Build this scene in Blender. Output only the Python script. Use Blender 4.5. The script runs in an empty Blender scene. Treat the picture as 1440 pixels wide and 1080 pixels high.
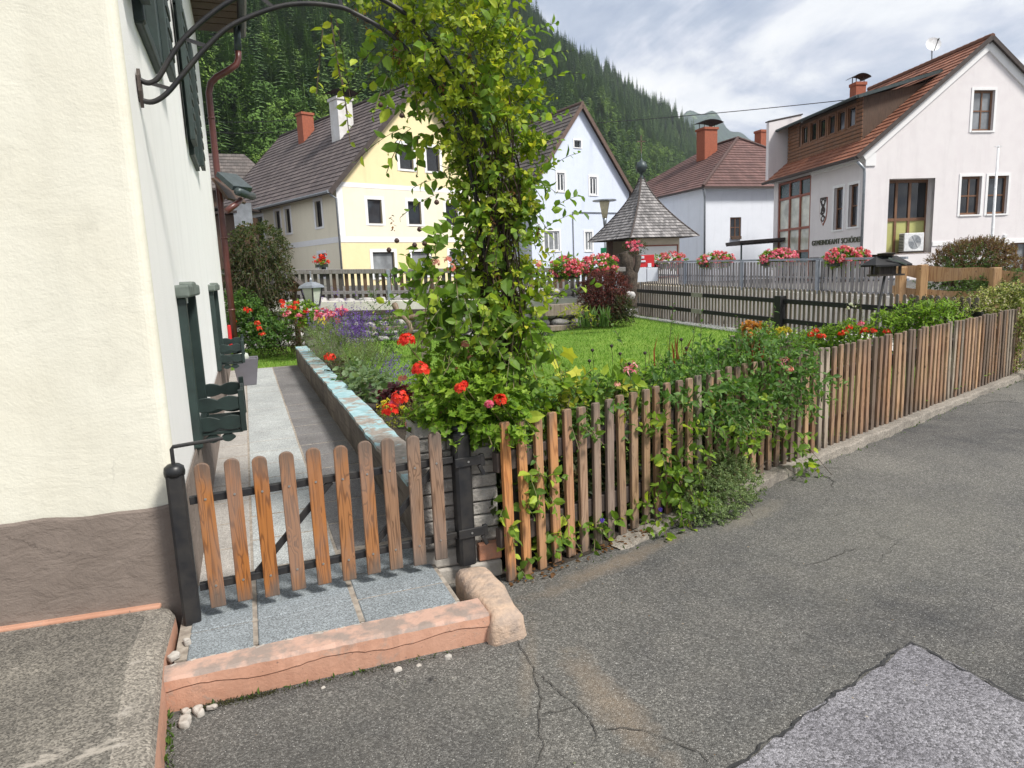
import bpy, bmesh, math, random
import numpy as np
from mathutils import Vector, Matrix
from mathutils.geometry import tessellate_polygon

S = bpy.context.scene
COL = S.collection
R = math.radians
rng = np.random.default_rng(7)
random.seed(7)

# ------------------------------------------------------------------ camera
FPX, CAMH, PITCH, ROLL = 960.0, 1.7, R(9.23), R(2.35)
cam = bpy.data.cameras.new('camera')
cam.sensor_fit = 'HORIZONTAL'
cam.sensor_width = 36.0
cam.lens = FPX / 1440.0 * 36.0
cam.clip_start = 0.05
cam.clip_end = 20000.0
camo = bpy.data.objects.new('camera', cam)
COL.objects.link(camo)
_f = Vector((0, math.cos(PITCH), -math.sin(PITCH)))
_u0 = Vector((0, math.sin(PITCH), math.cos(PITCH)))
_r0 = Vector((1, 0, 0))
_r = math.cos(ROLL) * _r0 - math.sin(ROLL) * _u0
_u = math.sin(ROLL) * _r0 + math.cos(ROLL) * _u0
camo.matrix_world = Matrix(((_r.x, _u.x, -_f.x, 0), (_r.y, _u.y, -_f.y, 0), (_r.z, _u.z, -_f.z, CAMH), (0, 0, 0, 1)))
S.camera = camo


def P(px, py, Y):
    """world point seen at a photo pixel when it stands Y metres ahead"""
    d = _r * ((px - 720) / FPX) + _u * ((540 - py) / FPX) + _f
    return Vector((0, 0, CAMH)) + d * (Y / d.y)


def G(px, py, z=0.0):
    d = _r * ((px - 720) / FPX) + _u * ((540 - py) / FPX) + _f
    return Vector((0, 0, CAMH)) + d * ((z - CAMH) / d.z)


# ------------------------------------------------------------------ light
SUN_EL, SUN_AZ = 52.0, 126.0          # azimuth clockwise from +Y: behind the camera to the right
sun = bpy.data.lights.new('sun', 'SUN')
sun.energy = 2.7
sun.angle = R(11)
sun.color = (1.0, 0.95, 0.88)
suno = bpy.data.objects.new('sun', sun)
COL.objects.link(suno)
_sd = Vector((math.sin(R(SUN_AZ)) * math.cos(R(SUN_EL)), math.cos(R(SUN_AZ)) * math.cos(R(SUN_EL)), math.sin(R(SUN_EL))))
suno.rotation_euler = _sd.to_track_quat('Z', 'Y').to_euler()

S.view_settings.view_transform = 'Standard'
S.view_settings.look = 'None'
S.view_settings.exposure = 1.06
S.view_settings.gamma = 1.0
S.view_settings.use_curve_mapping = False
S.render.engine = 'CYCLES'
S.cycles.max_bounces = 8
S.cycles.transparent_max_bounces = 8


# ------------------------------------------------------------------ node helpers
def nd(nt, typ, ins=None, **attrs):
    n = nt.nodes.new(typ)
    for k, v in attrs.items():
        setattr(n, k, v)
    for k, v in (ins or {}).items():
        s = n.inputs[k]
        if isinstance(v, bpy.types.NodeSocket):
            nt.links.new(v, s)
        else:
            if s.type == 'RGBA' and len(v) == 3:
                v = (*v, 1)
            s.default_value = v
    return n


def mix(nt, fac, a, b, blend='MIX'):
    n = nd(nt, 'ShaderNodeMix', data_type='RGBA', blend_type=blend)
    for i, v in ((0, fac), (6, a), (7, b)):
        s = n.inputs[i]
        if isinstance(v, bpy.types.NodeSocket):
            nt.links.new(v, s)
        else:
            s.default_value = (*v, 1) if (i and len(v) == 3) else v
    return n.outputs[2]


def mth(nt, op, a, b=0.0, c=0.0, clamp=False):
    n = nd(nt, 'ShaderNodeMath', {0: a, 1: b, 2: c}, operation=op, use_clamp=clamp)
    return n.outputs[0]


def ramp(nt, fac, stops, interp='LINEAR'):
    n = nd(nt, 'ShaderNodeValToRGB', {0: fac})
    cr = n.color_ramp
    cr.interpolation = interp
    while len(cr.elements) < len(stops):
        cr.elements.new(0.5)
    for e, (p, c) in zip(cr.elements, stops):
        e.position = p
        if not isinstance(c, (tuple, list)):
            c = (c, c, c)
        e.color = (*c, 1) if len(c) == 3 else c
    return n.outputs[0]


def coords(nt, kind='Object', scale=(1, 1, 1), rot=(0, 0, 0), loc=(0, 0, 0)):
    t = nd(nt, 'ShaderNodeTexCoord')
    return nd(nt, 'ShaderNodeMapping', {0: t.outputs[kind], 'Scale': scale, 'Rotation': rot, 'Location': loc}).outputs[0]


def noise(nt, vec, scale, detail=4, rough=0.55, dist=0.0, out=0):
    return nd(nt, 'ShaderNodeTexNoise', {'Vector': vec, 'Scale': scale, 'Detail': detail, 'Roughness': rough, 'Distortion': dist}).outputs[out]


def voro(nt, vec, scale, feature='F1', out=0, rnd=1.0):
    return nd(nt, 'ShaderNodeTexVoronoi', {'Vector': vec, 'Scale': scale, 'Randomness': rnd}, feature=feature).outputs[out]


def bump(nt, h, strength=0.5, dist=0.01, normal=None):
    ins = {'Strength': strength, 'Distance': dist, 'Height': h}
    if normal is not None:
        ins['Normal'] = normal
    return nd(nt, 'ShaderNodeBump', ins).outputs[0]


MATS = {}


def mat(name, rough=0.7, metallic=0.0, col=None):
    m = bpy.data.materials.new(name)
    m.use_nodes = True
    nt = m.node_tree
    b = nt.nodes['Principled BSDF']
    b.inputs['Roughness'].default_value = rough
    b.inputs['Metallic'].default_value = metallic
    if col:
        b.inputs['Base Color'].default_value = (*col, 1)
    MATS[name] = m
    return m, nt, b


def L_(nt, a, b):
    nt.links.new(a, b)


def simple(name, col, col2=None, scale=8.0, rough=0.7, metallic=0.0, bs=0.2, bscale=None, bd=0.005, stretch=(1, 1, 1), lo=0.35, hi=0.65):
    """noise-mottled paint, plaster, stone..."""
    m, nt, b = mat(name, rough, metallic)
    v = coords(nt, 'Object', stretch)
    n = noise(nt, v, scale, 5, 0.6)
    c2 = col2 or tuple(c * 0.75 for c in col)
    L_(nt, ramp(nt, n, [(lo, c2), (hi, col)]), b.inputs['Base Color'])
    if bs:
        n2 = noise(nt, v, bscale or scale * 6, 4, 0.6)
        L_(nt, bump(nt, n2, bs, bd), b.inputs['Normal'])
    return m


# ------------------------------------------------------------------ mesh builder
class MB:
    def __init__(self):
        self.v, self.f, self.m, self.uv = [], [], [], {}

    def add(self, vs, fs, m=0):
        o = len(self.v)
        self.v += [tuple(v) for v in vs]
        for f in fs:
            self.f.append(tuple(i + o for i in f))
            self.m.append(m)
        return self

    def box(self, c, s, rot=None, m=0):
        x, y, z = s[0] / 2, s[1] / 2, s[2] / 2
        vs = [Vector((a, b, d)) for a in (-x, x) for b in (-y, y) for d in (-z, z)]
        if rot is not None:
            vs = [rot @ v for v in vs]
        c = Vector(c)
        return self.add([c + v for v in vs], [(0, 1, 3, 2), (4, 6, 7, 5), (0, 4, 5, 1), (2, 3, 7, 6), (0, 2, 6, 4), (1, 5, 7, 3)], m)

    def bx(self, x0, x1, y0, y1, z0, z1, m=0, M=None):
        vs = [Vector((a, b, d)) for a in (x0, x1) for b in (y0, y1) for d in (z0, z1)]
        if M is not None:
            vs = [M @ v for v in vs]
        return self.add(vs, [(0, 1, 3, 2), (4, 6, 7, 5), (0, 4, 5, 1), (2, 3, 7, 6), (0, 2, 6, 4), (1, 5, 7, 3)], m)

    def beam(self, p0, p1, w, h, m=0, up=(0, 0, 1)):
        p0, p1 = Vector(p0), Vector(p1)
        d = p1 - p0
        ln = d.length
        d.normalize()
        u = Vector(up)
        s = d.cross(u)
        if s.length < 1e-5:
            s = d.cross(Vector((0, 1, 0)))
        s.normalize()
        u = s.cross(d)
        rot = Matrix((s, d, u)).transposed()
        return self.box((p0 + p1) / 2, (w, ln, h), rot, m)

    def tube(self, pts, r, n=8, m=0, cap=True):
        pts = [Vector(p) for p in pts]
        k = len(pts)
        rs = r if isinstance(r, (list, tuple)) else [r] * k
        vs, fs = [], []
        prev = None
        for i, p in enumerate(pts):
            t = (pts[min(i + 1, k - 1)] - pts[max(i - 1, 0)]).normalized()
            if prev is None:
                a = t.orthogonal().normalized()
            else:
                a = prev - t * prev.dot(t)
                a = a.normalized() if a.length > 1e-6 else t.orthogonal().normalized()
            prev = a
            b = t.cross(a)
            for j in range(n):
                an = 2 * math.pi * j / n
                vs.append(p + (a * math.cos(an) + b * math.sin(an)) * rs[i])
        for i in range(k - 1):
            for j in range(n):
                j2 = (j + 1) % n
                fs.append((i * n + j, i * n + j2, (i + 1) * n + j2, (i + 1) * n + j))
        if cap:
            fs.append(tuple(range(n))[::-1])
            fs.append(tuple(range((k - 1) * n, k * n)))
        return self.add(vs, fs, m)

    def prism(self, poly, z0, z1, m=0, mtop=None):
        n = len(poly)
        area = sum(poly[i][0] * poly[(i + 1) % n][1] - poly[(i + 1) % n][0] * poly[i][1] for i in range(n))
        if area < 0:
            poly = poly[::-1]
        vs = [(p[0], p[1], z0) for p in poly] + [(p[0], p[1], z1) for p in poly]
        self.add(vs, [tuple(range(n))[::-1]] + [(i, (i + 1) % n, n + (i + 1) % n, n + i) for i in range(n)], m)
        return self.add([(p[0], p[1], z1) for p in poly], [tuple(range(n))], m if mtop is None else mtop)

    def lathe(self, prof, c=(0, 0, 0), n=16, m=0):
        vs, fs = [], []
        c = Vector(c)
        for r, z in prof:
            for j in range(n):
                a = 2 * math.pi * j / n
                vs.append(c + Vector((r * math.cos(a), r * math.sin(a), z)))
        for i in range(len(prof) - 1):
            for j in range(n):
                j2 = (j + 1) % n
                fs.append((i * n + j, i * n + j2, (i + 1) * n + j2, (i + 1) * n + j))
        fs.append(tuple(range(n))[::-1])
        fs.append(tuple(range((len(prof) - 1) * n, len(prof) * n)))
        return self.add(vs, fs, m)

    def poly_holes(self, outer, holes, fn, m=0):
        """planar polygon with holes; fn maps (u, z) to a 3-D point"""
        loops = [[Vector((u, z, 0)) for u, z in outer]] + [[Vector((u, z, 0)) for u, z in h] for h in holes]
        flat = [p for lp in loops for p in lp]
        tris = tessellate_polygon(loops)
        fs = []
        for t in tris:
            a, b, c = (flat[i] for i in t)
            if (b - a).cross(c - a).z < 0:
                t = (t[0], t[2], t[1])
            fs.append(tuple(t))
        return self.add([fn(p.x, p.y) for p in flat], fs, m)

    def move(self, off):
        o = Vector(off)
        self.v = [tuple(Vector(v) + o) for v in self.v]
        return self

    def build(self, name, mats, parent=None, smooth=False, bevel=0.0, world=True, seg=2, angle=40, merge=False):
        """verts are in world coordinates unless world=False; the object sits at its parent's origin"""
        me = bpy.data.meshes.new(name)
        mats = mats if isinstance(mats, (list, tuple)) else [mats]
        vs = self.v
        if parent is not None and world:
            inv = wmat(parent).inverted()
            vs = [inv @ Vector(v) for v in vs]
        me.from_pydata(vs, [], self.f)
        for mt in mats:
            me.materials.append(mt)
        me.polygons.foreach_set('material_index', self.m)
        if merge or bevel:
            bm = bmesh.new()
            bm.from_mesh(me)
            bmesh.ops.remove_doubles(bm, verts=bm.verts, dist=1e-5)
            bmesh.ops.recalc_face_normals(bm, faces=bm.faces)
            bm.to_mesh(me)
            bm.free()
        if smooth:
            me.polygons.foreach_set('use_smooth', [True] * len(me.polygons))
        me.update()
        o = bpy.data.objects.new(name, me)
        COL.objects.link(o)
        if parent is not None:
            o.parent = parent
        if bevel:
            md = o.modifiers.new('bevel', 'BEVEL')
            md.width = bevel
            md.segments = seg
            md.limit_method = 'ANGLE'
            md.angle_limit = R(angle)
        return o


def wmat(o):
    M = Matrix.LocRotScale(o.location, o.rotation_euler, o.scale)
    return wmat(o.parent) @ M if o.parent else M


def tag(o, label=None, cat=None, group=None, kind=None):
    for k, v in (('label', label), ('category', cat), ('group', group), ('kind', kind)):
        if v:
            o[k] = v
    return o


def thing(name, label, cat, loc=(0, 0, 0), rz=0.0, group=None):
    o = bpy.data.objects.new(name, None)
    COL.objects.link(o)
    o.location = loc
    o.rotation_euler = (0, 0, rz)
    o.empty_display_size = 0.2
    return tag(o, label, cat, group)


def copy_tree(o, parent=None):
    c = o.copy()
    COL.objects.link(c)
    if parent is not None:
        c.parent = parent
    for ch in list(o.children):
        copy_tree(ch, c)
    return c


def npmesh(name, verts, faces, material, parent=None, rnd=None, smooth=False, kind=None):
    """fast mesh from numpy arrays in world coordinates; faces: list of (F,k) int arrays"""
    if parent is not None:
        inv = np.array(wmat(parent).inverted())
        verts = verts @ inv[:3, :3].T + inv[:3, 3]
    me = bpy.data.meshes.new(name)
    me.vertices.add(len(verts))
    me.vertices.foreach_set('co', np.asarray(verts, dtype=np.float32).ravel())
    tot = sum(f.size for f in faces)
    nf = sum(len(f) for f in faces)
    me.loops.add(tot)
    me.polygons.add(nf)
    me.loops.foreach_set('vertex_index', np.concatenate([f.ravel() for f in faces]).astype(np.int32))
    cnt = np.concatenate([np.full(len(f), f.shape[1]) for f in faces])
    st = np.concatenate([[0], np.cumsum(cnt)[:-1]])
    me.polygons.foreach_set('loop_start', st.astype(np.int32))
    me.polygons.foreach_set('loop_total', cnt.astype(np.int32))
    if rnd is not None:
        a = me.attributes.new('rnd', 'FLOAT', 'POINT')
        a.data.foreach_set('value', np.asarray(rnd, dtype=np.float32))
    me.polygons.foreach_set('use_smooth', [smooth] * nf)
    me.materials.append(material)
    me.update(calc_edges=True)
    me.validate()
    o = bpy.data.objects.new(name, me)
    COL.objects.link(o)
    if parent is not None:
        o.parent = parent
    if kind:
        o['kind'] = kind
    return o


# ------------------------------------------------------------------ leaves
def unit(a):
    return a / np.maximum(np.linalg.norm(a, axis=-1, keepdims=True), 1e-9)


SHAPES = {}


def _shape(name, verts, faces):
    SHAPES[name] = (np.array(verts, dtype=float), [np.array(f) for f in faces])


_shape('oval', [(0, 0, 0), (-.27, .3, .07), (0, .33, 0), (.27, .3, .07), (-.24, .66, .05), (0, .66, -.03), (.24, .66, .05), (0, 1, -.12)],
       [[(0, 2, 1), (0, 3, 2), (4, 5, 7), (5, 6, 7)], [(1, 2, 5, 4), (2, 3, 6, 5)]])
_shape('lance', [(0, 0, 0), (-.12, .35, .03), (0, .35, 0), (.12, .35, .03), (0, 1, -.15)],
       [[(0, 2, 1), (0, 3, 2), (1, 2, 4), (2, 3, 4)]])
_shape('diamond', [(0, 0, 0), (-.32, .5, .06), (0, 1, -.06), (.32, .5, .06)], [[(0, 2, 1), (0, 3, 2)]])
_star = [(0, .35, -.04)]
for i in range(11):
    a = math.radians(-90 + 360 * i / 11 + 16)
    rr = .55 if i % 2 else .32
    _star.append((rr * math.cos(a), .35 + rr * math.sin(a), .06 if i % 2 else 0))
_shape('star', _star, [[(0, i, i % 11 + 1) for i in range(1, 12)]])
_shape('blade', [(-.03, 0, 0), (.03, 0, 0), (-.025, .5, .02), (.025, .5, .02), (0, 1, -.12)], [[(2, 3, 4)], [(0, 1, 3, 2)]])
_petal = [(0, 0, 0)]
for i in range(10):
    a = math.radians(36 * i)
    rr = .5 if i % 2 == 0 else .27
    _petal.append((rr * math.cos(a), rr * math.sin(a), .05))
_shape('floret', _petal, [[(0, i, i % 10 + 1) for i in range(1, 11)]])
_shape('round', [(0, 0, 0), (-.4, .25, .06), (-.45, .65, .08), (0, 1, .02), (.45, .65, .08), (.4, .25, .06), (0, .5, -.02)],
       [[(0, 6, 1), (1, 6, 2), (2, 6, 3), (3, 6, 4), (4, 6, 5), (5, 6, 0)]])


def leaves(name, pos, fwd, nrm, scale, shape, material, parent=None, width=1.0, rnd=None, kind=None):
    sv, sf = SHAPES[shape]
    n = len(pos)
    fwd = unit(np.asarray(fwd, float))
    nrm = np.asarray(nrm, float)
    nrm = unit(nrm - fwd * np.sum(nrm * fwd, -1, keepdims=True) + 1e-6)
    side = np.cross(fwd, nrm)
    sc = np.broadcast_to(np.asarray(scale, float), (n,))
    V = pos[:, None, :] + (side[:, None, :] * (sv[None, :, 0:1] * width) + fwd[:, None, :] * sv[None, :, 1:2] + nrm[:, None, :] * sv[None, :, 2:3]) * sc[:, None, None]
    k = len(sv)
    off = (np.arange(n) * k)[:, None, None]
    faces = [(f[None] + off).reshape(-1, f.shape[1]) for f in sf]
    if rnd is None:
        rnd = rng.random(n)
    return npmesh(name, V.reshape(-1, 3), faces, material, parent, np.repeat(rnd, k), False, kind)


def sprigs(bases, dirs, length, nl, ls, droop=0.25, spread=0.9, up=0.7, taper=0.4):
    """leaves set along short shoots; returns pos, fwd, nrm, scale, and the shoots' axis points"""
    N = len(bases)
    dirs = unit(dirs)
    length = np.broadcast_to(np.asarray(length, float), (N,))[:, None, None]
    t = np.linspace(.12, 1, nl)[None, :, None]
    pos = bases[:, None, :] + dirs[:, None, :] * t * length
    pos[:, :, 2] -= (droop * length * t ** 2)[:, :, 0]
    tan = np.repeat(dirs[:, None, :], nl, 1)
    tan[:, :, 2] -= 2 * droop * t[:, :, 0]
    tan = unit(tan)
    ref = unit(rng.normal(size=(N, 1, 3)))
    s1 = unit(np.cross(tan, ref))
    s2 = np.cross(tan, s1)
    ang = (np.arange(nl)[None, :] * 2.4 + rng.random((N, 1)) * 6.28 + rng.normal(0, .3, (N, nl)))[:, :, None]
    perp = s1 * np.cos(ang) + s2 * np.sin(ang)
    fwd = unit(tan * (1 - spread * .5) + perp * spread + rng.normal(0, .15, (N, nl, 3)))
    nrm = tan * .4 + np.array([0, 0, up]) + rng.normal(0, .35, (N, nl, 3)) - perp * 0.1
    sc = ls * (.42 + .95 * rng.random((N, nl))) * (1 - taper * t[:, :, 0] ** 2)
    return pos.reshape(-1, 3), fwd.reshape(-1, 3), nrm.reshape(-1, 3), sc.reshape(-1), pos


def blob(c, r, n, inner=.55, up=.35, jit=.35):
    u = unit(rng.normal(size=(n, 3)))
    k = inner + (1 - inner) * rng.random((n, 1)) ** .6
    r = np.asarray(r, float)
    pos = np.asarray(c, float) + u * r * k
    d = unit(u / r * r.mean() + np.array([0, 0, up]) + rng.normal(0, jit, (n, 3)))
    return pos, d


def shoots(axis, r, name, material, parent):
    """thin three-sided stems along sprig axes, axis: (N,k,3)"""
    N, k, _ = axis.shape
    a = np.array([[1, 0, 0], [-.5, .87, 0], [-.5, -.87, .3]])
    V = (axis[:, :, None, :] + a[None, None] * r).reshape(-1, 3)
    fs = []
    base = np.arange(N)[:, None] * k * 3
    for i in range(k - 1):
        for j in range(3):
            j2 = (j + 1) % 3
            fs.append(np.stack([base[:, 0] + i * 3 + j, base[:, 0] + i * 3 + j2, base[:, 0] + (i + 1) * 3 + j2, base[:, 0] + (i + 1) * 3 + j], 1))
    return npmesh(name, V, [np.concatenate(fs)], material, parent, np.repeat(rng.random(N), k * 3))


def leafmat(name, stops, rough=0.5, trans=0.42, spec=0.28):
    m, nt, b = mat(name, rough)
    a = nd(nt, 'ShaderNodeAttribute', attribute_name='rnd').outputs['Fac']
    c = ramp(nt, a, stops)
    L_(nt, c, b.inputs['Base Color'])
    b.inputs['Specular IOR Level'].default_value = spec
    tr = nd(nt, 'ShaderNodeBsdfTranslucent', {'Color': mix(nt, 1.0, c, (1.3, 1.35, .7), 'MULTIPLY')})
    mx = nd(nt, 'ShaderNodeMixShader', {0: trans, 1: b.outputs[0], 2: tr.outputs[0]})
    L_(nt, mx.outputs[0], nt.nodes['Material Output'].inputs[0])
    return m


def cluster(centers, radius, nf, size):
    """round flower heads made of five-petalled florets"""
    C = np.asarray(centers, float)
    N = len(C)
    u = unit(rng.normal(size=(N, nf, 3)))
    u[:, :, 2] = np.abs(u[:, :, 2]) * .9 - .25
    u = unit(u)
    rad = np.broadcast_to(np.asarray(radius, float), (N,))[:, None, None]
    pos = C[:, None, :] + u * rad * (.75 + .3 * rng.random((N, nf, 1)))
    fw = unit(np.cross(u, rng.normal(size=(N, nf, 3))))
    return pos.reshape(-1, 3), fw.reshape(-1, 3), u.reshape(-1, 3), size * (.8 + .4 * rng.random(N * nf))
# ------------------------------------------------------------------ sky
W = bpy.data.worlds.new('World')
S.world = W
W.use_nodes = True
wt = W.node_tree
bg = wt.nodes['Background']
bg.inputs['Strength'].default_value = 0.1
sky = nd(wt, 'ShaderNodeTexSky', sky_type='NISHITA', sun_disc=False, sun_elevation=R(SUN_EL), sun_rotation=R(SUN_AZ), altitude=800.0)
tc = nd(wt, 'ShaderNodeTexCoord').outputs['Generated']
sx = nd(wt, 'ShaderNodeSeparateXYZ', {0: tc})
zz = mth(wt, 'MAXIMUM', mth(wt, 'ADD', sx.outputs[2], 0.10), 0.06)
cv = nd(wt, 'ShaderNodeCombineXYZ', {0: mth(wt, 'DIVIDE', sx.outputs[0], zz), 1: mth(wt, 'DIVIDE', sx.outputs[1], zz), 2: 0.0}).outputs[0]
cvm = nd(wt, 'ShaderNodeMapping', {0: cv, 'Rotation': (0, 0, R(-38)), 'Scale': (1.0, 0.6, 1.0), 'Location': (3.1, 1.7, 0)}).outputs[0]
n1 = noise(wt, cvm, 1.0, 9, 0.60, 0.5)
n2 = noise(wt, cvm, 2.3, 8, 0.62, 0.3)
nn_ = mth(wt, 'ADD', mth(wt, 'MULTIPLY', n1, 0.68), mth(wt, 'MULTIPLY', n2, 0.32))
cloudc = ramp(wt, nn_, [(0.37, (1.75, 2.1, 2.85)), (0.43, (2.4, 2.75, 3.4)), (0.475, (3.4, 3.6, 4.1)), (0.52, (4.6, 4.7, 4.85)), (0.58, (5.3, 5.3, 5.3))])
cover = ramp(wt, nn_, [(0.28, 0.7), (0.40, 1.0)])
skyc = mix(wt, cover, sky.outputs[0], cloudc)
wt.links.new(skyc, bg.inputs['Color'])

# ------------------------------------------------------------------ materials
def plaster(name, col, col2, swirl=0.5, fine=0.4, swsc=5.0, fsc=90.0, swd=0.02, fd=0.004):
    m, nt, b = mat(name, 0.9)
    v = coords(nt)
    n = noise(nt, v, 2.2, 5, 0.6)
    st = noise(nt, nd(nt, 'ShaderNodeMapping', {0: v, 'Scale': (1, 1, .09)}).outputs[0], 3.2, 5, .65)
    base = ramp(nt, n, [(.3, col2), (.6, col)])
    base = mix(nt, mth(nt, 'MULTIPLY', ramp(nt, st, [(.52, 0), (.72, 1)]), .16), base, tuple(c * .55 for c in col2))
    L_(nt, base, b.inputs['Base Color'])
    if swirl > .3:
        vw = nd(nt, 'ShaderNodeVectorMath', {0: v, 1: nd(nt, 'ShaderNodeVectorMath', {0: noise(nt, v, 3.0, 5, .7, out=1), 1: (.5, .5, .5)}, operation='MULTIPLY').outputs[0]}, operation='ADD').outputs[0]
        ce = voro(nt, vw, .9, 'DISTANCE_TO_EDGE')
        ck = mth(nt, 'MULTIPLY', ramp(nt, ce, [(.002, 1), (.006, 0)]), ramp(nt, noise(nt, v, .9, 2), [(.54, 0), (.62, .5)]))
        dirt = mth(nt, 'MULTIPLY', ramp(nt, noise(nt, v, 5.5, 6, .7), [(.56, 0), (.74, 1)]), .28)
        base = mix(nt, dirt, base, tuple(c * .62 for c in col2))
        base = mix(nt, ck, base, tuple(c * .35 for c in col2))
        L_(nt, base, b.inputs['Base Color'])
    sw = noise(nt, nd(nt, 'ShaderNodeMapping', {0: v, 'Scale': (1, 1, 1.7)}).outputs[0], swsc, 6, 0.62, .45)
    f = noise(nt, v, fsc, 3, 0.6)
    b1 = bump(nt, sw, swirl, swd)
    L_(nt, bump(nt, f, fine, fd, b1), b.inputs['Normal'])
    b.inputs['Specular IOR Level'].default_value = 0.15
    return m


M_FRONT = plaster('cream_plaster', (.715, .70, .60), (.685, .665, .56), .32, .38, 2.4, 75.0, .022, .004)
M_SIDE = plaster('white_plaster', (.86, .86, .84), (.83, .83, .81), .12, .7, 3.0, 150.0, .01, .004)
M_PLINTH = plaster('brown_plinth', (.235, .195, .168), (.185, .152, .130), .5, .45, 6.0, 60.0, .03, .005)
M_GREEN = simple('green_paint', (.022, .042, .038), (.014, .026, .024), 9, .55, bs=.15)
M_GREENLIGHT = simple('weathered_green_paint', (.16, .19, .17), (.09, .115, .10), 12, .6)
M_PIPE = simple('brown_pipe_paint', (.115, .036, .03), (.085, .027, .023), 6, .35, bs=.05)
M_ZINC = simple('zinc_metal', (.33, .36, .39), (.24, .26, .29), 10, .4, .6, bs=.05)
M_ZINCD = simple('dark_zinc_metal', (.06, .08, .085), (.035, .05, .05), 10, .45, .3, bs=.05)
M_IRON = simple('black_iron', (.012, .013, .016), (.034, .032, .030), 11, .52, .1, bs=.3, bscale=60, bd=.001)
M_BLACKWOOD = simple('black_stained_wood', (.012, .012, .014), (.006, .006, .007), 6, .6, stretch=(8, 8, 1))
M_SCREW = simple('screw_steel', (.6, .6, .58), None, 10, .35, .9, bs=0)
M_STEEL = simple('grey_steel_rail', (.36, .40, .46), (.28, .31, .36), 6, .45, .5, bs=.05)


def woodmat(name, dark_k=.45, gscale=26.0, use_obj=True, col=(.5, .25, .1), knots=True, grey=0.0, bs=.35, ends=None):
    """plain-sawn grain: contour lines of a stretched noise, knots pull the lines round them"""
    m, nt, b = mat(name, .62)
    oi = nd(nt, 'ShaderNodeObjectInfo')
    t = nd(nt, 'ShaderNodeTexCoord').outputs['Object']
    off = nd(nt, 'ShaderNodeCombineXYZ', {0: mth(nt, 'MULTIPLY', oi.outputs['Random'], 37.0), 1: mth(nt, 'MULTIPLY', oi.outputs['Random'], 91.0), 2: mth(nt, 'MULTIPLY', oi.outputs['Random'], 53.0)}).outputs[0]
    v = nd(nt, 'ShaderNodeVectorMath', {0: t, 1: off}, operation='ADD').outputs[0]
    vs = nd(nt, 'ShaderNodeMapping', {0: v, 'Scale': (9, 9, .55)}).outputs[0]
    g = noise(nt, vs, 1.5, 2.2, .5)
    kv = nd(nt, 'ShaderNodeMapping', {0: v, 'Scale': (14, 5, 5.5)}).outputs[0]
    kd = voro(nt, kv, 1.0)
    if knots:
        kk = mth(nt, 'MULTIPLY', ramp(nt, kd, [(0, 1), (.32, 0)]), .16)
        g = mth(nt, 'ADD', g, kk)
    lines = mth(nt, 'SINE', mth(nt, 'MULTIPLY', g, gscale * 6.28))
    lines = mth(nt, 'MULTIPLY_ADD', lines, .5, .5)
    fib = noise(nt, nd(nt, 'ShaderNodeMapping', {0: v, 'Scale': (140, 140, 5)}).outputs[0], 1.0, 3, .6)
    basec = oi.outputs['Color'] if use_obj else nd(nt, 'ShaderNodeRGB').outputs[0]
    if not use_obj:
        basec.default_value = (*col, 1)
    dark = mix(nt, 1.0, basec, (dark_k, dark_k * .82, dark_k * .7), 'MULTIPLY')
    c = mix(nt, mth(nt, 'MULTIPLY', ramp(nt, lines, [(.6, 0), (1.0, 1)]), .7), basec, dark)
    c = mix(nt, mth(nt, 'MULTIPLY', fib, .55), c, dark)
    if knots:
        c = mix(nt, ramp(nt, kd, [(.05, 1), (.11, 0)]), c, (.06, .028, .012))
    # weathering: silver grey patches
    wn = noise(nt, nd(nt, 'ShaderNodeMapping', {0: v, 'Scale': (3, 3, 1.1)}).outputs[0], 1.5, 4, .6)
    if grey:
        c = mix(nt, mth(nt, 'MULTIPLY', ramp(nt, wn, [(.42, 0), (.62, 1)]), grey), c, (.21, .17, .15))
    if ends:
        zc_ = nd(nt, 'ShaderNodeSeparateXYZ', {0: t}).outputs[2]
        zf = mth(nt, 'ADD', mth(nt, 'DIVIDE', zc_, ends), mth(nt, 'MULTIPLY', mth(nt, 'SUBTRACT', noise(nt, vs, 3.0, 4, .6), .5), .55))
        c = mix(nt, ramp(nt, zf, [(.0, .85), (.16, 0), (.84, 0), (1.0, .7)]), c, mix(nt, fib, (.05, .038, .03), (.17, .135, .11)))
    L_(nt, c, b.inputs['Base Color'])
    h = mth(nt, 'SUBTRACT', fib, mth(nt, 'MULTIPLY', lines, .6))
    L_(nt, bump(nt, h, bs, .002), b.inputs['Normal'])
    return m


M_PICKET = woodmat('larch_picket_wood', .40, 12.0, True, grey=.32, ends=.90)
M_GATEWOOD = woodmat('oiled_gate_wood', .24, 17.0, True, grey=.5, ends=.705)
M_GREYWOOD = woodmat('weathered_grey_wood', .5, 9.0, True, knots=False, bs=.3)
M_RUSTIC = woodmat('rough_sawn_timber', .55, 7.0, False, (.42, .26, .12), True, .2)
M_DORMER = woodmat('stained_dormer_boards', .45, 6.0, False, (.24, .11, .05), False, .2)
M_DARKWOOD = woodmat('dark_timber', .4, 7.0, False, (.10, .06, .038), False)
M_OLDRAIL = woodmat('old_rail_wood', .5, 7.0, False, (.075, .06, .052), False)
M_DRIFT = woodmat('driftwood_bark', .5, 7.0, False, (.23, .17, .12), True)
M_WEATHERPOST = woodmat('weathered_post_wood', .55, 7.0, False, (.26, .23, .19), True)
M_EDGEWOOD = woodmat('bed_edging_wood', .55, 7.0, False, (.27, .22, .18), False)


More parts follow.
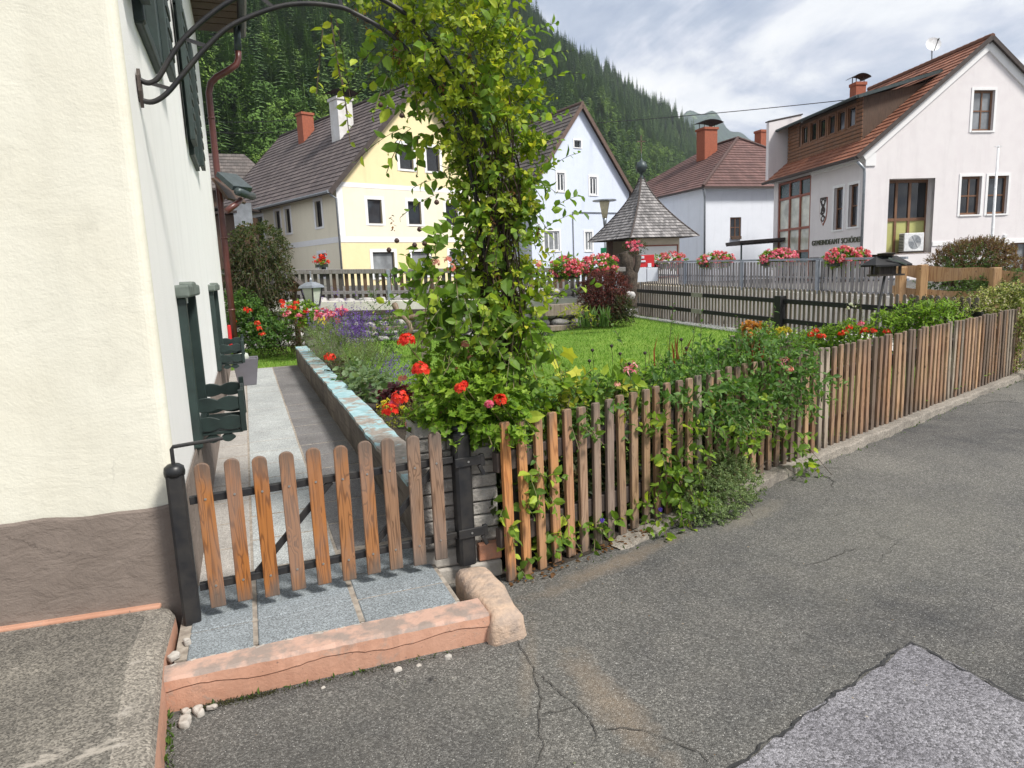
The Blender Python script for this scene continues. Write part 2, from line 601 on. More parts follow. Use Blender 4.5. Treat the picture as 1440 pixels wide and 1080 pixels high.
def asphalt():
    m, nt, b = mat('worn_asphalt', .92)
    v = coords(nt)
    big = noise(nt, v, .55, 5, .6, .4)
    mid = noise(nt, v, 3.5, 5, .65)
    st = voro(nt, v, 165.0, out=1)
    stv = nd(nt, 'ShaderNodeSeparateColor', {0: st}).outputs[0]
    d = voro(nt, v, 165.0)
    base = ramp(nt, big, [(.30, (.062, .062, .062)), (.45, (.098, .097, .092)), (.58, (.128, .125, .114)), (.72, (.185, .178, .158))])
    base = mix(nt, ramp(nt, mid, [(.35, 0), (.7, .55)]), base, (.155, .148, .134))
    sc = ramp(nt, stv, [(.0, .52), (.55, .95), (.85, 1.35), (.97, 1.95)])
    c = mix(nt, 1.0, base, sc, 'MULTIPLY')
    # bright chips
    d2 = voro(nt, v, 85.0)
    r2 = nd(nt, 'ShaderNodeSeparateColor', {0: voro(nt, v, 85.0, out=1)}).outputs[1]
    chip = mth(nt, 'MULTIPLY', ramp(nt, d2, [(.12, 1), (.2, 0)]), ramp(nt, r2, [(.86, 0), (.88, 1)]))
    c = mix(nt, chip, c, (.55, .54, .51))
    fine = noise(nt, v, 260.0, 3, .7)
    c = mix(nt, 1.0, c, ramp(nt, fine, [(.3, .6), (.7, 1.4)]), 'MULTIPLY')
    # washed-out sand in a run across the road and in front of the step
    sx_ = nd(nt, 'ShaderNodeSeparateXYZ', {0: v})
    wob = noise(nt, v, 2.6, 5, .65)
    wob2 = noise(nt, v, 9.0, 4, .65)

    def stain(cx, cy, rx, ry, ang):
        mp = nd(nt, 'ShaderNodeMapping', {0: nd(nt, 'ShaderNodeVectorMath', {0: v, 1: (-cx, -cy, 0)}, operation='ADD').outputs[0], 'Rotation': (0, 0, -ang)}).outputs[0]
        ms = nd(nt, 'ShaderNodeMapping', {0: mp, 'Scale': (1 / rx, 1 / ry, 0)}).outputs[0]
        ln = nd(nt, 'ShaderNodeVectorMath', {0: ms}, operation='LENGTH').outputs['Value']
        ln = mth(nt, 'ADD', ln, mth(nt, 'MULTIPLY', mth(nt, 'SUBTRACT', mth(nt, 'ADD', wob, wob2), 1.0), 2.0))
        return ramp(nt, ln, [(.25, 1), (1.0, 0)])
    for (cx, cy, rx, ry, an, k, colr) in STAINS:
        s_ = mth(nt, 'MULTIPLY', stain(cx, cy, rx, ry, an), mth(nt, 'MULTIPLY', ramp(nt, wob2, [(.3, .35), (.7, 1.0)]), k * .8))
        c = mix(nt, s_, c, mix(nt, 1.0, ramp(nt, fine, [(.3, .75), (.7, 1.25)]), colr, 'MULTIPLY'))
    # cracks
    vw = nd(nt, 'ShaderNodeVectorMath', {0: v, 1: nd(nt, 'ShaderNodeVectorMath', {0: noise(nt, v, 2.2, 5, .7, out=1), 1: (.55, .55, 0)}, operation='MULTIPLY').outputs[0]}, operation='ADD').outputs[0]
    ed = voro(nt, nd(nt, 'ShaderNodeMapping', {0: vw, 'Scale': (1, 1, 0.001)}).outputs[0], .75, 'DISTANCE_TO_EDGE')
    ckm = ramp(nt, noise(nt, v, .6, 2, .5), [(.58, 0), (.66, 1)])
    crack = mth(nt, 'MULTIPLY', ramp(nt, ed, [(.003, 1), (.009, 0)]), ckm)
    c = mix(nt, mth(nt, 'MULTIPLY', crack, .6), c, (.02, .019, .017))
    L_(nt, c, b.inputs['Base Color'])
    h = mth(nt, 'ADD', mth(nt, 'MULTIPLY', d, -1.0), mth(nt, 'MULTIPLY', fine, .5))
    h = mth(nt, 'SUBTRACT', h, mth(nt, 'MULTIPLY', crack, 3.0))
    L_(nt, bump(nt, h, .75, .006), b.inputs['Normal'])
    b.inputs['Specular IOR Level'].default_value = .3
    return m


STAINS = [(.34, 2.45, .11, .50, .35, .55, (.32, .235, .155)), (.55, 2.0, .35, .10, .1, .35, (.26, .22, .17)),
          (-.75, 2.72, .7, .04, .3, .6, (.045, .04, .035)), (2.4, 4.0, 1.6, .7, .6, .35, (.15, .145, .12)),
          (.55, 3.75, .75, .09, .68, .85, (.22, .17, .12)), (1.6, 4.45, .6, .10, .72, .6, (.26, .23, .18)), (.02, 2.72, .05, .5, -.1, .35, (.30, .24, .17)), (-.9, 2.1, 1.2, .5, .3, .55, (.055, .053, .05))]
M_ASPH = asphalt()


def patchmat():
    m, nt, b = mat('patched_asphalt', .9)
    v = coords(nt)
    d = voro(nt, v, 120.0)
    rc = nd(nt, 'ShaderNodeSeparateColor', {0: voro(nt, v, 120.0, out=1)}).outputs[0]
    n = noise(nt, v, 2.5, 4, .6)
    base = ramp(nt, n, [(.35, (.165, .16, .175)), (.65, (.225, .22, .236))])
    c = mix(nt, 1.0, base, ramp(nt, rc, [(0, .45), (.5, 1.0), (.95, 1.6)]), 'MULTIPLY')
    f = noise(nt, v, 230.0, 3, .7)
    c = mix(nt, 1.0, c, ramp(nt, f, [(.3, .65), (.7, 1.35)]), 'MULTIPLY')
    L_(nt, c, b.inputs['Base Color'])
    L_(nt, bump(nt, mth(nt, 'SUBTRACT', f, d), .8, .008), b.inputs['Normal'])
    return m


M_PATCH = patchmat()
M_CRACK = simple('dirty_crack', (.062, .058, .05), (.034, .031, .028), 30, .95, bs=0)
M_TAR = simple('tar_seam', (.016, .016, .017), (.03, .03, .03), 40, .7, bs=.5, bd=.004)


def aggregate(name, col, col2, sc=150., contrast=1.0, bs=.5, stains=None, wear=None):
    m, nt, b = mat(name, .88)
    v = coords(nt)
    n = noise(nt, v, 2.3, 6, .65)
    base = ramp(nt, n, [(.35, col2), (.62, col)])
    rc = nd(nt, 'ShaderNodeSeparateColor', {0: voro(nt, v, sc, out=1)}).outputs[0]
    c = mix(nt, 1.0, base, ramp(nt, rc, [(0, 1 - .55 * contrast), (.5, 1.0), (1, 1 + .75 * contrast)]), 'MULTIPLY')
    if wear:
        w = noise(nt, v, 3.1, 7, .72, .5)
        c = mix(nt, ramp(nt, w, [(.60, 0), (.66, 1)]), c, wear)
    f = noise(nt, v, sc * 1.6, 3, .7)
    a = nd(nt, 'ShaderNodeAttribute', attribute_name='tone')
    L_(nt, c, b.inputs['Base Color'])
    L_(nt, bump(nt, f, bs, .004), b.inputs['Normal'])
    return m


M_TERR = aggregate('mossy_washed_concrete', (.150, .138, .118), (.095, .088, .077), 150., 1.0, .6, wear=(.33, .30, .26))
M_RIM = aggregate('pale_cement_rim', (.225, .205, .175), (.135, .123, .106), 150., .9, .6, wear=(.36, .33, .29))
M_SLABL = aggregate('light_granite_slab', (.37, .39, .385), (.29, .305, .305), 210., .75, .35)
M_SLABD = aggregate('dark_granite_slab', (.17, .165, .165), (.125, .12, .12), 210., .75, .35)
M_SLABS = aggregate('warm_granite_slab', (.36, .34, .315), (.28, .265, .245), 210., .6, .35)
M_SLABB = aggregate('bluish_granite_slab', (.20, .225, .24), (.145, .165, .175), 210., .85, .35)
M_GROUT = simple('sandy_grout', (.36, .32, .27), (.20, .17, .14), 22, .95, bs=.5)
M_KERB = aggregate('kerb_concrete', (.26, .235, .20), (.15, .135, .115), 130., .6, .5)


def salmon():
    m, nt, b = mat('salmon_painted_concrete', .85)
    v = coords(nt)
    n = noise(nt, v, 2.6, 6, .62)
    c = ramp(nt, n, [(.35, (.42, .215, .14)), (.6, (.53, .30, .21))])
    w = noise(nt, v, 7.0, 8, .75, .6)
    c = mix(nt, ramp(nt, w, [(.55, 0), (.63, .8)]), c, (.36, .27, .22))
    pit = noise(nt, v, 34.0, 4, .7)
    c = mix(nt, ramp(nt, pit, [(.64, 0), (.70, .75)]), c, (.13, .095, .08))
    w2 = noise(nt, v, 3.4, 6, .7, .3)
    c = mix(nt, ramp(nt, w2, [(.58, 0), (.68, .75)]), c, (.21, .15, .12))
    L_(nt, c, b.inputs['Base Color'])
    L_(nt, bump(nt, mth(nt, 'ADD', w, mth(nt, 'MULTIPLY', noise(nt, v, 70, 4), .4)), .5, .01), b.inputs['Normal'])
    return m


M_SALMON = salmon()
M_SALMONW = simple('worn_step_top', (.46, .30, .235), (.27, .215, .185), 11, .9, bs=.7, bscale=30, bd=.008, lo=.42, hi=.58)
M_OLDSTONE = simple('worn_sandstone', (.52, .38, .28), (.30, .24, .20), 13, .9, bs=.9, bscale=34, bd=.012)
M_BLOCK = simple('split_face_block', (.42, .40, .365), (.27, .255, .235), 13, .95, bs=.9, bscale=48, bd=.015)
M_BRICKPAINT = simple('flaking_orange_paint', (.60, .27, .16), (.42, .24, .17), 14, .9, bs=.6, bd=.008)
M_MORTAR = simple('mortar', (.30, .28, .25), (.22, .2, .18), 15, .95, bs=.5)
M_RUBBLE = simple('pale_rubble_stone', (.46, .43, .39), (.30, .28, .25), 12, .95, bs=.6, bd=.006)


def bedwall():
    m, nt, b = mat('old_board_marked_concrete', .9)
    v = coords(nt, 'Object')
    n = noise(nt, v, 3, 6, .65)
    c = ramp(nt, n, [(.3, (.065, .055, .045)), (.55, (.15, .125, .10)), (.7, (.23, .20, .165))])
    hz = noise(nt, nd(nt, 'ShaderNodeMapping', {0: v, 'Scale': (1.2, 1.2, 22)}).outputs[0], 1.3, 3, .6)
    c = mix(nt, ramp(nt, hz, [(.52, 0), (.62, .6)]), c, (.05, .042, .035))
    L_(nt, c, b.inputs['Base Color'])
    L_(nt, bump(nt, mth(nt, 'ADD', n, hz), .7, .012), b.inputs['Normal'])
    return m


def bluetop():
    m, nt, b = mat('flaking_turquoise_paint', .8)
    v = coords(nt)
    w = noise(nt, v, 3.6, 8, .72, .4)
    blue = ramp(nt, noise(nt, v, 9, 4, .6), [(.35, (.22, .37, .40)), (.65, (.34, .50, .53))])
    conc = ramp(nt, noise(nt, v, 16, 5, .65), [(.35, (.20, .175, .15)), (.65, (.34, .30, .26))])
    # the paint is worn off towards the near end of the wall
    y = nd(nt, 'ShaderNodeSeparateXYZ', {0: v}).outputs[1]
    k = mth(nt, 'ADD', w, ramp(nt, mth(nt, 'DIVIDE', y, 9.0), [(.03, .16), (.22, 0), (.7, -.05)]))
    c = mix(nt, ramp(nt, k, [(.50, 0), (.55, 1)]), blue, conc)
    L_(nt, c, b.inputs['Base Color'])
    L_(nt, bump(nt, w, .6, .008), b.inputs['Normal'])
    return m


M_BEDWALL = bedwall()
M_BLUETOP = bluetop()
M_SOIL = simple('garden_soil', (.06, .045, .032), (.03, .023, .017), 14, 1.0, bs=.9, bd=.03)
M_STONE = simple('grey_field_stone', (.30, .29, .28), (.18, .175, .17), 7, .9, bs=.5, bd=.01)
M_PALESTONE = simple('pale_wall_stone', (.52, .50, .48), (.27, .265, .27), 4, .9, bs=.6, bd=.02)
M_CONC = simple('pale_concrete', (.62, .60, .56), (.50, .48, .45), 3, .9, bs=.3)
M_CONCD = simple('damp_concrete', (.21, .19, .165), (.13, .12, .105), 4, .9, bs=.3)


def lawnmat():
    m, nt, b = mat('mown_lawn', .95)
    v = coords(nt)
    n = noise(nt, v, 1.1, 5, .6)
    f = noise(nt, v, 55, 4, .7)
    c = ramp(nt, n, [(.3, (.105, .185, .028)), (.55, (.165, .265, .042)), (.75, (.235, .325, .065))])
    c = mix(nt, 1.0, c, ramp(nt, f, [(.3, .55), (.7, 1.35)]), 'MULTIPLY')
    L_(nt, c, b.inputs['Base Color'])
    L_(nt, bump(nt, f, .8, .02), b.inputs['Normal'])
    b.inputs['Specular IOR Level'].default_value = .1
    return m


M_LAWN = lawnmat()

# leaves and flowers
LM = leafmat
M_HONEY = LM('honeysuckle_leaf', [(0, (0.0825, 0.1539, 0.0261)), (0.55, (0.1461, 0.2565, 0.0348)), (0.85, (0.2356, 0.3696, 0.0464)), (1, (0.4478, 0.5338, 0.0653))])
M_HONEYD = LM('honeysuckle_leaf_deep', [(0, (0.0539, 0.1207, 0.029)), (0.6, (0.0934, 0.1946, 0.0435)), (1, (0.1762, 0.3017, 0.0653))])
M_ROSE = LM('rose_leaf', [(0, (0.0988, 0.149, 0.0183)), (0.45, (0.2076, 0.2888, 0.0292)), (0.8, (0.3755, 0.4471, 0.0426)), (1, (0.6127, 0.5962, 0.0608))])
M_DEAD = LM('dry_brown_leaf', [(0, (.10, .05, .02)), (1, (.24, .12, .05))])
M_GERAN = LM('geranium_leaf', [(0, (0.0854, 0.1633, 0.0183)), (0.5, (0.1623, 0.294, 0.0292)), (1, (0.3245, 0.4738, 0.0608))])
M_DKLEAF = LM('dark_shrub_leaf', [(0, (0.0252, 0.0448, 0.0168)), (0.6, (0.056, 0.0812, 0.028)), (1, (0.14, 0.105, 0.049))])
M_REDSHRUB = LM('bronze_shrub_leaf', [(0, (.03, .045, .016)), (.6, (.065, .085, .028)), (.85, (.11, .10, .035)), (1, (.15, .075, .045))])
M_WEEP = LM('weeping_leaf', [(0, (.035, .055, .02)), (.7, (.085, .115, .04)), (.9, (.13, .12, .05)), (1, (.16, .08, .05))])
M_ACER = LM('purple_maple_leaf', [(0, (0.0386, 0.0114, 0.013)), (0.6, (0.1053, 0.0259, 0.0259)), (1, (0.2281, 0.0568, 0.0421))])
M_LAVLEAF = LM('lavender_leaf', [(0, (0.1235, 0.2002, 0.0702)), (1, (0.247, 0.3575, 0.1404))])
M_LAV = LM('lavender_flower', [(0, (.10, .05, .27)), (1, (.23, .13, .50))])
M_RED = LM('scarlet_petal', [(0, (.50, .018, .012)), (.7, (.72, .04, .02)), (1, (.80, .12, .04))], .5, .25)
M_PINK = LM('pink_petal', [(0, (.55, .05, .12)), (.6, (.72, .16, .25)), (1, (.82, .42, .45))], .5, .25)
M_MIXPINK = LM('mixed_pink_petal', [(0, (.45, .02, .06)), (.5, (.70, .11, .16)), (.8, (.80, .27, .30)), (1, (.85, .50, .50))], .5, .25)
M_SALM = LM('salmon_petal', [(0, (.62, .16, .12)), (1, (.80, .42, .34))], .5, .25)
M_YEL = LM('yellow_petal', [(0, (.45, .36, .02)), (1, (.70, .60, .05))], .5, .25)
M_ORANGE = LM('orange_foliage', [(0, (.26, .11, .025)), (.6, (.50, .20, .04)), (1, (.60, .34, .09))])
M_BLUEFL = LM('blue_petal', [(0, (.07, .04, .32)), (1, (.14, .08, .50))], .5, .25)
M_LIME = LM('lime_leaf', [(0, (.42, .46, .05)), (1, (.60, .60, .09))])
M_YGREEN = LM('yellow_green_leaf', [(0, (.22, .27, .03)), (1, (.44, .44, .06))])
M_HOSTA = LM('grey_green_leaf', [(0, (.10, .17, .075)), (1, (.21, .29, .15))])
M_HEUCH = LM('wine_red_leaf', [(0, (.028, .006, .010)), (1, (.085, .014, .02))])
M_THYME = LM('thyme_leaf', [(0, (0.0975, 0.143, 0.0585)), (0.6, (0.169, 0.247, 0.0975)), (1, (0.299, 0.377, 0.169))])
M_VARIEG = LM('cream_tipped_leaf', [(0, (.12, .18, .03)), (.45, (.28, .34, .07)), (.75, (.55, .56, .26)), (1, (.72, .62, .48))])
M_BUSH = LM('bush_leaf', [(0, (0.0405, 0.081, 0.0189)), (1, (0.1148, 0.2025, 0.0405))])
M_TWIGBR = LM('reddish_twig_leaf', [(0, (0.1063, 0.0625, 0.035)), (0.6, (0.2, 0.1063, 0.0562)), (1, (0.2, 0.1875, 0.075))])
M_GRASS = LM('grass_blade', [(0, (0.1017, 0.2167, 0.0287)), (0.6, (0.1715, 0.314, 0.0467)), (1, (0.2541, 0.4037, 0.0898))], .6, .3, .2)
M_REDGRASS = LM('red_blade', [(0, (.10, .11, .03)), (1, (.28, .05, .025))])
M_IRIS = LM('iris_leaf', [(0, (.07, .14, .04)), (1, (.15, .25, .07))])
M_STEM = simple('woody_stem', (.085, .058, .038), (.05, .035, .024), 20, .85)
M_GSTEM = simple('green_stem', (.09, .12, .035), (.12, .075, .04), 14, .7)
M_BARK = simple('tree_bark', (.105, .08, .06), (.045, .035, .027), 7, .95, bs=.9, bd=.05, stretch=(3, 3, .8))

# buildings
M_YELLOW = plaster('yellow_render', (.80, .69, .42), (.77, .66, .395), .1, .3, 2, 40)
M_YELLOWL = plaster('pale_yellow_render', (.80, .745, .60), (.775, .72, .575), .1, .3, 2, 40)
M_BLUEW = plaster('pale_blue_render', (.64, .70, .82), (.61, .67, .80), .1, .3, 2, 40)
M_WHITEW = plaster('white_render', (.73, .765, .83), (.70, .735, .80), .1, .3, 2, 40)
M_HALL = plaster('town_hall_render', (.73, .70, .705), (.695, .66, .67), .1, .4, .9, 30)
M_TRIM = simple('white_trim', (.80, .80, .80), (.76, .76, .77), 5, .8, bs=.1)
M_BEIGE = simple('beige_render', (.70, .62, .50), (.63, .55, .44), 5, .9, bs=.1)
M_BROWNFR = simple('brown_window_frame', (.19, .095, .05), (.14, .068, .036), 9, .5, bs=.1)
M_REDFR = simple('red_brown_frame', (.30, .085, .045), (.24, .065, .035), 9, .5, bs=.1)
M_DARKFR = simple('anthracite_frame', (.05, .045, .05), (.04, .036, .04), 9, .45, bs=.05)
M_WHITEFR = simple('white_window_frame', (.78, .79, .80), None, 9, .5, bs=.05)
M_OLIVE = simple('olive_panel', (.42, .42, .16), (.37, .37, .135), 3, .5, bs=.05)
M_CURTAIN = simple('net_curtain', (.42, .42, .43), (.26, .26, .27), 9, .9, stretch=(14, 14, .4), bs=0)
M_TEAL = simple('dark_green_glass_panel', (.02, .06, .055), (.015, .045, .04), 4, .15, bs=0)


def glass(name, col, rough=.04):
    m, nt, b = mat(name, rough)
    v = coords(nt)
    L_(nt, ramp(nt, noise(nt, v, 1.4, 3), [(.35, col), (.65, tuple(c * 1.8 for c in col))]), b.inputs['Base Color'])
    b.inputs['Specular IOR Level'].default_value = .7
    return m


M_GLASS = glass('window_glass', (.022, .027, .033))
M_GLASSD = glass('dark_window_glass', (.010, .011, .013))
M_GLASSC = glass('curtained_window_glass', (.16, .17, .18), .12)
M_GLASSB = glass('blind_window_glass', (.36, .36, .30), .15)


def tilemat(name, a, b_, c_, rough=.8):
    m, nt, b = mat(name, rough)
    uv = nd(nt, 'ShaderNodeUVMap').outputs[0]
    fl = nd(nt, 'ShaderNodeVectorMath', {0: uv}, operation='FLOOR').outputs[0]
    wn = nd(nt, 'ShaderNodeTexWhiteNoise', {0: fl}, noise_dimensions='2D').outputs[0]
    c = ramp(nt, wn, [(0, a), (.5, b_), (1, c_)])
    n = noise(nt, coords(nt), .8, 5, .6)
    c = mix(nt, 1.0, c, ramp(nt, n, [(.3, .75), (.7, 1.2)]), 'MULTIPLY')
    fr = nd(nt, 'ShaderNodeSeparateXYZ', {0: nd(nt, 'ShaderNodeVectorMath', {0: uv}, operation='FRACTION').outputs[0]}).outputs[0]
    e = mth(nt, 'ABSOLUTE', mth(nt, 'SUBTRACT', fr, .5))
    L_(nt, mix(nt, ramp(nt, e, [(.42, 0), (.49, .55)]), c, (.02, .016, .014)), b.inputs['Base Color'])
    L_(nt, bump(nt, mth(nt, 'MULTIPLY', e, -1.0), .6, .03), b.inputs['Normal'])
    return m


M_ROOFBR = tilemat('brown_roof_tile', (.075, .06, .06), (.10, .08, .078), (.135, .11, .105))
M_ROOFGR = tilemat('grey_brown_roof_tile', (.085, .075, .07), (.11, .095, .088), (.14, .12, .11))
M_ROOFRB = tilemat('red_brown_roof_tile', (.105, .055, .05), (.13, .068, .06), (.16, .085, .075))
M_ROOFRED = tilemat('orange_red_roof_tile', (.20, .075, .042), (.265, .10, .055), (.33, .135, .078), .75)
M_SHINGLE = tilemat('weathered_wood_shingle', (.12, .115, .115), (.20, .19, .19), (.32, .305, .30))
M_EDGE = simple('roof_edge_board', (.06, .045, .04), (.04, .03, .027), 5, .7)
M_EDGEBR = simple('brown_barge_board', (.14, .09, .07), (.10, .066, .052), 5, .7)
M_BRICK = simple('red_brick', (.35, .105, .055), (.27, .08, .045), 9, .85, bs=.3)
M_CHIMW = simple('white_chimney_render', (.68, .68, .68), (.55, .53, .50), 2, .85, bs=.2)
M_LAMPGL = simple('frosted_lamp_glass', (.50, .53, .47), (.42, .45, .40), 9, .25, bs=0)
M_LAMPY = simple('cream_lamp_glass', (.70, .64, .45), None, 9, .3, bs=0)
M_PLASTIC = simple('grey_plastic', (.17, .165, .19), (.14, .135, .155), 4, .4, bs=.03)
M_PLBLACK = simple('black_plastic', (.012, .013, .014), None, 6, .4, bs=0)
M_REDPAINT = simple('red_paint', (.55, .02, .025), (.47, .018, .022), 5, .4, bs=0)
M_WHITEP = simple('white_plastic', (.62, .66, .72), (.56, .60, .67), 4, .35, bs=0)
M_SIGNGR = simple('sign_green', (.01, .20, .08), None, 5, .4, bs=0)
M_BOXGRN = simple('planter_box', (.05, .06, .045), (.03, .035, .028), 8, .7)
M_TERRAC = simple('terracotta_pot', (.40, .19, .11), (.30, .14, .085), 7, .8)
M_CHROME, _nt, _b = mat('mirror_ball', .06, 1.0, (.62, .66, .68))
M_WIRE = simple('cable_black', (.02, .02, .022), None, 5, .6, bs=0)
M_LETTER = simple('bronze_letters', (.12, .13, .08), (.09, .095, .06), 9, .5, .3, bs=0)
# ------------------------------------------------------------------ frame of the garden path (x across, y along)
PA = Vector((-1.60, 3.107, 0))
PRZ = math.asin(.357)
PM = Matrix.Translation(PA) @ Matrix.Rotation(PRZ, 4, 'Z')


def PF(o, s, z=0.0):
    return PM @ Vector((o, s, z))


def inside(px, py, poly):
    c = np.zeros(px.shape, bool)
    n = len(poly)
    for i in range(n):
        x0, y0 = poly[i]
        x1, y1 = poly[(i + 1) % n]
        cond = ((y0 > py) != (y1 > py))
        xi = (x1 - x0) * (py - y0) / ((y1 - y0) if y1 != y0 else 1e-9) + x0
        c ^= cond & (px < xi)
    return c


GARDEN = [(-60, 17.25), (3.1, 18.9), (4.9, 25.6), (8.15, 15.0), (7.5, 11.0), (7.05, 9.6), (-.05, 3.8), (-60, 3.8)]


def road_h(x, y):
    t = np.clip(((y - 9.5) - .25 * (x - 7.0)) / 8.5, 0, 1)
    return t * np.clip(1.12 - .032 * x, .7, 1.5)


def gridmesh(name, xs, ys, zf, material, kind='structure'):
    X, Y = np.meshgrid(xs, ys)
    Z = zf(X, Y)
    V = np.stack([X, Y, Z], -1).reshape(-1, 3)
    nx, ny = len(xs), len(ys)
    idx = np.arange(nx * ny).reshape(ny, nx)
    F = np.stack([idx[:-1, :-1], idx[:-1, 1:], idx[1:, 1:], idx[1:, :-1]], -1).reshape(-1, 4)
    o = npmesh(name, V, [F], material, None, None, True)
    o['kind'] = kind
    return o


def ground_z(X, Y):
    z = road_h(X, Y)
    z = np.where(inside(X, Y, GARDEN), np.minimum(z, 0) - .25, z)
    # gentle unevenness of old asphalt
    z = z + .006 * np.sin(X * 1.7 + Y * .6) + .005 * np.sin(Y * 2.3 - X * .8)
    return z


xs = np.unique(np.concatenate([np.linspace(-900, -60, 15), np.linspace(-60, -6, 28), np.arange(-6, 14, .22), np.linspace(14, 60, 30), np.linspace(60, 900, 15)]))
ys = np.unique(np.concatenate([np.linspace(-200, -6, 10), np.arange(-6, 28, .22), np.linspace(28, 90, 32), np.linspace(90, 900, 12)]))
gridmesh('asphalt_road', xs, ys, ground_z, M_ASPH)

# lighter patch of newer asphalt with a tarred seam
a, b, c_, d_ = G(1280, 902), G(1030, 1082), G(1445, 987), None
ex = (c_ - a).normalized()
ey = (b - a).normalized()
pp = [a, a + ey * 3.0, a + ey * 3.0 + ex * 3.0, a + ex * 3.0]
NP = 26
vs, fs = [], []
for i in range(NP + 1):
    for j in range(NP + 1):
        q = a + ey * 3.0 * i / NP + ex * 3.0 * j / NP
        wob = .010 * math.sin(7 * i) + .007 * math.sin(3.1 * i + 1)
        wob2 = .010 * math.sin(5 * j) + .006 * math.sin(2.3 * j)
        if j == 0:
            q = q + ex * wob
        if i == 0:
            q = q + ey * wob2
        gz_ = float(ground_z(np.array([q.x]), np.array([q.y]))[0])
        vs.append((q.x, q.y, gz_ + .007))
for i in range(NP):
    for j in range(NP):
        k = i * (NP + 1) + j
        fs.append((k, k + NP + 1, k + NP + 2, k + 1))
o = MB().add(vs, fs).build('asphalt_patch', M_PATCH)
o['kind'] = 'structure'
mb = MB()
vs, fs = [], []
edge = [a + ey * 3.0 * (1 - i / 90) for i in range(90)] + [a + ex * 3.0 * i / 90 for i in range(91)]
for i, q in enumerate(edge):
    i0, i1 = max(i - 1, 0), min(i + 1, len(edge) - 1)
    t = (edge[i1] - edge[i0]).normalized()
    nrm = Vector((-t.y, t.x, 0))
    w = .0045 + .0025 * math.sin(i * 1.7) + .002 * math.sin(i * .63)
    jit = .006 * math.sin(i * 2.9) + .008 * math.sin(i * .9)
    z = float(ground_z(np.array([q.x]), np.array([q.y]))[0]) + .011
    vs += [tuple(q + nrm * (w + jit) + Vector((0, 0, z))), tuple(q - nrm * (w - jit) + Vector((0, 0, z)))]
for i in range(len(edge) - 1):
    fs.append((2 * i, 2 * i + 1, 2 * i + 3, 2 * i + 2))
o = MB().add(vs, fs).build('tar_seam', M_TAR)
o['kind'] = 'structure'

# open cracks in the old asphalt
mb = MB()
for ci, pl_ in enumerate(([(724, 900), (742, 925), (752, 950), (762, 985), (756, 1010), (764, 1050), (750, 1090)], [(758, 1005), (790, 1002), (822, 994)], [(752, 945), (775, 965), (800, 985), (818, 1000), (835, 1022), (842, 1050)], [(842, 1030), (880, 1024), (930, 1036), (985, 1060), (1010, 1090)], [(1115, 800), (1160, 790), (1190, 775), (1240, 770)])):
    pts = []
    for (x0, y0), (x1, y1) in zip(pl_[:-1], pl_[1:]):
        for k in range(6):
            f0 = k / 6
            pts.append(G(x0 + (x1 - x0) * f0 + random.uniform(-2.2, 2.2), y0 + (y1 - y0) * f0 + random.uniform(-1.5, 1.5)))
    n_ = len(pts)
    vs, fs = [], []
    for i, q in enumerate(pts):
        t = (pts[min(i + 1, n_ - 1)] - pts[max(i - 1, 0)]).normalized()
        nr = Vector((-t.y, t.x, 0))
        w = (.0010 + .0016 * random.random()) * min(1, i / 3, (n_ - 1 - i) / 4) + .0003
        z = float(ground_z(np.array([q.x]), np.array([q.y]))[0]) + .006
        vs += [(q.x + nr.x * w, q.y + nr.y * w, z), (q.x - nr.x * w, q.y - nr.y * w, z)]
    mb.add(vs, [(2 * i, 2 * i + 1, 2 * i + 3, 2 * i + 2) for i in range(n_ - 1)])
o = mb.build('road_cracks', M_CRACK)
o['kind'] = 'structure'

# ------------------------------------------------------------------ lawn
def lawn_z(X, Y):
    t = np.clip((Y - 5.0) / 13.0, 0, 1)
    return .10 + .30 * t * np.clip((X + 1.0) / 4.0, 0, 1) + .015 * np.sin(X * 1.3) * np.sin(Y * .9)


LAWN = [(-8.5, 16.7), (2.9, 18.35), (3.5, 18.45), (6.35, 9.5), (6.6, 9.1), (.05, 3.85), (-.25, 3.95)] + [tuple(PF(o, s)[:2]) for o, s in ((1.3, 1.2), (1.3, 10.4), (-.9, 9.9), (-5.0, 9.6))]
N_ = 120
lx = np.linspace(-9, 7.5, 150)
ly = np.linspace(3.5, 19, 150)
X, Y = np.meshgrid(lx, ly)
ins = inside(X, Y, LAWN)
idx = np.arange(X.size).reshape(X.shape)
cell = ins[:-1, :-1] | ins[1:, :-1] | ins[:-1, 1:] | ins[1:, 1:]
F = np.stack([idx[:-1, :-1], idx[:-1, 1:], idx[1:, 1:], idx[1:, :-1]], -1)[cell]
o = npmesh('lawn', np.stack([X, Y, lawn_z(X, Y)], -1).reshape(-1, 3), [F], M_LAWN, None, None, True)
o['kind'] = 'structure'
# grass blades over the parts of the lawn one can see
n = 120000
gx = rng.uniform(-7.5, 6.6, n)
gy = rng.uniform(3.9, 18.6, n)
k = inside(gx, gy, LAWN) & (rng.random(n) < np.clip(1.35 - (gy - 6) / 16, .35, 1))
gx, gy = gx[k], gy[k]
pos = np.stack([gx, gy, lawn_z(gx, gy) - .004], -1)
fw = rng.normal(0, .4, (len(gx), 3)) + np.array([0, 0, 1.0])
leaves('grass', pos, fw, rng.normal(size=(len(gx), 3)), .035 + .035 * rng.random(len(gx)), 'blade', M_GRASS, None, 3.2, kind='stuff')

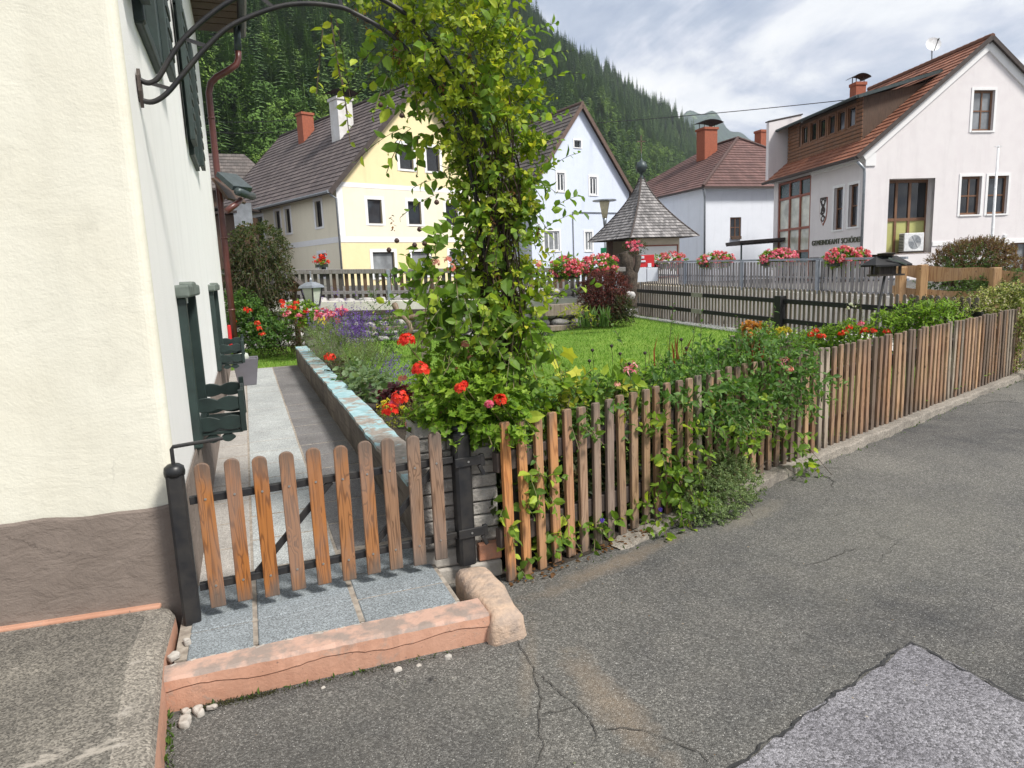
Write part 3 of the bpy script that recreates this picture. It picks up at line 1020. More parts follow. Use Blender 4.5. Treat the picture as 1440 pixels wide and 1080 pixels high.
# ------------------------------------------------------------------ paved path, step, terrace
path = thing('garden_path', None, None, PA, PRZ)
path['kind'] = 'structure'
mb = MB()
mb.bx(-.04, 1.22, -.45, 10.05, .02, .1355)
mb.build('grout', M_GROUT, path, world=False)
strips = [(.0, .275, M_SLABS), (.285, .735, M_SLABL), (.747, 1.20, M_SLABD)]
for k, (o0, o1, m_) in enumerate(strips):
    s = .32 + .07 * k
    mb = MB()
    while s < 9.9:
        e = min(s + .47, 10.0)
        mb.bx(o0 + random.uniform(0, .003), o1 - random.uniform(0, .003), s + .008, e - .008, .1, .138 + random.uniform(-.002, .002))
        s = e
    mb.build('paving_row', m_, path, world=False, bevel=.004, seg=1)
mb = MB()
for o0, o1 in ((.0, .275), (.287, .735), (.752, 1.20)):
    for s0, s1 in ((-.49, -.235), (-.223, .06), (.071, .31)):
        mb.bx(o0 + .01, o1, s0, s1, .1, .141 + random.uniform(-.002, .003))
mb.build('paving_row', M_SLABB, path, world=False, bevel=.005, seg=1)

st = thing('entrance_step', 'low salmon painted concrete step with flaking edge below the wooden garden gate', 'step', PA, PRZ)
mb = MB()
# nosing with uneven worn edge
NS = 46
vs, fs = [], []
for i in range(NS + 1):
    u = -.085 + 1.385 * i / NS
    yf = -.60 - .06 * i / NS + random.uniform(-.0015, .0015)
    top = .149 + random.uniform(-.0015, .001)
    lip = .088 + .012 * math.sin(i * .35) + random.uniform(-.003, .003)
    chip = random.choice([0, 0, 0, .006, .012]) if i > 3 else 0
    vs += [(u, yf + .004, -.05), (u, yf, lip - .004), (u, yf + .007, lip), (u, yf - .004, lip + .004), (u, yf - .003 + chip * .3, top - .012 - chip * .4), (u, yf + .008 + chip, top - chip * .1), (u, -.495, top + .001), (u, -.495, -.05)]
for i in range(NS):
    for j in range(7):
        k = i * 8 + j
        fs.append((k, k + 8, k + 9, k + 1))
fs += [tuple(range(8))[::-1], tuple(NS * 8 + j for j in range(8))]
mb.add(vs, [f for i, f in enumerate(fs) if not (i < NS * 7 and i % 7 in (4, 5))], 0)
mb.add(vs, [f for i, f in enumerate(fs) if i < NS * 7 and i % 7 in (4, 5)], 1)
mb.build('step_face', [M_SALMON, M_SALMONW], st, world=False, merge=True)
for i in range(24):
    u = -.04 + 1.24 * random.random()
    MB().box((u, -.497 + random.uniform(-.006, .006), .1475), (random.uniform(.015, .05), .012, .006), Matrix.Rotation(random.uniform(-.5, .5), 3, 'Z')).build('mortar_crumb', M_RUBBLE, st, world=False, bevel=.002, seg=1)

# rounded stone block at the right end of the step
def roundblock(name, c, s, rz, m_, parent, r=.06, noise_=.012, seed=0):
    bm = bmesh.new()
    fq = max(5, .55 / max(s))
    lim = max(s) / 6
    bmesh.ops.create_cube(bm, size=1)
    bmesh.ops.scale(bm, vec=s, verts=bm.verts)
    bmesh.ops.bevel(bm, geom=bm.edges[:] + bm.verts[:], offset=r, segments=3, profile=.6, affect='EDGES')
    bmesh.ops.subdivide_edges(bm, edges=[e for e in bm.edges if e.calc_length() > lim * 1.5], cuts=4, use_grid_fill=True)
    bmesh.ops.triangulate(bm, faces=[f for f in bm.faces if len(f.verts) > 4])
    from mathutils import noise as mn
    for v in bm.verts:
        v.co += Vector(mn.noise_vector(v.co * fq + Vector((seed, 0, 0)))) * noise_ + Vector(mn.noise_vector(v.co * fq * 3.4)) * noise_ * .45
    bmesh.ops.transform(bm, matrix=Matrix.Translation(c) @ Matrix.Rotation(rz, 4, 'Z'), verts=bm.verts)
    if parent is not None:
        bmesh.ops.transform(bm, matrix=wmat(parent).inverted(), verts=bm.verts)
    me = bpy.data.meshes.new(name)
    bm.to_mesh(me)
    bm.free()
    me.materials.append(m_)
    me.polygons.foreach_set('use_smooth', [True] * len(me.polygons))
    o = bpy.data.objects.new(name, me)
    COL.objects.link(o)
    if parent is not None:
        o.parent = parent
    return o


sb = thing('corner_stone', 'rounded sandstone block at the right end of the salmon step beside the asphalt', 'stone', (-.16, 3.2, 0))
roundblock('stone', (-.158, 3.215, .035), (.205, .60, .225), R(20), M_OLDSTONE, sb, .072, .022)
# terrace slab on the left with a rounded corner and a salmon side
tr = thing('terrace_slab', 'grey washed concrete terrace slab with salmon edge below the cream wall', 'terrace', (-1.7, 2.9, 0))
fe = Vector((-.966, -.259, 0))
t0 = Vector((-1.70, 3.06, 0))
cr = []
for i in range(7):
    an = R(15 + 62 * i / 6)
    cr.append(Vector((-1.745 + .13 * math.cos(R(90) - an), 2.95 + .13 * math.sin(R(90) - an), 0)))
tpoly = [t0 + fe * 6.0, t0 + fe * 6 + Vector((.26, -.966, 0)) * 3.2, Vector((-.72, .6, 0)), Vector((-1.19, 1.95, 0)), Vector((-1.50, 2.64, 0))] + cr[::-1]
vs, fs = [], []
n = len(tpoly)
cen = Vector((-3.2, 1.6, 0))
prof = [(.0, -.05), (.004, .11), (.0, .165), (-.014, .19), (-.04, .202), (-.13, .2035)]
for r_, z in prof:
    for p in tpoly:
        q = p + (p - cen).normalized() * r_
        vs.append((q.x, q.y, z))
for i in range(len(prof) - 1):
    for j in range(n):
        j2 = (j + 1) % n
        fs.append((i * n + j, i * n + j2, (i + 1) * n + j2, (i + 1) * n + j))
top = tuple(range((len(prof) - 1) * n, len(prof) * n))
mb = MB().add(vs, fs[:2 * n], 0).add(vs, fs[2 * n:], 2).add(vs, [top], 1)
mb.build('slab', [M_SALMON, M_TERR, M_RIM], tr, merge=True)
# salmon fillet along the foot of the house wall
mb = MB()
q0, q1 = t0 + Vector((-.02, .03, 0)), t0 + fe * 6 + Vector((0, .02, 0))
mb.beam(q0 + Vector((0, -.012, .205)), q1 + Vector((0, -.012, .205)), .10, .022)
mb.build('mortar_fillet', M_SALMON, tr, bevel=.008)

# rubble where the step meets the terrace
for i, (px, py, s_) in enumerate([(281, 1003, .035), (258, 1018, .04), (299, 998, .028), (262, 1001, .03), (455, 968, .012), (232, 905, .03), (246, 925, .035), (262, 905, .028), (560, 945, .022), (590, 938, .02), (630, 925, .025)]):
    g = G(px, py, .0 if py > 930 else .14)
    lab = ['white broken stone chip lying in the corner between step and terrace', 'grey angular stone chip lying at the foot of the terrace edge', 'flat pale chip lying below the salmon step face', 'grey crumbled mortar lump tucked beside the step corner', 'tiny white chip lying on asphalt below the step', 'grey mortar lump beside the foot of the left gate post', 'broken mortar piece between gate post and terrace edge', 'flat mortar piece in front of the left gate post', 'pale flake of mortar on the asphalt along the step', 'second pale flake of mortar nearer the corner stone', 'broken mortar flake below the right end of the step'][i]
    r_ = roundblock('stone_chip', (g.x, g.y, g.z + s_ * .22), (s_ * 1.5, s_, s_ * .7), random.uniform(0, 3), M_RUBBLE, None, s_ * .26, s_ * .42, i * 7.3)
    r_.data.polygons.foreach_set('use_smooth', [False] * len(r_.data.polygons))
    tag(r_, lab, 'stone chip', 'loose stone chips round the step')

# kerb along the picket fence
FS = Vector((-.055, 3.59, 0))
FE = Vector((6.96, 9.29, 0))
FD = (FE - FS).normalized()
FN = Vector((FD.y, -FD.x, 0))          # towards the road
FLEN = (FE - FS).length
vs, fs = [], []
NK = 120
for i in range(NK + 1):
    t = .75 + (FLEN + 1.6 - .75) * i / NK
    q = FS + FD * t
    rise = min(1, max(0, (t - .6) / 1.6))
    zt = .004 + .063 * rise + .004 * math.sin(i * 1.1)
    wd = .15 + .012 * math.sin(i * .7) + .01 * math.sin(i * 1.9) - .03 * rise
    for off, z in ((wd + .012, -.03), (wd, zt * .85), (wd - .02, zt), (-.10, zt + .006), (-.10, -.03)):
        p = q + FN * off
        vs.append((p.x, p.y, z))
for i in range(NK):
    for j in range(4):
        k = i * 5 + j
        fs.append((k, k + 1, k + 6, k + 5))
o = MB().add(vs, fs).build('kerb', M_KERB, merge=True, smooth=False)
o['kind'] = 'structure'

# soil under the near fence and in the beds
vs = [(-.10, 3.50, .008), (.55, 4.0, .008), (.9, 4.5, .1), (.2, 4.6, .14), (-.35, 4.2, .14), (-.12, 3.8, .012)]
o = MB().add(vs, [tuple(range(6))]).build('soil', M_SOIL)
o['kind'] = 'structure'
# ------------------------------------------------------------------ helpers for walls with window openings
def facade(mb, M, outline, holes, depth=.16, m=0):
    """M maps (u, d, z): u along the wall, d into the wall; wall surface at d=0"""
    mb.poly_holes(outline, [[(a, c), (b, c), (b, e), (a, e)] for a, c, b, e in holes], lambda u, z: M @ Vector((u, 0, z)), m)
    for a, c, b, e in holes:
        q = [(a, c), (b, c), (b, e), (a, e)]
        for i in range(4):
            (u0, z0), (u1, z1) = q[i], q[(i + 1) % 4]
            mb.add([M @ Vector((u0, 0, z0)), M @ Vector((u0, depth, z0)), M @ Vector((u1, depth, z1)), M @ Vector((u1, 0, z1))], [(0, 1, 2, 3)], m)


def window(parent, M, u0, z0, u1, z1, frame, pane, trim=None, tw=.14, nv=1, nh=0, recess=.10, fw=.07, bw=.05, curtain=False, sill=None, name='window'):
    mb = MB()
    r0, r1 = recess, recess + .06
    mb.bx(u0, u0 + fw, r0, r1, z0, z1, M=M).bx(u1 - fw, u1, r0, r1, z0, z1, M=M)
    mb.bx(u0 + fw, u1 - fw, r0, r1, z0, z0 + fw, M=M).bx(u0 + fw, u1 - fw, r0, r1, z1 - fw, z1, M=M)
    for i in range(nv):
        uc = u0 + (u1 - u0) * (i + 1) / (nv + 1)
        mb.bx(uc - bw / 2, uc + bw / 2, r0 + .003, r1 + .003, z0 + fw, z1 - fw, M=M)
    for i in range(nh):
        zc = z0 + (z1 - z0) * (i + 1) / (nh + 1)
        mb.bx(u0 + fw, u1 - fw, r0 + .006, r1 - .003, zc - bw / 2, zc + bw / 2, M=M)
    w = mb.build(name, frame, parent)
    MB().bx(u0 + .01, u1 - .01, r1 - .025, r1 - .015, z0 + .01, z1 - .01, M=M).build('pane', pane, w)
    if trim:
        t = tw
        mb = MB()
        d0, d1 = -.025, .03
        mb.bx(u0 - t, u0, d0, d1, z0 - t * .6, z1 + t, M=M).bx(u1, u1 + t, d0, d1, z0 - t * .6, z1 + t, M=M)
        mb.bx(u0, u1, d0, d1, z1, z1 + t, M=M).bx(u0, u1, d0 - .02, d1, z0 - t * .6, z0, M=M)
        mb.build('surround', trim, w)
    if sill:
        MB().bx(u0 - .05, u1 + .05, -.06, recess + .02, z0 - .04, z0 + .012, M=M).build('sill', sill, w)
    return w


def Mwall(o, udir, ddir):
    u = Vector((udir[0], udir[1], 0)).normalized()
    d = Vector((ddir[0], ddir[1], 0)).normalized()
    return Matrix(((u.x, d.x, 0, o[0]), (u.y, d.y, 0, o[1]), (0, 0, 1, o[2] if len(o) > 2 else 0), (0, 0, 0, 1)))


# ------------------------------------------------------------------ cream house on the left
H = thing('cream_house', 'cream plastered house wall with brown plinth and dark green window frames beside the gate', 'house', (-3.0, 5.0, 0))
pd = Vector((-.357, .934, 0)).normalized()
pn = Vector((pd.y, -pd.x, 0))
HS, HZ = 11.3, 6.55
Ms = Mwall(PA, pd, -pn)                       # side wall: u along the path, d into the house
wins = [(1.2, .78, 2.05, 1.58), (5.35, .78, 6.7, 1.58), (.68, 3.12, 1.5, 4.4), (4.5, 3.12, 5.5, 4.4)]
mb = MB()
facade(mb, Ms, [(.06, 0), (HS, 0), (HS, HZ), (.06, HZ)], wins, .2)
mb.build('side_wall', M_SIDE, H)
Mf = Mwall(PA, fe, Vector((-fe.y, fe.x, 0)) * -1)
mb = MB()
vs, fs = [], []
for i in range(7):
    a0 = i / 6
    # rounded plaster corner between the two walls
    p0 = PA + pd * .06
    p1 = PA + fe * .06
    q = p0.lerp(PA, a0).lerp(PA.lerp(p1, a0), a0)
    vs += [(q.x, q.y, 0), (q.x, q.y, HZ)]
for i in range(6):
    fs.append((2 * i, 2 * i + 1, 2 * i + 3, 2 * i + 2))
mb.add(vs, fs)
q0, q1 = PA + fe * .06, PA + fe * 8.0
mb.add([q0, q1, q1 + Vector((0, 0, HZ)), q0 + Vector((0, 0, HZ))], [(0, 1, 2, 3)])
mb.build('front_wall', M_FRONT, H, smooth=False)
# plinth, a hand's breadth of thicker plaster
mb = MB()
off = 0.014
ring = [PA + pd * HS + pn * off, PA + pd * .07 + pn * off]
for i in range(1, 6):
    a0 = i / 6
    p0, p1 = PA + pd * .07 + pn * off, PA + fe * .07 + Vector((.259, -.966, 0)) * off
    cc = PA + pn * off + Vector((.1, -.06, 0)) * .1
    ring.append(p0.lerp(cc, a0).lerp(cc.lerp(p1, a0), a0))
ring += [PA + fe * (.07 + .06 * i) + Vector((.259, -.966, 0)) * off for i in range(60)] + [PA + fe * 8 + Vector((.259, -.966, 0)) * off]
vs, fs = [], []
for p in ring:
    for kz, z in enumerate((0, .675, .688)):
        if z:
            z += .006 * math.sin(p.x * 9 + p.y * 3) + .004 * math.sin(p.x * 23)
        q = p if kz < 2 else p - (pn * .35 + Vector((.259, -.966, 0)) * .35) * off
        vs.append((q.x, q.y, z))
for i in range(len(ring) - 1):
    for j in range(2):
        fs.append((3 * i + j, 3 * i + 3 + j, 3 * i + 4 + j, 3 * i + 1 + j))
mb.add(vs, fs)
mb.build('plinth', M_PLINTH, H)
# far end wall, top and roof
mb = MB()
qe = PA + pd * HS
mb.add([qe, qe - pn * 8, qe - pn * 8 + Vector((0, 0, HZ)), qe + Vector((0, 0, HZ))], [(0, 1, 2, 3)])
mb.build('back_wall', M_SIDE, H)
mb = MB()
for s0, s1 in ((-.6, HS + .5),):
    mb.bx(s0, s1, -.75, 8.0, HZ + .02, HZ + .14, M=Ms)
for k in range(36):
    mb.bx(-.6 + k * .34, -.6 + k * .34 + .30, -.74, .3, HZ - .005, HZ + .02, M=Ms)
mb.build('eave_soffit', M_DARKWOOD, H)
mb = MB()
mb.add([Ms @ Vector(v) for v in ((-.6, -.78, HZ + .15), (HS + .5, -.78, HZ + .15), (HS + .5, 4, HZ + 3.2), (-.6, 4, HZ + 3.2))], [(0, 1, 2, 3)])
mb.build('roof', M_ROOFBR, H)
gm = MB()
gp = [Ms @ Vector((-.6, -.84, HZ + .06)), Ms @ Vector((HS + .55, -.84, HZ + .03))]
gm.tube(gp, .075, 10)
gm.build('gutter', M_ZINCD, H, smooth=True)
dp = MB()
zt = HZ - .02
dpts = [(HS + .1, -.72, 6.15), (HS + .1, -.71, 5.98), (HS + .08, -.66, 5.86), (HS + .06, -.5, 5.74), (HS + .04, -.28, 5.60), (HS + .03, -.17, 5.48), (HS + .02, -.12, 5.3), (HS + .02, -.12, 4.85), (HS + .02, -.12, 2.5), (HS + .02, -.12, .1)]
dp.tube([Ms @ Vector(p) for p in dpts], .06, 12)
for z in (4.85, 2.6, 1.2):
    dp.tube([Ms @ Vector((HS + .02, -.12, z - .02)), Ms @ Vector((HS + .02, -.12, z + .02))], .068, 12)
D_ = dp.build('downpipe', M_PIPE, H, smooth=True)
MB().tube([Ms @ Vector((HS + .1, -.72, 6.12)), Ms @ Vector((HS + .1, -.74, HZ + .05))], .066, 12).build('outlet', M_ZINCD, D_, smooth=True)
# low side roof with a dark green edge beyond the corner
mb = MB()
a0 = P(318, 246, 13.6)
ax = Vector((.80, -.55, -.52))
mb.beam(a0, a0 + Vector((.36, -.2, -.30)), .45, .10)
mb.build('side_roof_edge', M_ZINCD, H, bevel=.01)
q = P(343, 272, 13.4)
MB().tube([q + Vector((0, -.3, 0)), q + Vector((-.02, .5, .0))], .075, 10).build('side_gutter', M_ZINCD, H, smooth=True)
MB().tube([P(338, 281, 13.4), P(331, 288, 13.2), P(318, 297, 13.0)], .055, 10).build('side_downpipe', M_PIPE, H, smooth=True)
mb = MB()
mb.beam(P(312, 255, 13.9), P(333, 283, 13.9), .9, .05)
mb.build('side_soffit', M_DARKWOOD, H)

# windows of the side wall: deep green frames, folded shutters and carved flower boxes
for k, (u0, z0, u1, z1) in enumerate(wins):
    w = window(H, Ms, u0, z0, u1, z1, M_GREEN, M_GLASSD, None, nv=1, nh=0, recess=.03, fw=.08)
    mb = MB()
    d = -.05
    mb.bx(u0 - .06, u0 + .01, d, .02, z0 - .09, z1 + .05, M=Ms).bx(u1 - .01, u1 + .06, d, .02, z0 - .05, z1 + .05, M=Ms)
    mb.bx(u0 - .05, u1 + .05, d + .01, .02, z0 - .10, z0 - .02, M=Ms)
    mb.build('window_case', M_GREEN, w, bevel=.008)
    mb = MB()
    for j in range(3):
        f0 = j / 3
        mb.bx(u0 - .10 + f0 * (u1 - u0 + .2), u0 - .10 + (f0 + .33) * (u1 - u0 + .2), d - .03, .02, z1 + .052, z1 + .13 + .02 * (j == 1), M=Ms)
    mb.build('carved_header', M_GREENLIGHT if k < 2 else M_GREEN, w, bevel=.015)
    if k >= 2:
        for a, b in ((u0 - .50, u0 - .095), (u1 + .095, u1 + .50)):
            sh = MB()
            sh.bx(a, b, -.09, -.045, z0 - .03, z1 + .08, M=Ms)
            for j in range(9):
                zz_ = z0 + .08 + j * (z1 - z0 - .1) / 9
                sh.bx(a + .06, b - .06, -.10, -.085, zz_, zz_ + .07, M=Ms)
            sh.build('shutter', M_GREEN, w, bevel=.006)
    if k < 2:
        # carved flower box: scalloped boards on three sides, held on brackets
        fb = MB()
        b0, b1 = (1.42, 2.12) if k == 0 else (5.75, 6.85)
        zb = .74

        def scallop(pa, pb, z0_, z1_, th, amp, n=13, per=2):
            """board between pa and pb (u,d) with wavy upper and lower edge"""
            vs, fs = [], []
            du, dd = pb[0] - pa[0], pb[1] - pa[1]
            ln = math.hypot(du, dd)
            nx, ny = -dd / ln * th / 2, du / ln * th / 2
            for i in range(n):
                t = i / (n - 1)
                wv = amp * (abs(math.sin(math.pi * per * t)) - .5)
                for sg in (-1, 1):
                    for z in (z0_ - wv * .8, z1_ + wv):
                        vs.append(Ms @ Vector((pa[0] + du * t + sg * nx, pa[1] + dd * t + sg * ny, z)))
            for i in range(n - 1):
                k0, k1 = i * 4, (i + 1) * 4
                fs += [(k0, k1, k1 + 1, k0 + 1), (k0 + 2, k0 + 3, k1 + 3, k1 + 2), (k0 + 1, k1 + 1, k1 + 3, k0 + 3), (k0, k0 + 2, k1 + 2, k1)]
            fs += [(0, 1, 3, 2), ((n - 1) * 4, (n - 1) * 4 + 2, (n - 1) * 4 + 3, (n - 1) * 4 + 1)]
            fb.add(vs, fs)
        for zz0, zz1 in ((zb + .005, zb + .085), (zb + .135, zb + .215)):
            scallop((b0, .0), (b0, -.30), zz0, zz1, .022, .022)
            scallop((b1, .0), (b1, -.30), zz0, zz1, .022, .022)
            scallop((b0, -.30), (b1, -.30), zz0, zz1, .022, .02, 19, 3)
        for u_ in (b0, b1):
            fb.bx(u_ - .02, u_ + .02, -.315, -.28, zb - .02, zb + .26, M=Ms)
        fb.bx(b0, b1, -.29, -.02, zb - .03, zb - .008, M=Ms)
        scallop((b0 + .02, -.05), (b0 + .02, -.24), zb - .075, zb - .04, .025, .03)
        scallop((b1 - .02, -.05), (b1 - .02, -.24), zb - .075, zb - .04, .025, .03)
        fb.build('flower_box', M_GREEN, w, bevel=.004, seg=1)

# ------------------------------------------------------------------ gate posts, gate, pillar
def octpost(mb, c, z0, z1, h=.046, ch=.014):
    p = [(h, -h + ch), (h, h - ch), (h - ch, h), (-h + ch, h), (-h, h - ch), (-h, -h + ch), (-h + ch, -h), (h - ch, -h)]
    ca, sa = math.cos(R(24)), math.sin(R(24))
    poly = [(c[0] + x * ca - y * sa, c[1] + x * sa + y * ca) for x, y in p]
    mb.prism(poly, z0, z1)


gp1 = thing('gate_post', 'black metal gate post with thin bent latch rod on top against the cream corner', 'gate post', (-1.553, 3.015, .12))
mb = MB()
octpost(mb, (-1.553, 3.015), .10, .855, .038, .011)
mb.build('post', M_IRON, gp1)
MB().lathe([(.044, .852), (.046, .87), (.042, .892), (.026, .905), (0.001, .909)], (-1.553, 3.015, 0), 20).build('cap', M_PLBLACK, gp1, smooth=True)
gd = Vector((1.0, .4816, 0)).normalized()
MB().tube([(-1.553, 3.015, .9), (-1.553, 3.015, .975), (-1.548, 3.018, .985), tuple(Vector((-1.553, 3.015, .985)) + Vector((.20, .085, .012)))], .009, 8).build('latch_rod', M_IRON, gp1)
gp2 = thing('gate_post', 'black metal hinge post with two hinge brackets in front of the block pillar', 'gate post', (-.292, 3.575, .12))
mb = MB()
octpost(mb, (-.292, 3.575), .13, .86)
mb.build('post', M_IRON, gp2)
MB().lathe([(.050, .857), (.046, .868), (.03, .872), (.03, .885), (.048, .89), (.046, .905), (.001, .912)], (-.292, 3.575, 0), 20).build('cap', M_PLBLACK, gp2, smooth=True)
gn = Vector((gd.y, -gd.x, 0))
for z in (.715, .315):
    c = Vector((-.292, 3.575, z))
    mb = MB()
    mb.beam(c + gn * .05 - gd * .055, c + gn * .05 + gd * .115, .012, .05)
    mb.beam(c + gn * .045 + gd * .10 + Vector((0, 0, .03)), c + gn * .045 + gd * .105 + Vector((0, 0, -.035)), .025, .025)
    mb.beam(c + gn * .045 + gd * .085 + Vector((0, 0, -.03)), c + gn * .045 + gd * .11 + Vector((0, 0, -.085)), .02, .022)
    h_ = mb.build('hinge_bracket', M_IRON, gp2, bevel=.003)
    MB().tube([c + gn * .056 + gd * .02, c + gn * .06 + gd * .02], .006, 8).build('screw', M_SCREW, h_)

gt = thing('garden_gate', 'low garden gate of ten orange brown wooden pickets on a black metal frame', 'gate', (-.9, 3.22, .15))
g0 = Vector((-1.515, 3.045, 0))
g1 = Vector((-.335, 3.55, 0))
gdir = (g1 - g0).normalized()
gnr = Vector((gdir.y, -gdir.x, 0))
mb = MB()
for z in (.725, .30):
    mb.beam(g0 + Vector((0, 0, z - .004)), g1 + Vector((0, 0, z + .004)), .03, .036)
mid = g0.lerp(g1, .5)
mb.beam(g0.lerp(g1, .20) + Vector((0, 0, .31)) - gnr * .002, g0.lerp(g1, .50) + Vector((0, 0, .71)) - gnr * .002, .022, .03)
mb.beam(g0.lerp(g1, .63) + Vector((0, 0, .31)) - gnr * .002, g0.lerp(g1, .93) + Vector((0, 0, .71)) - gnr * .002, .022, .03)
mb.build('metal_frame', M_IRON, gt, bevel=.003)


def picket_mesh(w, t, h, top='round', n=9):
    """upright board, bottom at z=0, front face at y=-t"""
    prof = []
    if top == 'round':
        rr = w / 2
        for i in range(n + 1):
            a_ = math.pi * i / n
            prof.append((rr * math.cos(a_), h - rr * .8 + rr * .8 * math.sin(a_)))
    else:
        prof = [(w / 2, h - .012), (w / 2 - .006, h), (-w / 2 + .006, h), (-w / 2, h - .012)]
    prof += [(-w / 2, 0), (w / 2, 0)]
    k = len(prof)
    vs = [(x, -t, z) for x, z in prof] + [(x, 0, z) for x, z in prof]
    fs = [tuple(range(k))[::-1], tuple(range(k, 2 * k))] + [(i, (i + 1) % k, k + (i + 1) % k, k + i) for i in range(k)]
    return MB().add(vs, fs)


gang = math.atan2(gdir.y, gdir.x)
feet = [(-1.399, 2.956), (-1.288, 3.000), (-1.177, 3.058), (-1.062, 3.108), (-.948, 3.158), (-.838, 3.218), (-.724, 3.272), (-.618, 3.325), (-.503, 3.378), (-.397, 3.432)]
gcol = [(.54, .21, .045), (.52, .195, .04), (.52, .20, .045), (.52, .22, .065), (.54, .21, .05), (.50, .22, .075), (.50, .22, .075), (.40, .23, .13), (.40, .245, .15), (.40, .25, .16)]
pk0 = None
for i, (x, y) in enumerate(feet):
    base = Vector((x, y, 0))
    t_ = (base - g0).dot(gdir)
    q = g0 + gdir * t_ + gnr * .018
    if pk0 is None:
        o = picket_mesh(.068, .021, .705).build('picket', M_GATEWOOD, gt, world=False, bevel=.004)
        s1 = MB().tube([(0, -.0205, .11), (0, -.024, .11)], .0055, 10).build('screw', M_SCREW, o, world=False)
        s2 = MB().tube([(0, -.0205, .535), (0, -.024, .535)], .0055, 10).build('screw', M_SCREW, o, world=False)
        pk0 = o
    else:
        o = copy_tree(pk0, gt)
    o.location = q - gt.location + Vector((0, 0, .192 + .004 * math.sin(i * 2.2)))
    o.rotation_euler = (0, R(random.uniform(-.5, .5)), gang)
    o.color = (*(v * .80 for v in gcol[i]), 1)

# block pillar behind the hinge post
pl = thing('block_pillar', 'grey split face block pillar with salmon painted brick at its foot behind the hinge post', 'pillar', (-.33, 3.75, 0))
pfd = Vector((.95, .31, 0)).normalized()
pfn = Vector((pfd.y, -pfd.x, 0))
pc0 = Vector((-.105, 3.69, 0))           # front right corner
mb = MB()
mb.beam(pc0 - pfd * .44 - pfn * .15 + Vector((0, 0, .45)), pc0 - pfd * .012 - pfn * .15 + Vector((0, 0, .45)), .26, .84)
mb.build('core', M_MORTAR, pl)
zc = .22
while zc < .86:
    L0 = .0
    mb = MB()
    nb = 0
    cuts = [0, .19 + random.uniform(-.04, .04), .45] if int(zc * 100) % 2 else [0, .27 + random.uniform(-.04, .04), .45]
    for a_, b_ in zip(cuts[:-1], cuts[1:]):
        rr = random.uniform(-.004, .006)
        p0 = pc0 - pfd * (b_ - .004) - pfn * (.14 - rr)
        p1 = pc0 - pfd * (a_ + .004) - pfn * (.14 - rr)
        mb.beam(p0 + Vector((0, 0, zc + .036)), p1 + Vector((0, 0, zc + .036)), .29, .069)
    mb.build('block_course', M_BLOCK, pl, bevel=.007)
    zc += .078
mb = MB()
mb.beam(pc0 - pfd * .13 - pfn * .13 + Vector((0, 0, .155)), pc0 + pfd * .003 - pfn * .13 + Vector((0, 0, .155)), .3, .10)
mb.build('painted_brick', M_BRICKPAINT, pl, bevel=.008)
mb = MB()
mb.beam(pc0 - pfd * .46 - pfn * .13 + Vector((0, 0, .05)), pc0 + pfd * .0 - pfn * .13 + Vector((0, 0, .05)), .32, .10)
mb.beam(pc0 - pfd * .46 - pfn * .13 + Vector((0, 0, .155)), pc0 - pfd * .14 - pfn * .13 + Vector((0, 0, .155)), .29, .10)
mb.build('base_stone', M_RUBBLE, pl, bevel=.012)

# ------------------------------------------------------------------ the long picket fence by the road
fn = thing('picket_fence', 'long low picket fence of narrow brown and silvery boards along the asphalt road', 'fence', FS, math.atan2(FD.y, FD.x))
pitch = .1155
npk = int(FLEN / pitch) + 1
o0 = picket_mesh(.058, .026, .90, 'flat').build('picket', M_PICKET, fn, world=False, bevel=.003, seg=1)
warm = [(.62, .27, .09), (.58, .28, .11), (.52, .28, .13), (.58, .28, .11), (.50, .27, .14), (.40, .265, .175), (.34, .25, .185), (.30, .225, .175)]
for i in range(npk):
    o = o0 if i == 0 else copy_tree(o0, fn)
    t = i * pitch
    rise = min(1, max(0, (t - .6) / 1.6))
    o.location = (t, .0, .012 + .05 * rise + random.uniform(-.006, .006))
    o.rotation_euler = (R(random.uniform(-.6, .6)), R(random.uniform(-.6, .6)), R(random.uniform(-2, 2)))
    if i < 8:
        c = warm[i]
    else:
        g = random.random()
        k = random.uniform(.62, 1.28)  # wide tone spread per board also mimics lit fronts against dark sides
        c = [(.38, .22, .12), (.29, .18, .105), (.48, .31, .18), (.42, .36, .28), (.21, .145, .095)][random.choice([0, 0, 1, 2, 2, 3, 4])]
        c = tuple(v * k for v in c)
    o.color = (*c, 1)
    o.scale = (random.uniform(.95, 1.05), 1, random.uniform(.992, 1.008))
for z in (.26, .69):
    MB().bx(-.05, FLEN, .004, .05, z - .055, z + .055).build('rail', M_OLDRAIL, fn, world=False, bevel=.005)
for t in (.12, 2.4, 4.7, 7.0, FLEN - .1):
    MB().bx(t - .04, t + .04, .052, .13, -.1, .86).build('post', M_OLDRAIL, fn, world=False, bevel=.006)

# fence stub that carries on round the corner to the right
f2 = thing('corner_fence', 'short stretch of wooden pickets beyond the fence corner behind the cream tipped hedge', 'fence', (7.05, 9.3, 0), R(5))
for i in range(9):
    o = copy_tree(o0, f2)
    o.location = (.08 + i * .12, .25, .08)
    o.color = (.26, .21, .17, 1)
MB().bx(0, 1.1, .254, .29, .62, .70).build('rail', M_OLDRAIL, f2, world=False)

# ------------------------------------------------------------------ iron rose arch from the house to the pillar
ar = thing('rose_arch', 'black iron garden arch with double bars and rungs fixed to the house wall', 'arch', (-1.745, 3.48, 2.6))
aa, ab = Vector((-1.745, 3.48, 0)), Vector((-.05, 3.98, 0))
ad = (ab - aa).normalized()


def AR(u, z):
    q = aa + ad * u
    return Vector((q.x, q.y, z))


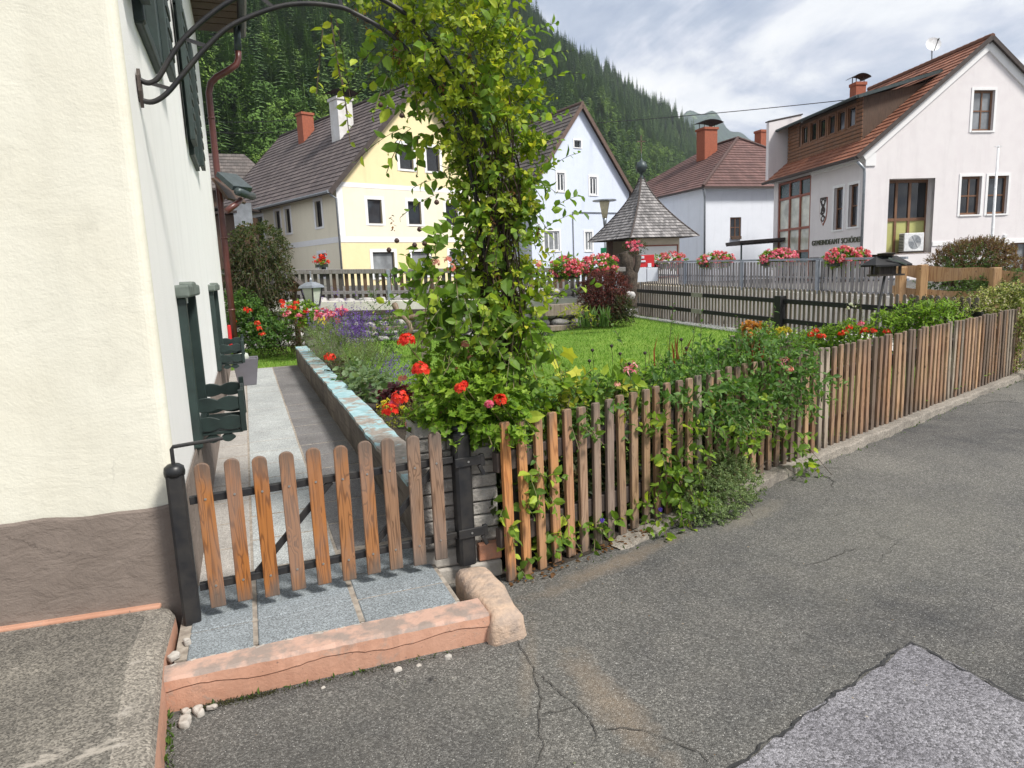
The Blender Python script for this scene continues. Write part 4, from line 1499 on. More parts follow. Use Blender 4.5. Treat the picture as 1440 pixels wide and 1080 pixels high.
def smoothpts(pts, n=6):
    out = []
    for i in range(len(pts) - 1):
        p0, p1, p2, p3 = pts[max(i - 1, 0)], pts[i], pts[i + 1], pts[min(i + 2, len(pts) - 1)]
        for k in range(n):
            t = k / n
            out.append(.5 * ((2 * p1) + (p2 - p0) * t + (2 * p0 - 5 * p1 + 4 * p2 - p3) * t * t + (3 * p1 - p0 - 3 * p2 + p3) * t ** 3))
    out.append(pts[-1])
    return out


inn = [(0, 2.6), (.06, 2.588), (.13, 2.63), (.22, 2.73), (.33, 2.85), (.46, 2.96), (.66, 3.05), (.8, 3.08), (.94, 3.08), (1.05, 3.055), (1.27, 2.93), (1.48, 2.68), (1.62, 2.3), (1.70, 1.7), (1.72, .9), (1.72, .1)]
out = [(0, 2.70), (.05, 2.675), (.1, 2.70), (.16, 2.79), (.23, 2.88), (.35, 2.99), (.48, 3.08), (.66, 3.165), (.8, 3.20), (.96, 3.20), (1.12, 3.16), (1.35, 3.04), (1.58, 2.76), (1.74, 2.33), (1.82, 1.7), (1.84, .9), (1.84, .1)]
pi_ = smoothpts([AR(*p) for p in inn])
po_ = smoothpts([AR(*p) for p in out])
MB().tube(pi_, .0125, 8).build('inner_bar', M_IRON, ar, smooth=True)
MB().tube(po_, .0125, 8).build('outer_bar', M_IRON, ar, smooth=True)
for (ua, za), (ub, zb_) in (((.06, 2.675), (.155, 2.65)), ((.235, 2.885), (.335, 2.855)), ((.57, 3.125), (.665, 3.05)), ((.96, 3.20), (1.0, 3.07)), ((1.33, 3.05), (1.25, 2.945)), ((1.58, 2.76), (1.47, 2.70)), ((1.76, 2.25), (1.64, 2.2)), ((1.82, 1.7), (1.70, 1.7)), ((1.84, 1.2), (1.715, 1.2)), ((1.84, .7), (1.72, .7))):
    MB().beam(AR(ua, za), AR(ub, zb_), .012, .016).build('rung', M_IRON, ar)
wp = aa + Vector((0, 0, 2.65))
Mw = Matrix.Translation(wp - pn * .012) @ Matrix.Rotation(PRZ, 4, 'Z')
mb = MB()
vs = [Mw @ Vector((d_, y_, z_)) for d_ in (.02, .035) for y_, z_ in ((-.035, -.02), (0, -.09), (.035, -.02), (.035, .05), (0, .09), (-.035, .05))]
mb.add(vs, [tuple(range(6))[::-1], tuple(range(6, 12))] + [(i, (i + 1) % 6, 6 + (i + 1) % 6, 6 + i) for i in range(6)])
mb.build('wall_plate', M_OLDRAIL, ar)
# ------------------------------------------------------------------ roofs of stepped tile courses
def roof_face(mb, e0, e1, r0, r1, course=.36, tile=.30, lift=.035, m=0, thick=0.0):
    """e0-e1 eave, r0-r1 ridge (same sense); stepped courses with UVs counted in tiles"""
    e0, e1, r0, r1 = (Vector(v) for v in (e0, e1, r0, r1))
    sl = ((r0 + r1) / 2 - (e0 + e1) / 2).length
    n = max(2, int(sl / course))
    nrm = (e1 - e0).cross(r0 - e0 if (r0 - e0).length > .1 else r1 - e0).normalized()
    if nrm.z < 0:
        nrm = -nrm
    W0 = (e1 - e0).length
    ux = (e1 - e0).normalized()
    for i in range(n):
        t0, t1 = i / n, (i + 1) / n
        a0, a1 = e0.lerp(r0, t0), e1.lerp(r1, t0)
        b0, b1 = e0.lerp(r0, t1), e1.lerp(r1, t1)
        o = len(mb.v)
        up = nrm * lift
        mb.add([a0 + up, a1 + up, b1, b0, a0, a1], [(0, 1, 2, 3), (4, 5, 1, 0)], m)
        for fi, loop in ((len(mb.f) - 2, (a0, a1, b1, b0)), (len(mb.f) - 1, (a0, a1, a1, a0))):
            ofs = (i % 2) * .5
            mb.uv[fi] = [((q - e0).dot(ux) / tile + ofs + 200, i + (.02 if k_ < 2 else .98)) for k_, q in enumerate(loop)]
    return mb


def build_uv(mb, name, mats, parent=None):
    o = mb.build(name, mats, parent)
    uvl = o.data.uv_layers.new(name='UVMap')
    for fi, p in enumerate(o.data.polygons):
        uv = mb.uv.get(fi)
        if uv:
            for li, c in zip(p.loop_indices, uv):
                uvl.data[li].uv = c
    return o


def frame(o, ud, vd):
    u = Vector((ud[0], ud[1], 0)).normalized()
    v = Vector((vd[0], vd[1], 0)).normalized()
    o = Vector(o)

    def X(a, b, z):
        return Vector((o.x + u.x * a + v.x * b, o.y + u.y * a + v.y * b, z))
    return X, u, v


def chimney(parent, X, a, b, sa, sb, z0, z1, m_, cap=None, name='chimney', capm=None):
    mb = MB()

    def ring(k, za, zb):
        vs = [X(a + i * sa / 2 * k, b + j * sb / 2 * k, z) for z in (za, zb) for i, j in ((-1, -1), (1, -1), (1, 1), (-1, 1))]
        mb.add(vs, [(3, 2, 1, 0), (4, 5, 6, 7)] + [(i, (i + 1) % 4, 4 + (i + 1) % 4, 4 + i) for i in range(4)])
    ring(1, z0, z1 - .15)
    ring(1.14, z1 - .15, z1)
    c = mb.build(name, m_, parent)
    if cap:
        mb = MB()
        h = cap
        n = 9
        vs = []
        for i in range(n):
            t = -1 + 2 * i / (n - 1)
            for j in (-.75, .75):
                vs.append(X(a + sa * t * .85, b + sb * j, z1 + h + .16 * (1 - t * t) - .05))
        fs = [(2 * i, 2 * i + 2, 2 * i + 3, 2 * i + 1) for i in range(n - 1)]
        mb.add(vs, fs)
        mb.add([v + Vector((0, 0, -.03)) for v in vs], [f[::-1] for f in fs])
        for i, j in ((-.8, -.6), (.8, -.6), (.8, .6), (-.8, .6)):
            p = X(a + sa / 2 * i, b + sb / 2 * j, z1)
            mb.tube([p, p + Vector((0, 0, h))], .025, 5)
        mb.build('chimney_cap', capm or M_EDGE, c)
    return c


def gable_house(t, o, ud, vd, Wd, Dp, zb, ze, za, mw_front, mw_side, roofm, front_holes, side_holes, over=.45, overf=.35, course=.36, edge=M_EDGE, front_builder=None):
    X, u, v = frame(o, ud, vd)
    Mf_ = Mwall((o[0], o[1], 0), u, v)
    Ms_ = Mwall((o[0], o[1], 0), v, u)
    mb = MB()
    facade(mb, Mf_, [(0, zb), (Wd, zb), (Wd, ze), (Wd / 2, za), (0, ze)], front_holes)
    fw_ = mb.build('gable_wall', mw_front, t)
    mb = MB()
    facade(mb, Ms_, [(0, zb), (Dp, zb), (Dp, ze), (0, ze)], side_holes)
    sw_ = mb.build('side_wall', mw_side, t)
    mb = MB()
    mb.add([X(Wd, 0, zb), X(Wd, Dp, zb), X(Wd, Dp, ze), X(Wd, 0, ze)], [(0, 1, 2, 3)])
    mb.add([X(0, Dp, zb), X(Wd, Dp, zb), X(Wd, Dp, ze), X(Wd / 2, Dp, za), X(0, Dp, ze)], [(0, 1, 2, 3, 4)])
    mb.build('rear_walls', mw_side, t)
    sl = (za - ze) / (Wd / 2)
    th = .16
    rf = MB()
    y0, y1 = -overf, Dp + .3
    ez = ze - over * sl + th
    roof_face(rf, X(-over, y0, ez), X(-over, y1, ez), X(Wd / 2, y0, za + th), X(Wd / 2, y1, za + th), course)
    roof_face(rf, X(Wd + over, y1, ez), X(Wd + over, y0, ez), X(Wd / 2, y1, za + th), X(Wd / 2, y0, za + th), course)
    r = build_uv(rf, 'roof', roofm, t)
    # boards closing the verge and the underside
    eb = MB()
    for sx_ in (0, 1):
        a_ = -over if sx_ == 0 else Wd + over
        for yy in (y0, y1):
            p0, p1 = X(a_, yy, ez - .10), X(Wd / 2, yy, za + th - .10)
            eb.beam(p0, p1, .05, .24, up=(0, 0, 1))
        eb.add([X(a_, y0, ez - .03), X(a_, y1, ez - .03), X(Wd / 2, y1, za + th - .03), X(Wd / 2, y0, za + th - .03)], [(0, 1, 2, 3)])
        eb.beam(X(a_, y0, ez - .06), X(a_, y1, ez - .06), .05, .17)
    eb.build('barge_board', edge, r)
    rd = MB()
    nrt = int((y1 - y0) / .4)
    for i in range(nrt):
        rd.tube([X(Wd / 2, y0 + i * .4, za + th + .015), X(Wd / 2, y0 + i * .4 + .43, za + th + .03)], .11, 7)
    rd.build('ridge_tiles', edge if roofm is not M_ROOFRED else M_BRICK, r)
    gt_ = MB()
    gt_.tube([X(-over - .07, y0, ez - .05), X(-over - .07, y1, ez - .05)], .075, 8)
    gt_.build('gutter', M_ZINC, t)
    return X, Mf_, Ms_, r


# ------------------------------------------------------------------ yellow house
Y0 = Vector((-8.552, 36.0, 0))
YH = thing('yellow_house', 'yellow gabled house with white bands and grey brown tiled roof behind the climbing rose', 'house', (Y0.x, Y0.y, 1.3))
yfw = [(1.75, 4.60, 2.62, 5.85), (4.30, 4.60, 5.17, 5.85), (6.9, 4.6, 7.75, 5.85), (1.85, 1.75, 3.2, 3.1), (4.35, 1.75, 5.55, 3.1), (7.0, 1.75, 8.2, 3.1), (3.95, 7.55, 4.85, 8.85), (5.75, 7.55, 6.65, 8.85)]
ysw = [(1.75, 4.55, 2.45, 5.9), (5.55, 4.5, 6.2, 5.85), (6.9, 4.5, 7.6, 5.85), (9.4, 4.3, 10.9, 5.75), (1.75, 1.9, 2.5, 3.15), (6.9, 1.9, 8.0, 3.1)]
ysid = Vector((-.9, 1)).normalized()
X, Mfy, Msy, yr = gable_house(YH, Y0, (1, .9), (-.9, 1), 10.5, 17, .6, 6.557, 12.05, M_YELLOW, M_YELLOWL, M_ROOFBR, yfw, ysw, .55, .35)
for i, h in enumerate(yfw):
    window(YH, Mfy, h[0], h[1], h[2], h[3], M_DARKFR, [M_GLASS, M_GLASS, M_GLASS, M_GLASSC, M_GLASSC, M_GLASSC, M_GLASSD, M_GLASSD][i], M_TRIM, .17, 0, 0)
for i, h in enumerate(ysw):
    window(YH, Msy, h[0], h[1], h[2], h[3], M_DARKFR, M_GLASSD, M_TRIM, .17, 1, 0)
mb = MB()
for M_, L in ((Mfy, 10.5), (Msy, 17)):
    mb.bx(-.02, L, -.02, .03, 3.62, 3.92, M=M_)
mb.bx(-.02, 10.5, -.022, .03, 6.42, 6.66, M=Mfy)
mb.bx(-.018, .34, -.018, .03, 3.93, 6.41, M=Mfy)
mb.build('white_band', M_TRIM, YH)
mb = MB()
mb.bx(.35, 10.5, -.012, .02, 3.93, 6.41, M=Mfy)
# pale middle storey: a thin coat that leaves the windows open
lo = MB()
facade(lo, Mfy @ Matrix.Translation((0, -.012, 0)), [(.35, 3.925), (10.49, 3.925), (10.49, 6.415), (.35, 6.415)], [h for h in yfw[:3]], .02)
lo.build('pale_storey', M_YELLOWL, YH)
mb = MB()
mb.tube([X(-.55, -.05, 6.2), X(-.35, -.1, 5.95), X(-.10, -.12, 5.8), X(-.10, -.12, 1.0)], .055, 8)
mb.build('downpipe', M_ZINC, YH, smooth=True)
chimney(YH, X, 3.2, 4.55, .95, .95, 9.2, 12.0, M_CHIMW, .30)
chimney(YH, X, 4.1, 10.9, .8, .8, 10.2, 12.5, M_BRICK)
geb = MB()

# small brown house and timber barn at the far left
B0 = P(322, 262, 52)
BH = thing('brown_house', 'small brown house with hipped tiled roof behind the drainpipe of the cream house', 'house', (B0.x, B0.y, 2))
Xb, ub, vb = frame((B0.x, B0.y, 0), (1, .35), (-.35, 1))
mb = MB()
zb0, zb1 = 1.0, B0.z - .2
cs = [(-4, 0), (3.2, 0), (3.2, 6), (-4, 6)]
mb.add([Xb(a_, b_, z) for z in (zb0, zb1) for a_, b_ in cs], [(i, (i + 1) % 4, 4 + (i + 1) % 4, 4 + i) for i in range(4)])
mb.build('timber_wall', M_DARKWOOD, BH)
rf = MB()
ap0, ap1 = Xb(-1.5, 3, zb1 + 3.0), Xb(1.2, 3, zb1 + 3.0)
ov = .5
c4 = [Xb(-4 - ov, -ov, zb1), Xb(3.2 + ov, -ov, zb1), Xb(3.2 + ov, 6 + ov, zb1), Xb(-4 - ov, 6 + ov, zb1)]
roof_face(rf, c4[0], c4[1], ap0, ap1, .4)
roof_face(rf, c4[1], c4[2], ap1, ap1 + Vector((.01, .01, 0)), .4)
roof_face(rf, c4[2], c4[3], ap1, ap0, .4)
roof_face(rf, c4[3], c4[0], ap0, ap0 + Vector((.01, .01, 0)), .4)
build_uv(rf, 'roof', M_ROOFGR, BH)
MB().beam(c4[0] + Vector((0, 0, -.06)), c4[1] + Vector((0, 0, -.06)), .06, .18).beam(c4[1] + Vector((0, 0, -.06)), c4[2] + Vector((0, 0, -.06)), .06, .18).build('eave_board', M_EDGE, BH)
T0 = P(300, 215, 62)
TH = thing('barn', 'grey roofed barn peeping out behind the drainpipe left of the brown house', 'barn', (T0.x, T0.y, 2))
Xt, ut, vt = frame((T0.x - 8, T0.y, 0), (1, .3), (-.3, 1))
mb = MB()
mb.add([Xt(a_, b_, z) for z in (1.0, 8.5) for a_, b_ in ((0, 0), (9, 0), (9, 9), (0, 9))], [(i, (i + 1) % 4, 4 + (i + 1) % 4, 4 + i) for i in range(4)])
mb.add([Xt(9, 0, 8.5), Xt(9, 9, 8.5), Xt(9, 4.5, 12.2)], [(0, 1, 2)])
mb.build('barn_wall', M_BEIGE, TH)
rf = MB()
roof_face(rf, Xt(-.3, -.6, 8.2), Xt(9.5, -.6, 8.2), Xt(-.3, 4.5, 12.4), Xt(9.5, 4.5, 12.4), .4)
roof_face(rf, Xt(9.5, 9.6, 8.2), Xt(-.3, 9.6, 8.2), Xt(9.5, 4.5, 12.4), Xt(-.3, 4.5, 12.4), .4)
build_uv(rf, 'roof', M_ROOFGR, TH)
q = P(335, 296, 40)
TB = thing('timber_shed', 'dark timber shed with small window left of the yellow house', 'shed', (q.x - 1.6, q.y + .4, 1.3))
mb = MB()
mb.beam(Vector((q.x - 5.5, q.y + .5, 3.2)), Vector((q.x + .4, q.y + .2, 3.2)), 3.0, 4.6)
mb.build('board_wall', M_DARKWOOD, TB)
mb = MB()
mb.beam(Vector((q.x - 5.6, q.y - 1.05, 5.6)), Vector((q.x + .6, q.y - 1.35, 5.6)), .9, .12)
mb.beam(Vector((q.x - 5.6, q.y + .4, 5.9)), Vector((q.x + .6, q.y + .1, 5.9)), 3.4, .12)
mb.build('roof', M_EDGE, TB)
w_ = P(341, 303, 38.2)
mb = MB().beam(w_ + Vector((-.5, .1, 0)), w_ + Vector((.5, .05, 0)), .08, 1.3)
mb.build('window', M_GLASSC, TB)

# ------------------------------------------------------------------ pale blue house
U0 = Vector((1.609, 44.0, 0))
UH = thing('pale_blue_house', 'pale blue gabled house with white framed windows and brown roof behind the shingled chapel', 'house', (U0.x, U0.y, 1.2))
ufw = [(2.15, 6.75, 2.75, 7.9), (4.85, 6.6, 5.45, 7.75), (.95, 3.0, 2.2, 4.25), (4.35, 2.95, 4.95, 4.2), (3.62, 9.55, 4.18, 10.0)]
X, Mfu, Msu, ur = gable_house(UH, U0, (1, .65), (-.6, 1), 8.35, 13, .6, 6.858, 12.1, M_BLUEW, M_BLUEW, M_ROOFGR, ufw, [], .35, .30, .36, M_EDGEBR)
for i, h in enumerate(ufw[:4]):
    window(UH, Mfu, h[0], h[1], h[2], h[3], M_WHITEFR, M_GLASS if i < 2 else M_GLASSC, M_TRIM, .12, 2 if i == 2 else 1, 0, .05, .10, .10)
window(UH, Mfu, *ufw[4], M_WHITEFR, M_GLASSD, M_TRIM, .09, 0, 0, .08, .03)
mb = MB()
mb.bx(3.3, 8.3, -.05, 0, 5.42, 5.49, M=Mfu).bx(3.3, 3.37, -.05, 0, 1.0, 5.42, M=Mfu)
mb.build('cable_pipe', M_ZINC, UH)
mb = MB()
for k in range(4):
    mb.bx(2.15 + .35 * k, 2.38 + .35 * k, -.03, 0, 2.2, 2.28, M=Mfu)
# small dark wrought sign beside the low window
q = Mfu @ Vector((2.15, -.15, 2.35))
sg = thing('wrought_sign', 'small dark wrought iron bracket on pale blue wall below the triple window', 'bracket', q)
mb = MB()
mb.tube([q + Vector((-.3, 0, -.1)), q + Vector((-.2, 0, .15)), q + Vector((0, 0, .3)), q + Vector((.2, 0, .15)), q + Vector((.3, 0, -.1)), q + Vector((-.3, 0, -.1))], .03, 5)
mb.tube([q + Vector((-.35, 0, .12)), q + Vector((.35, 0, .12))], .03, 5)
for a_ in (-.14, .14):
    mb.lathe([(.01, -.02), (.08, .03), (.08, .1), (.01, .13)], q + Vector((a_, 0, -.02)), 8)
mb.build('bracket', M_IRON, sg)
q = Mfu @ Vector((1.9, -.03, 1.2))
dr = MB()
dr.bx(1.75, 2.75, -.04, .02, .8, 2.05, M=Mfu)
dr.build('door', M_BROWNFR, UH)

# ------------------------------------------------------------------ white house with the hipped roof
V0 = Vector((12.01, 42.0, 0))
VH = thing('white_house', 'white two storey house with hipped red brown tiled roof and tall brick chimney', 'house', (V0.x, V0.y, 1.0))
X, u_, v_ = frame(V0, (1, .32), (-.32, 1))
Mfv, Msv = Mwall(V0, u_, v_), Mwall(V0, v_, u_)
vfw = [(1.75, 3.3, 2.55, 4.5), (5.2, 3.45, 6.0, 4.65), (8.0, 3.3, 8.8, 4.5)]
vsw = [(3.3, 3.05, 4.2, 4.65), (8.0, 3.0, 8.9, 4.5), (3.5, .3, 4.6, 1.3)]
ZE = 6.25
mb = MB()
facade(mb, Mfv, [(0, -.5), (12, -.5), (12, ZE), (0, ZE)], vfw)
mb.build('front_wall', M_WHITEW, VH)
mb = MB()
facade(mb, Msv, [(0, -.5), (14, -.5), (14, ZE), (0, ZE)], vsw)
mb.build('side_wall', M_WHITEW, VH)
for i, h in enumerate(vfw):
    w = window(VH, Mfv, *h, M_BROWNFR, M_GLASS, None, .1, 1, 1, .06, .08, .05)
    mb = MB().bx(h[0] + .05, h[2] - .05, -.12, .02, h[1] - .12, h[1] + .06, M=Mfv)
    mb.build('window_box', M_DARKWOOD, w)
for h in vsw[:2]:
    window(VH, Msv, *h, M_WHITEFR, M_GLASS, M_TRIM, .08, 1, 2, .05, .08, .05)
window(VH, Msv, *vsw[2], M_DARKFR, M_GLASSD, None)
rf = MB()
ov = .45
e = [X(-ov, -ov, ZE), X(12 + ov, -ov, ZE), X(12 + ov, 14 + ov, ZE), X(-ov, 14 + ov, ZE)]
ra, rb = X(6.0, 5.2, 10.15), X(6.0, 9.0, 10.15)
roof_face(rf, e[0], e[1], ra, ra + Vector((.01, 0, 0)), .36)
roof_face(rf, e[3], e[0], rb, ra, .36)
roof_face(rf, e[1], e[2], ra, rb, .36)
roof_face(rf, e[2], e[3], rb, rb + Vector((.01, 0, 0)), .36)
vr = build_uv(rf, 'roof', M_ROOFRB, VH)
mb = MB()
mb.beam(e[0] + Vector((0, 0, -.05)), e[1] + Vector((0, 0, -.05)), .05, .12).beam(e[3] + Vector((0, 0, -.05)), e[0] + Vector((0, 0, -.05)), .05, .12)
mb.build('eave_board', M_EDGE, vr)
mb = MB()
mb.add([e[0] + Vector((0, 0, -.08)), e[1] + Vector((0, 0, -.08)), X(12, 0, ZE - .08), X(0, 0, ZE - .08)], [(0, 1, 2, 3)])
mb.add([e[3] + Vector((0, 0, -.08)), e[0] + Vector((0, 0, -.08)), X(0, 0, ZE - .08), X(0, 14, ZE - .08)], [(0, 1, 2, 3)])
mb.build('soffit', M_TRIM, vr)
hip = MB()
for p0, p1 in ((e[0], ra), (e[1], ra), (ra, rb)):
    n_ = int((p1 - p0).length / .4)
    for i in range(n_):
        a_, b_ = p0.lerp(p1, i / n_), p0.lerp(p1, (i + 1.06) / n_)
        hip.tube([a_ + Vector((0, 0, .05)), b_ + Vector((0, 0, .07))], .10, 6)
hip.build('ridge_tiles', M_ROOFRB, vr)
# roof light and a white metal flashing
rl = MB()
rl.beam(X(5.6, 2.2, 7.9), X(6.5, 2.2, 7.9), .5, .06)
rl.build('roof_window', M_ZINC, vr)
chimney(VH, X, 4.3, 6.3, 1.0, 1.0, 8.2, 11.0, M_BRICK, .36)
chimney(VH, X, 8.6, 6.0, .7, .7, 8.0, 10.9, M_BRICK)
mb = MB().tube([X(-.4, -.35, 6.1), X(-.15, -.15, 5.7), X(-.12, -.12, 5.5), X(-.12, -.12, .2)], .06, 8)
mb.build('downpipe', M_ZINC, VH, smooth=True)
cn = thing('door_canopy', 'flat dark canopy on thin posts in front of the white house', 'canopy', P(1058, 375, 38))
pa_, pb_ = P(1030, 342, 38), P(1095, 337, 38)
mb = MB().beam(pa_, pb_, 2.4, .14)
for i in range(12):
    q = pa_.lerp(pb_, i / 11)
    mb.beam(q + Vector((0, -1.25, -.10)), q + Vector((0, 1.0, -.10)), .06, .09)
mb.build('canopy_roof', M_EDGE, cn)
for f0 in (.06, .97):
    q = pa_.lerp(pb_, f0) + Vector((0, -1.0, 0))
    MB().tube([q, Vector((q.x, q.y, .9))], .045, 6).build('post', M_ZINCD, cn)

# ------------------------------------------------------------------ town hall
T0 = Vector((15.379, 30.0, 0))
TH2 = thing('town_hall', 'pinkish white town hall with orange tiled roof, long timber dormer and red framed stair glazing', 'town hall', (T0.x, T0.y, .8))
X, u_, v_ = frame(T0, (1, .15), (-.1, 1))
Mft, Mst = Mwall(T0, u_, v_), Mwall(T0, v_, u_)
ZE, ZA, WT, DT = 6.194, 10.55, 11.0, 8.0
ZG = .3                                     # below the road surface
tfw = [(4.95, 6.95, 5.98, 8.62), (4.62, 3.42, 5.62, 5.05), (5.95, 3.42, 6.95, 5.05), (8.2, 3.42, 9.2, 5.05), (6.05, .75, 6.85, 2.1), (7.25, .65, 8.25, 2.15), (1.15, .55, 3.35, 5.02)]
tsw = [(.42, 3.1, 1.10, 4.92), (1.55, 3.05, 2.25, 4.92)]
mb = MB()
facade(mb, Mft, [(1.15, 1.85), (1.15, ZG), (WT, ZG), (WT, ZE), (WT / 2, ZA), (0, ZE), (0, 1.85)], [h for h in tfw[:6]] + [(1.151, 1.851, 3.35, 5.02)], .2)
mb.build('gable_wall', M_HALL, TH2)
mb = MB()
facade(mb, Mst, [(0, 1.85), (4.3, 1.85), (4.3, ZE), (0, ZE)], tsw, .2)
mb.bx(7.55, DT, -.02, .3, ZG, ZE, M=Mst)
mb.bx(4.3, 7.55, -.01, .3, ZE - .35, ZE, M=Mst)
mb.add([Mst @ Vector((0, 0, 1.85)), Mst @ Vector((4.3, 0, 1.85)), Mst @ Vector((4.3, 2.5, 1.85)), Mst @ Vector((0, 2.5, 1.85))], [(0, 1, 2, 3)])
mb.build('side_wall', M_HALL, TH2)
mb = MB()
mb.add([X(WT, 0, ZG), X(WT, DT, ZG), X(WT, DT, ZE), X(WT, 0, ZE)], [(0, 1, 2, 3)])
mb.add([X(0, DT, ZG), X(WT, DT, ZG), X(WT, DT, ZE), X(WT / 2, DT, ZA), X(0, DT, ZE)], [(0, 1, 2, 3, 4)])
mb.build('rear_walls', M_HALL, TH2)
for i, h in enumerate(tfw[:6]):
    window(TH2, Mft, *h, M_BROWNFR, [M_GLASSC, M_GLASSD, M_GLASS, M_GLASSD, M_GLASSC, M_GLASSC][i], M_TRIM, .11, 1, 1 if i < 4 else 0, .12, .09, .06)
for h in tsw:
    window(TH2, Mst, *h, M_BROWNFR, M_GLASSD, M_TRIM, .12, 0, 1, .12, .08, .05)
# recessed bay with brown frames and olive panels
mb = MB()
bayw = [1.151, 1.85, 2.5, 3.35]
d0 = .45
for a_ in bayw:
    mb.bx(a_ - .05, a_ + .06, d0, d0 + .1, ZG, 5.02, M=Mft)
for z in (1.75, 3.32, 4.95):
    mb.bx(1.15, 3.35, d0 + .003, d0 + .097, z - .06, z + .07, M=Mft)
mb.bx(1.15, 3.35, d0 - .45, d0, 1.80, 1.86, M=Mft)
bay = mb.build('bay_frame', M_BROWNFR, TH2)
for i in range(3):
    a_, b_ = bayw[i] + .06, bayw[i + 1] - .05
    MB().bx(a_, b_, d0 + .05, d0 + .06, 1.82, 3.26, M=Mft).build('panel', M_OLIVE, bay)
    MB().bx(a_, b_, d0 + .05, d0 + .06, 3.39, 4.89, M=Mft).build('pane', M_GLASSD, bay)
    MB().bx(a_, b_, d0 + .05, d0 + .06, ZG, 1.69, M=Mft).build('pane', M_GLASSC, bay)
mb = MB()
for a_, b_ in ((1.151, 1.14), (3.35, 3.36)):
    mb.add([Mft @ Vector((a_, 0, 1.85)), Mft @ Vector((a_, d0 + .1, 1.85)), Mft @ Vector((a_, d0 + .1, 5.02)), Mft @ Vector((a_, 0, 5.02))], [(0, 1, 2, 3)])
mb.add([Mft @ Vector((1.15, 0, 5.021)), Mft @ Vector((3.35, 0, 5.021)), Mft @ Vector((3.35, .6, 5.021)), Mft @ Vector((1.15, .6, 5.021))], [(0, 1, 2, 3)])
mb.build('bay_reveal', M_HALL, TH2)
# ground floor set back behind round columns
gf = MB()
M2 = Mst @ Matrix.Translation((0, 1.4, 0))
for a_ in (-.05, .75, 1.55, 2.35, 3.15, 4.25):
    gf.bx(a_, a_ + .11, 0, .1, ZG, 1.85, M=M2)
gf.bx(0, 4.3, .003, .097, 1.72, 1.84, M=M2)
gff = gf.build('shopfront_frame', M_BROWNFR, TH2)
for i in range(5):
    MB().bx(.06 + .8 * i, .75 + .8 * i, .05, .06, ZG, 1.72, M=M2).build('pane', M_GLASSC if i % 2 else M_GLASSD, gff)
M3 = Mft @ Matrix.Translation((0, 1.2, 0))
gf = MB()
for a_ in (0, .6, 1.15):
    gf.bx(a_, a_ + .11, 0, .1, ZG, 1.85, M=M3)
gf.build('shopfront_frame', M_BROWNFR, TH2)
MB().bx(0, 1.2, .05, .06, ZG, 1.85, M=M3).build('shopfront_pane', M_GLASSC, TH2)
for b_ in (.45, 2.0, 3.4):
    c = X(.16, b_, 0)
    MB().lathe([(.15, ZG), (.14, 1.85)], c, 14).build('column', M_TRIM, TH2, smooth=True)
# stair glazing with red frames
sg_ = MB()
bb = [4.36, 5.35, 6.4, 7.5]
zz_ = [ZG, 1.55, 2.2, 3.35, 4.95, 5.75]
for b_ in bb:
    sg_.bx(b_ - .06, b_ + .06, .02, .14, ZG, 5.80, M=Mst)
for z in zz_[1:]:
    sg_.bx(4.3, 7.55, .023, .137, z - .06, z + .06, M=Mst)
sgo = sg_.build('stair_glazing', M_REDFR, TH2)
for i in range(3):
    for j in range(5):
        MB().bx(bb[i] + .06, bb[i + 1] - .06, .08, .09, zz_[j] + .06, zz_[j + 1] - .06, M=Mst).build('pane', [M_GLASS, M_TEAL, M_GLASSB, M_GLASSB, M_TEAL][j], sgo)
# cornice
mb = MB()
for (za_, d_) in ((ZE - .42, .0), (ZE - .3, .09), (ZE - .18, .20)):
    mb.bx(-.02, 4.3, -d_ - .04, .02, za_, za_ + .121, M=Mst)
mb.build('cornice', M_TRIM, TH2, bevel=.02)
sl = (ZA - ZE) / (WT / 2)
mb = MB()
mb.beam(X(-.15, -.03, ZE - .25), X(WT / 2, -.03, ZA - .12), .10, .36)
mb.beam(X(WT + .15, -.03, ZE - .25), X(WT / 2, -.03, ZA - .12), .102, .36)
mb.bx(-.02, .45, -.05, .03, ZE - .62, ZE - .1, M=Mft)
mb.build('gable_band', M_TRIM, TH2)
mb = MB().bx(3.37, WT, -.03, .02, 2.12, 2.30, M=Mft)
mb.build('string_course', M_TRIM, TH2)
# roof
rf = MB()
ov, yf = .55, -.22
ez = ZE - ov * sl + .16
roof_face(rf, X(-ov, yf, ez), X(-ov, DT + .25, ez), X(WT / 2, yf, ZA + .16), X(WT / 2, DT + .25, ZA + .16), .33, .26)
roof_face(rf, X(WT + ov, DT + .25, ez), X(WT + ov, yf, ez), X(WT / 2, DT + .25, ZA + .16), X(WT / 2, yf, ZA + .16), .33, .26)
tr_ = build_uv(rf, 'roof', M_ROOFRED, TH2)
mb = MB()
for s_ in (0, 1):
    a_ = -ov if s_ == 0 else WT + ov
    mb.beam(X(a_, yf, ez - .02), X(WT / 2, yf, ZA + .14), .06, .17)
    mb.beam(X(a_ - .02, yf, ez - .02), X(a_ - .02, DT + .25, ez - .02), .12, .12)
    mb.add([X(a_, yf, ez - .05), X(a_, DT + .25, ez - .05), X(WT / 2, DT + .25, ZA + .08), X(WT / 2, yf, ZA + .08)], [(0, 1, 2, 3)])
mb.build('verge_board', M_EDGE, tr_)
rd = MB()
for i in range(21):
    rd.tube([X(WT / 2, yf + i * .4, ZA + .18), X(WT / 2, yf + i * .4 + .43, ZA + .20)], .12, 7)
rd.build('ridge_tiles', M_ROOFRED, tr_)
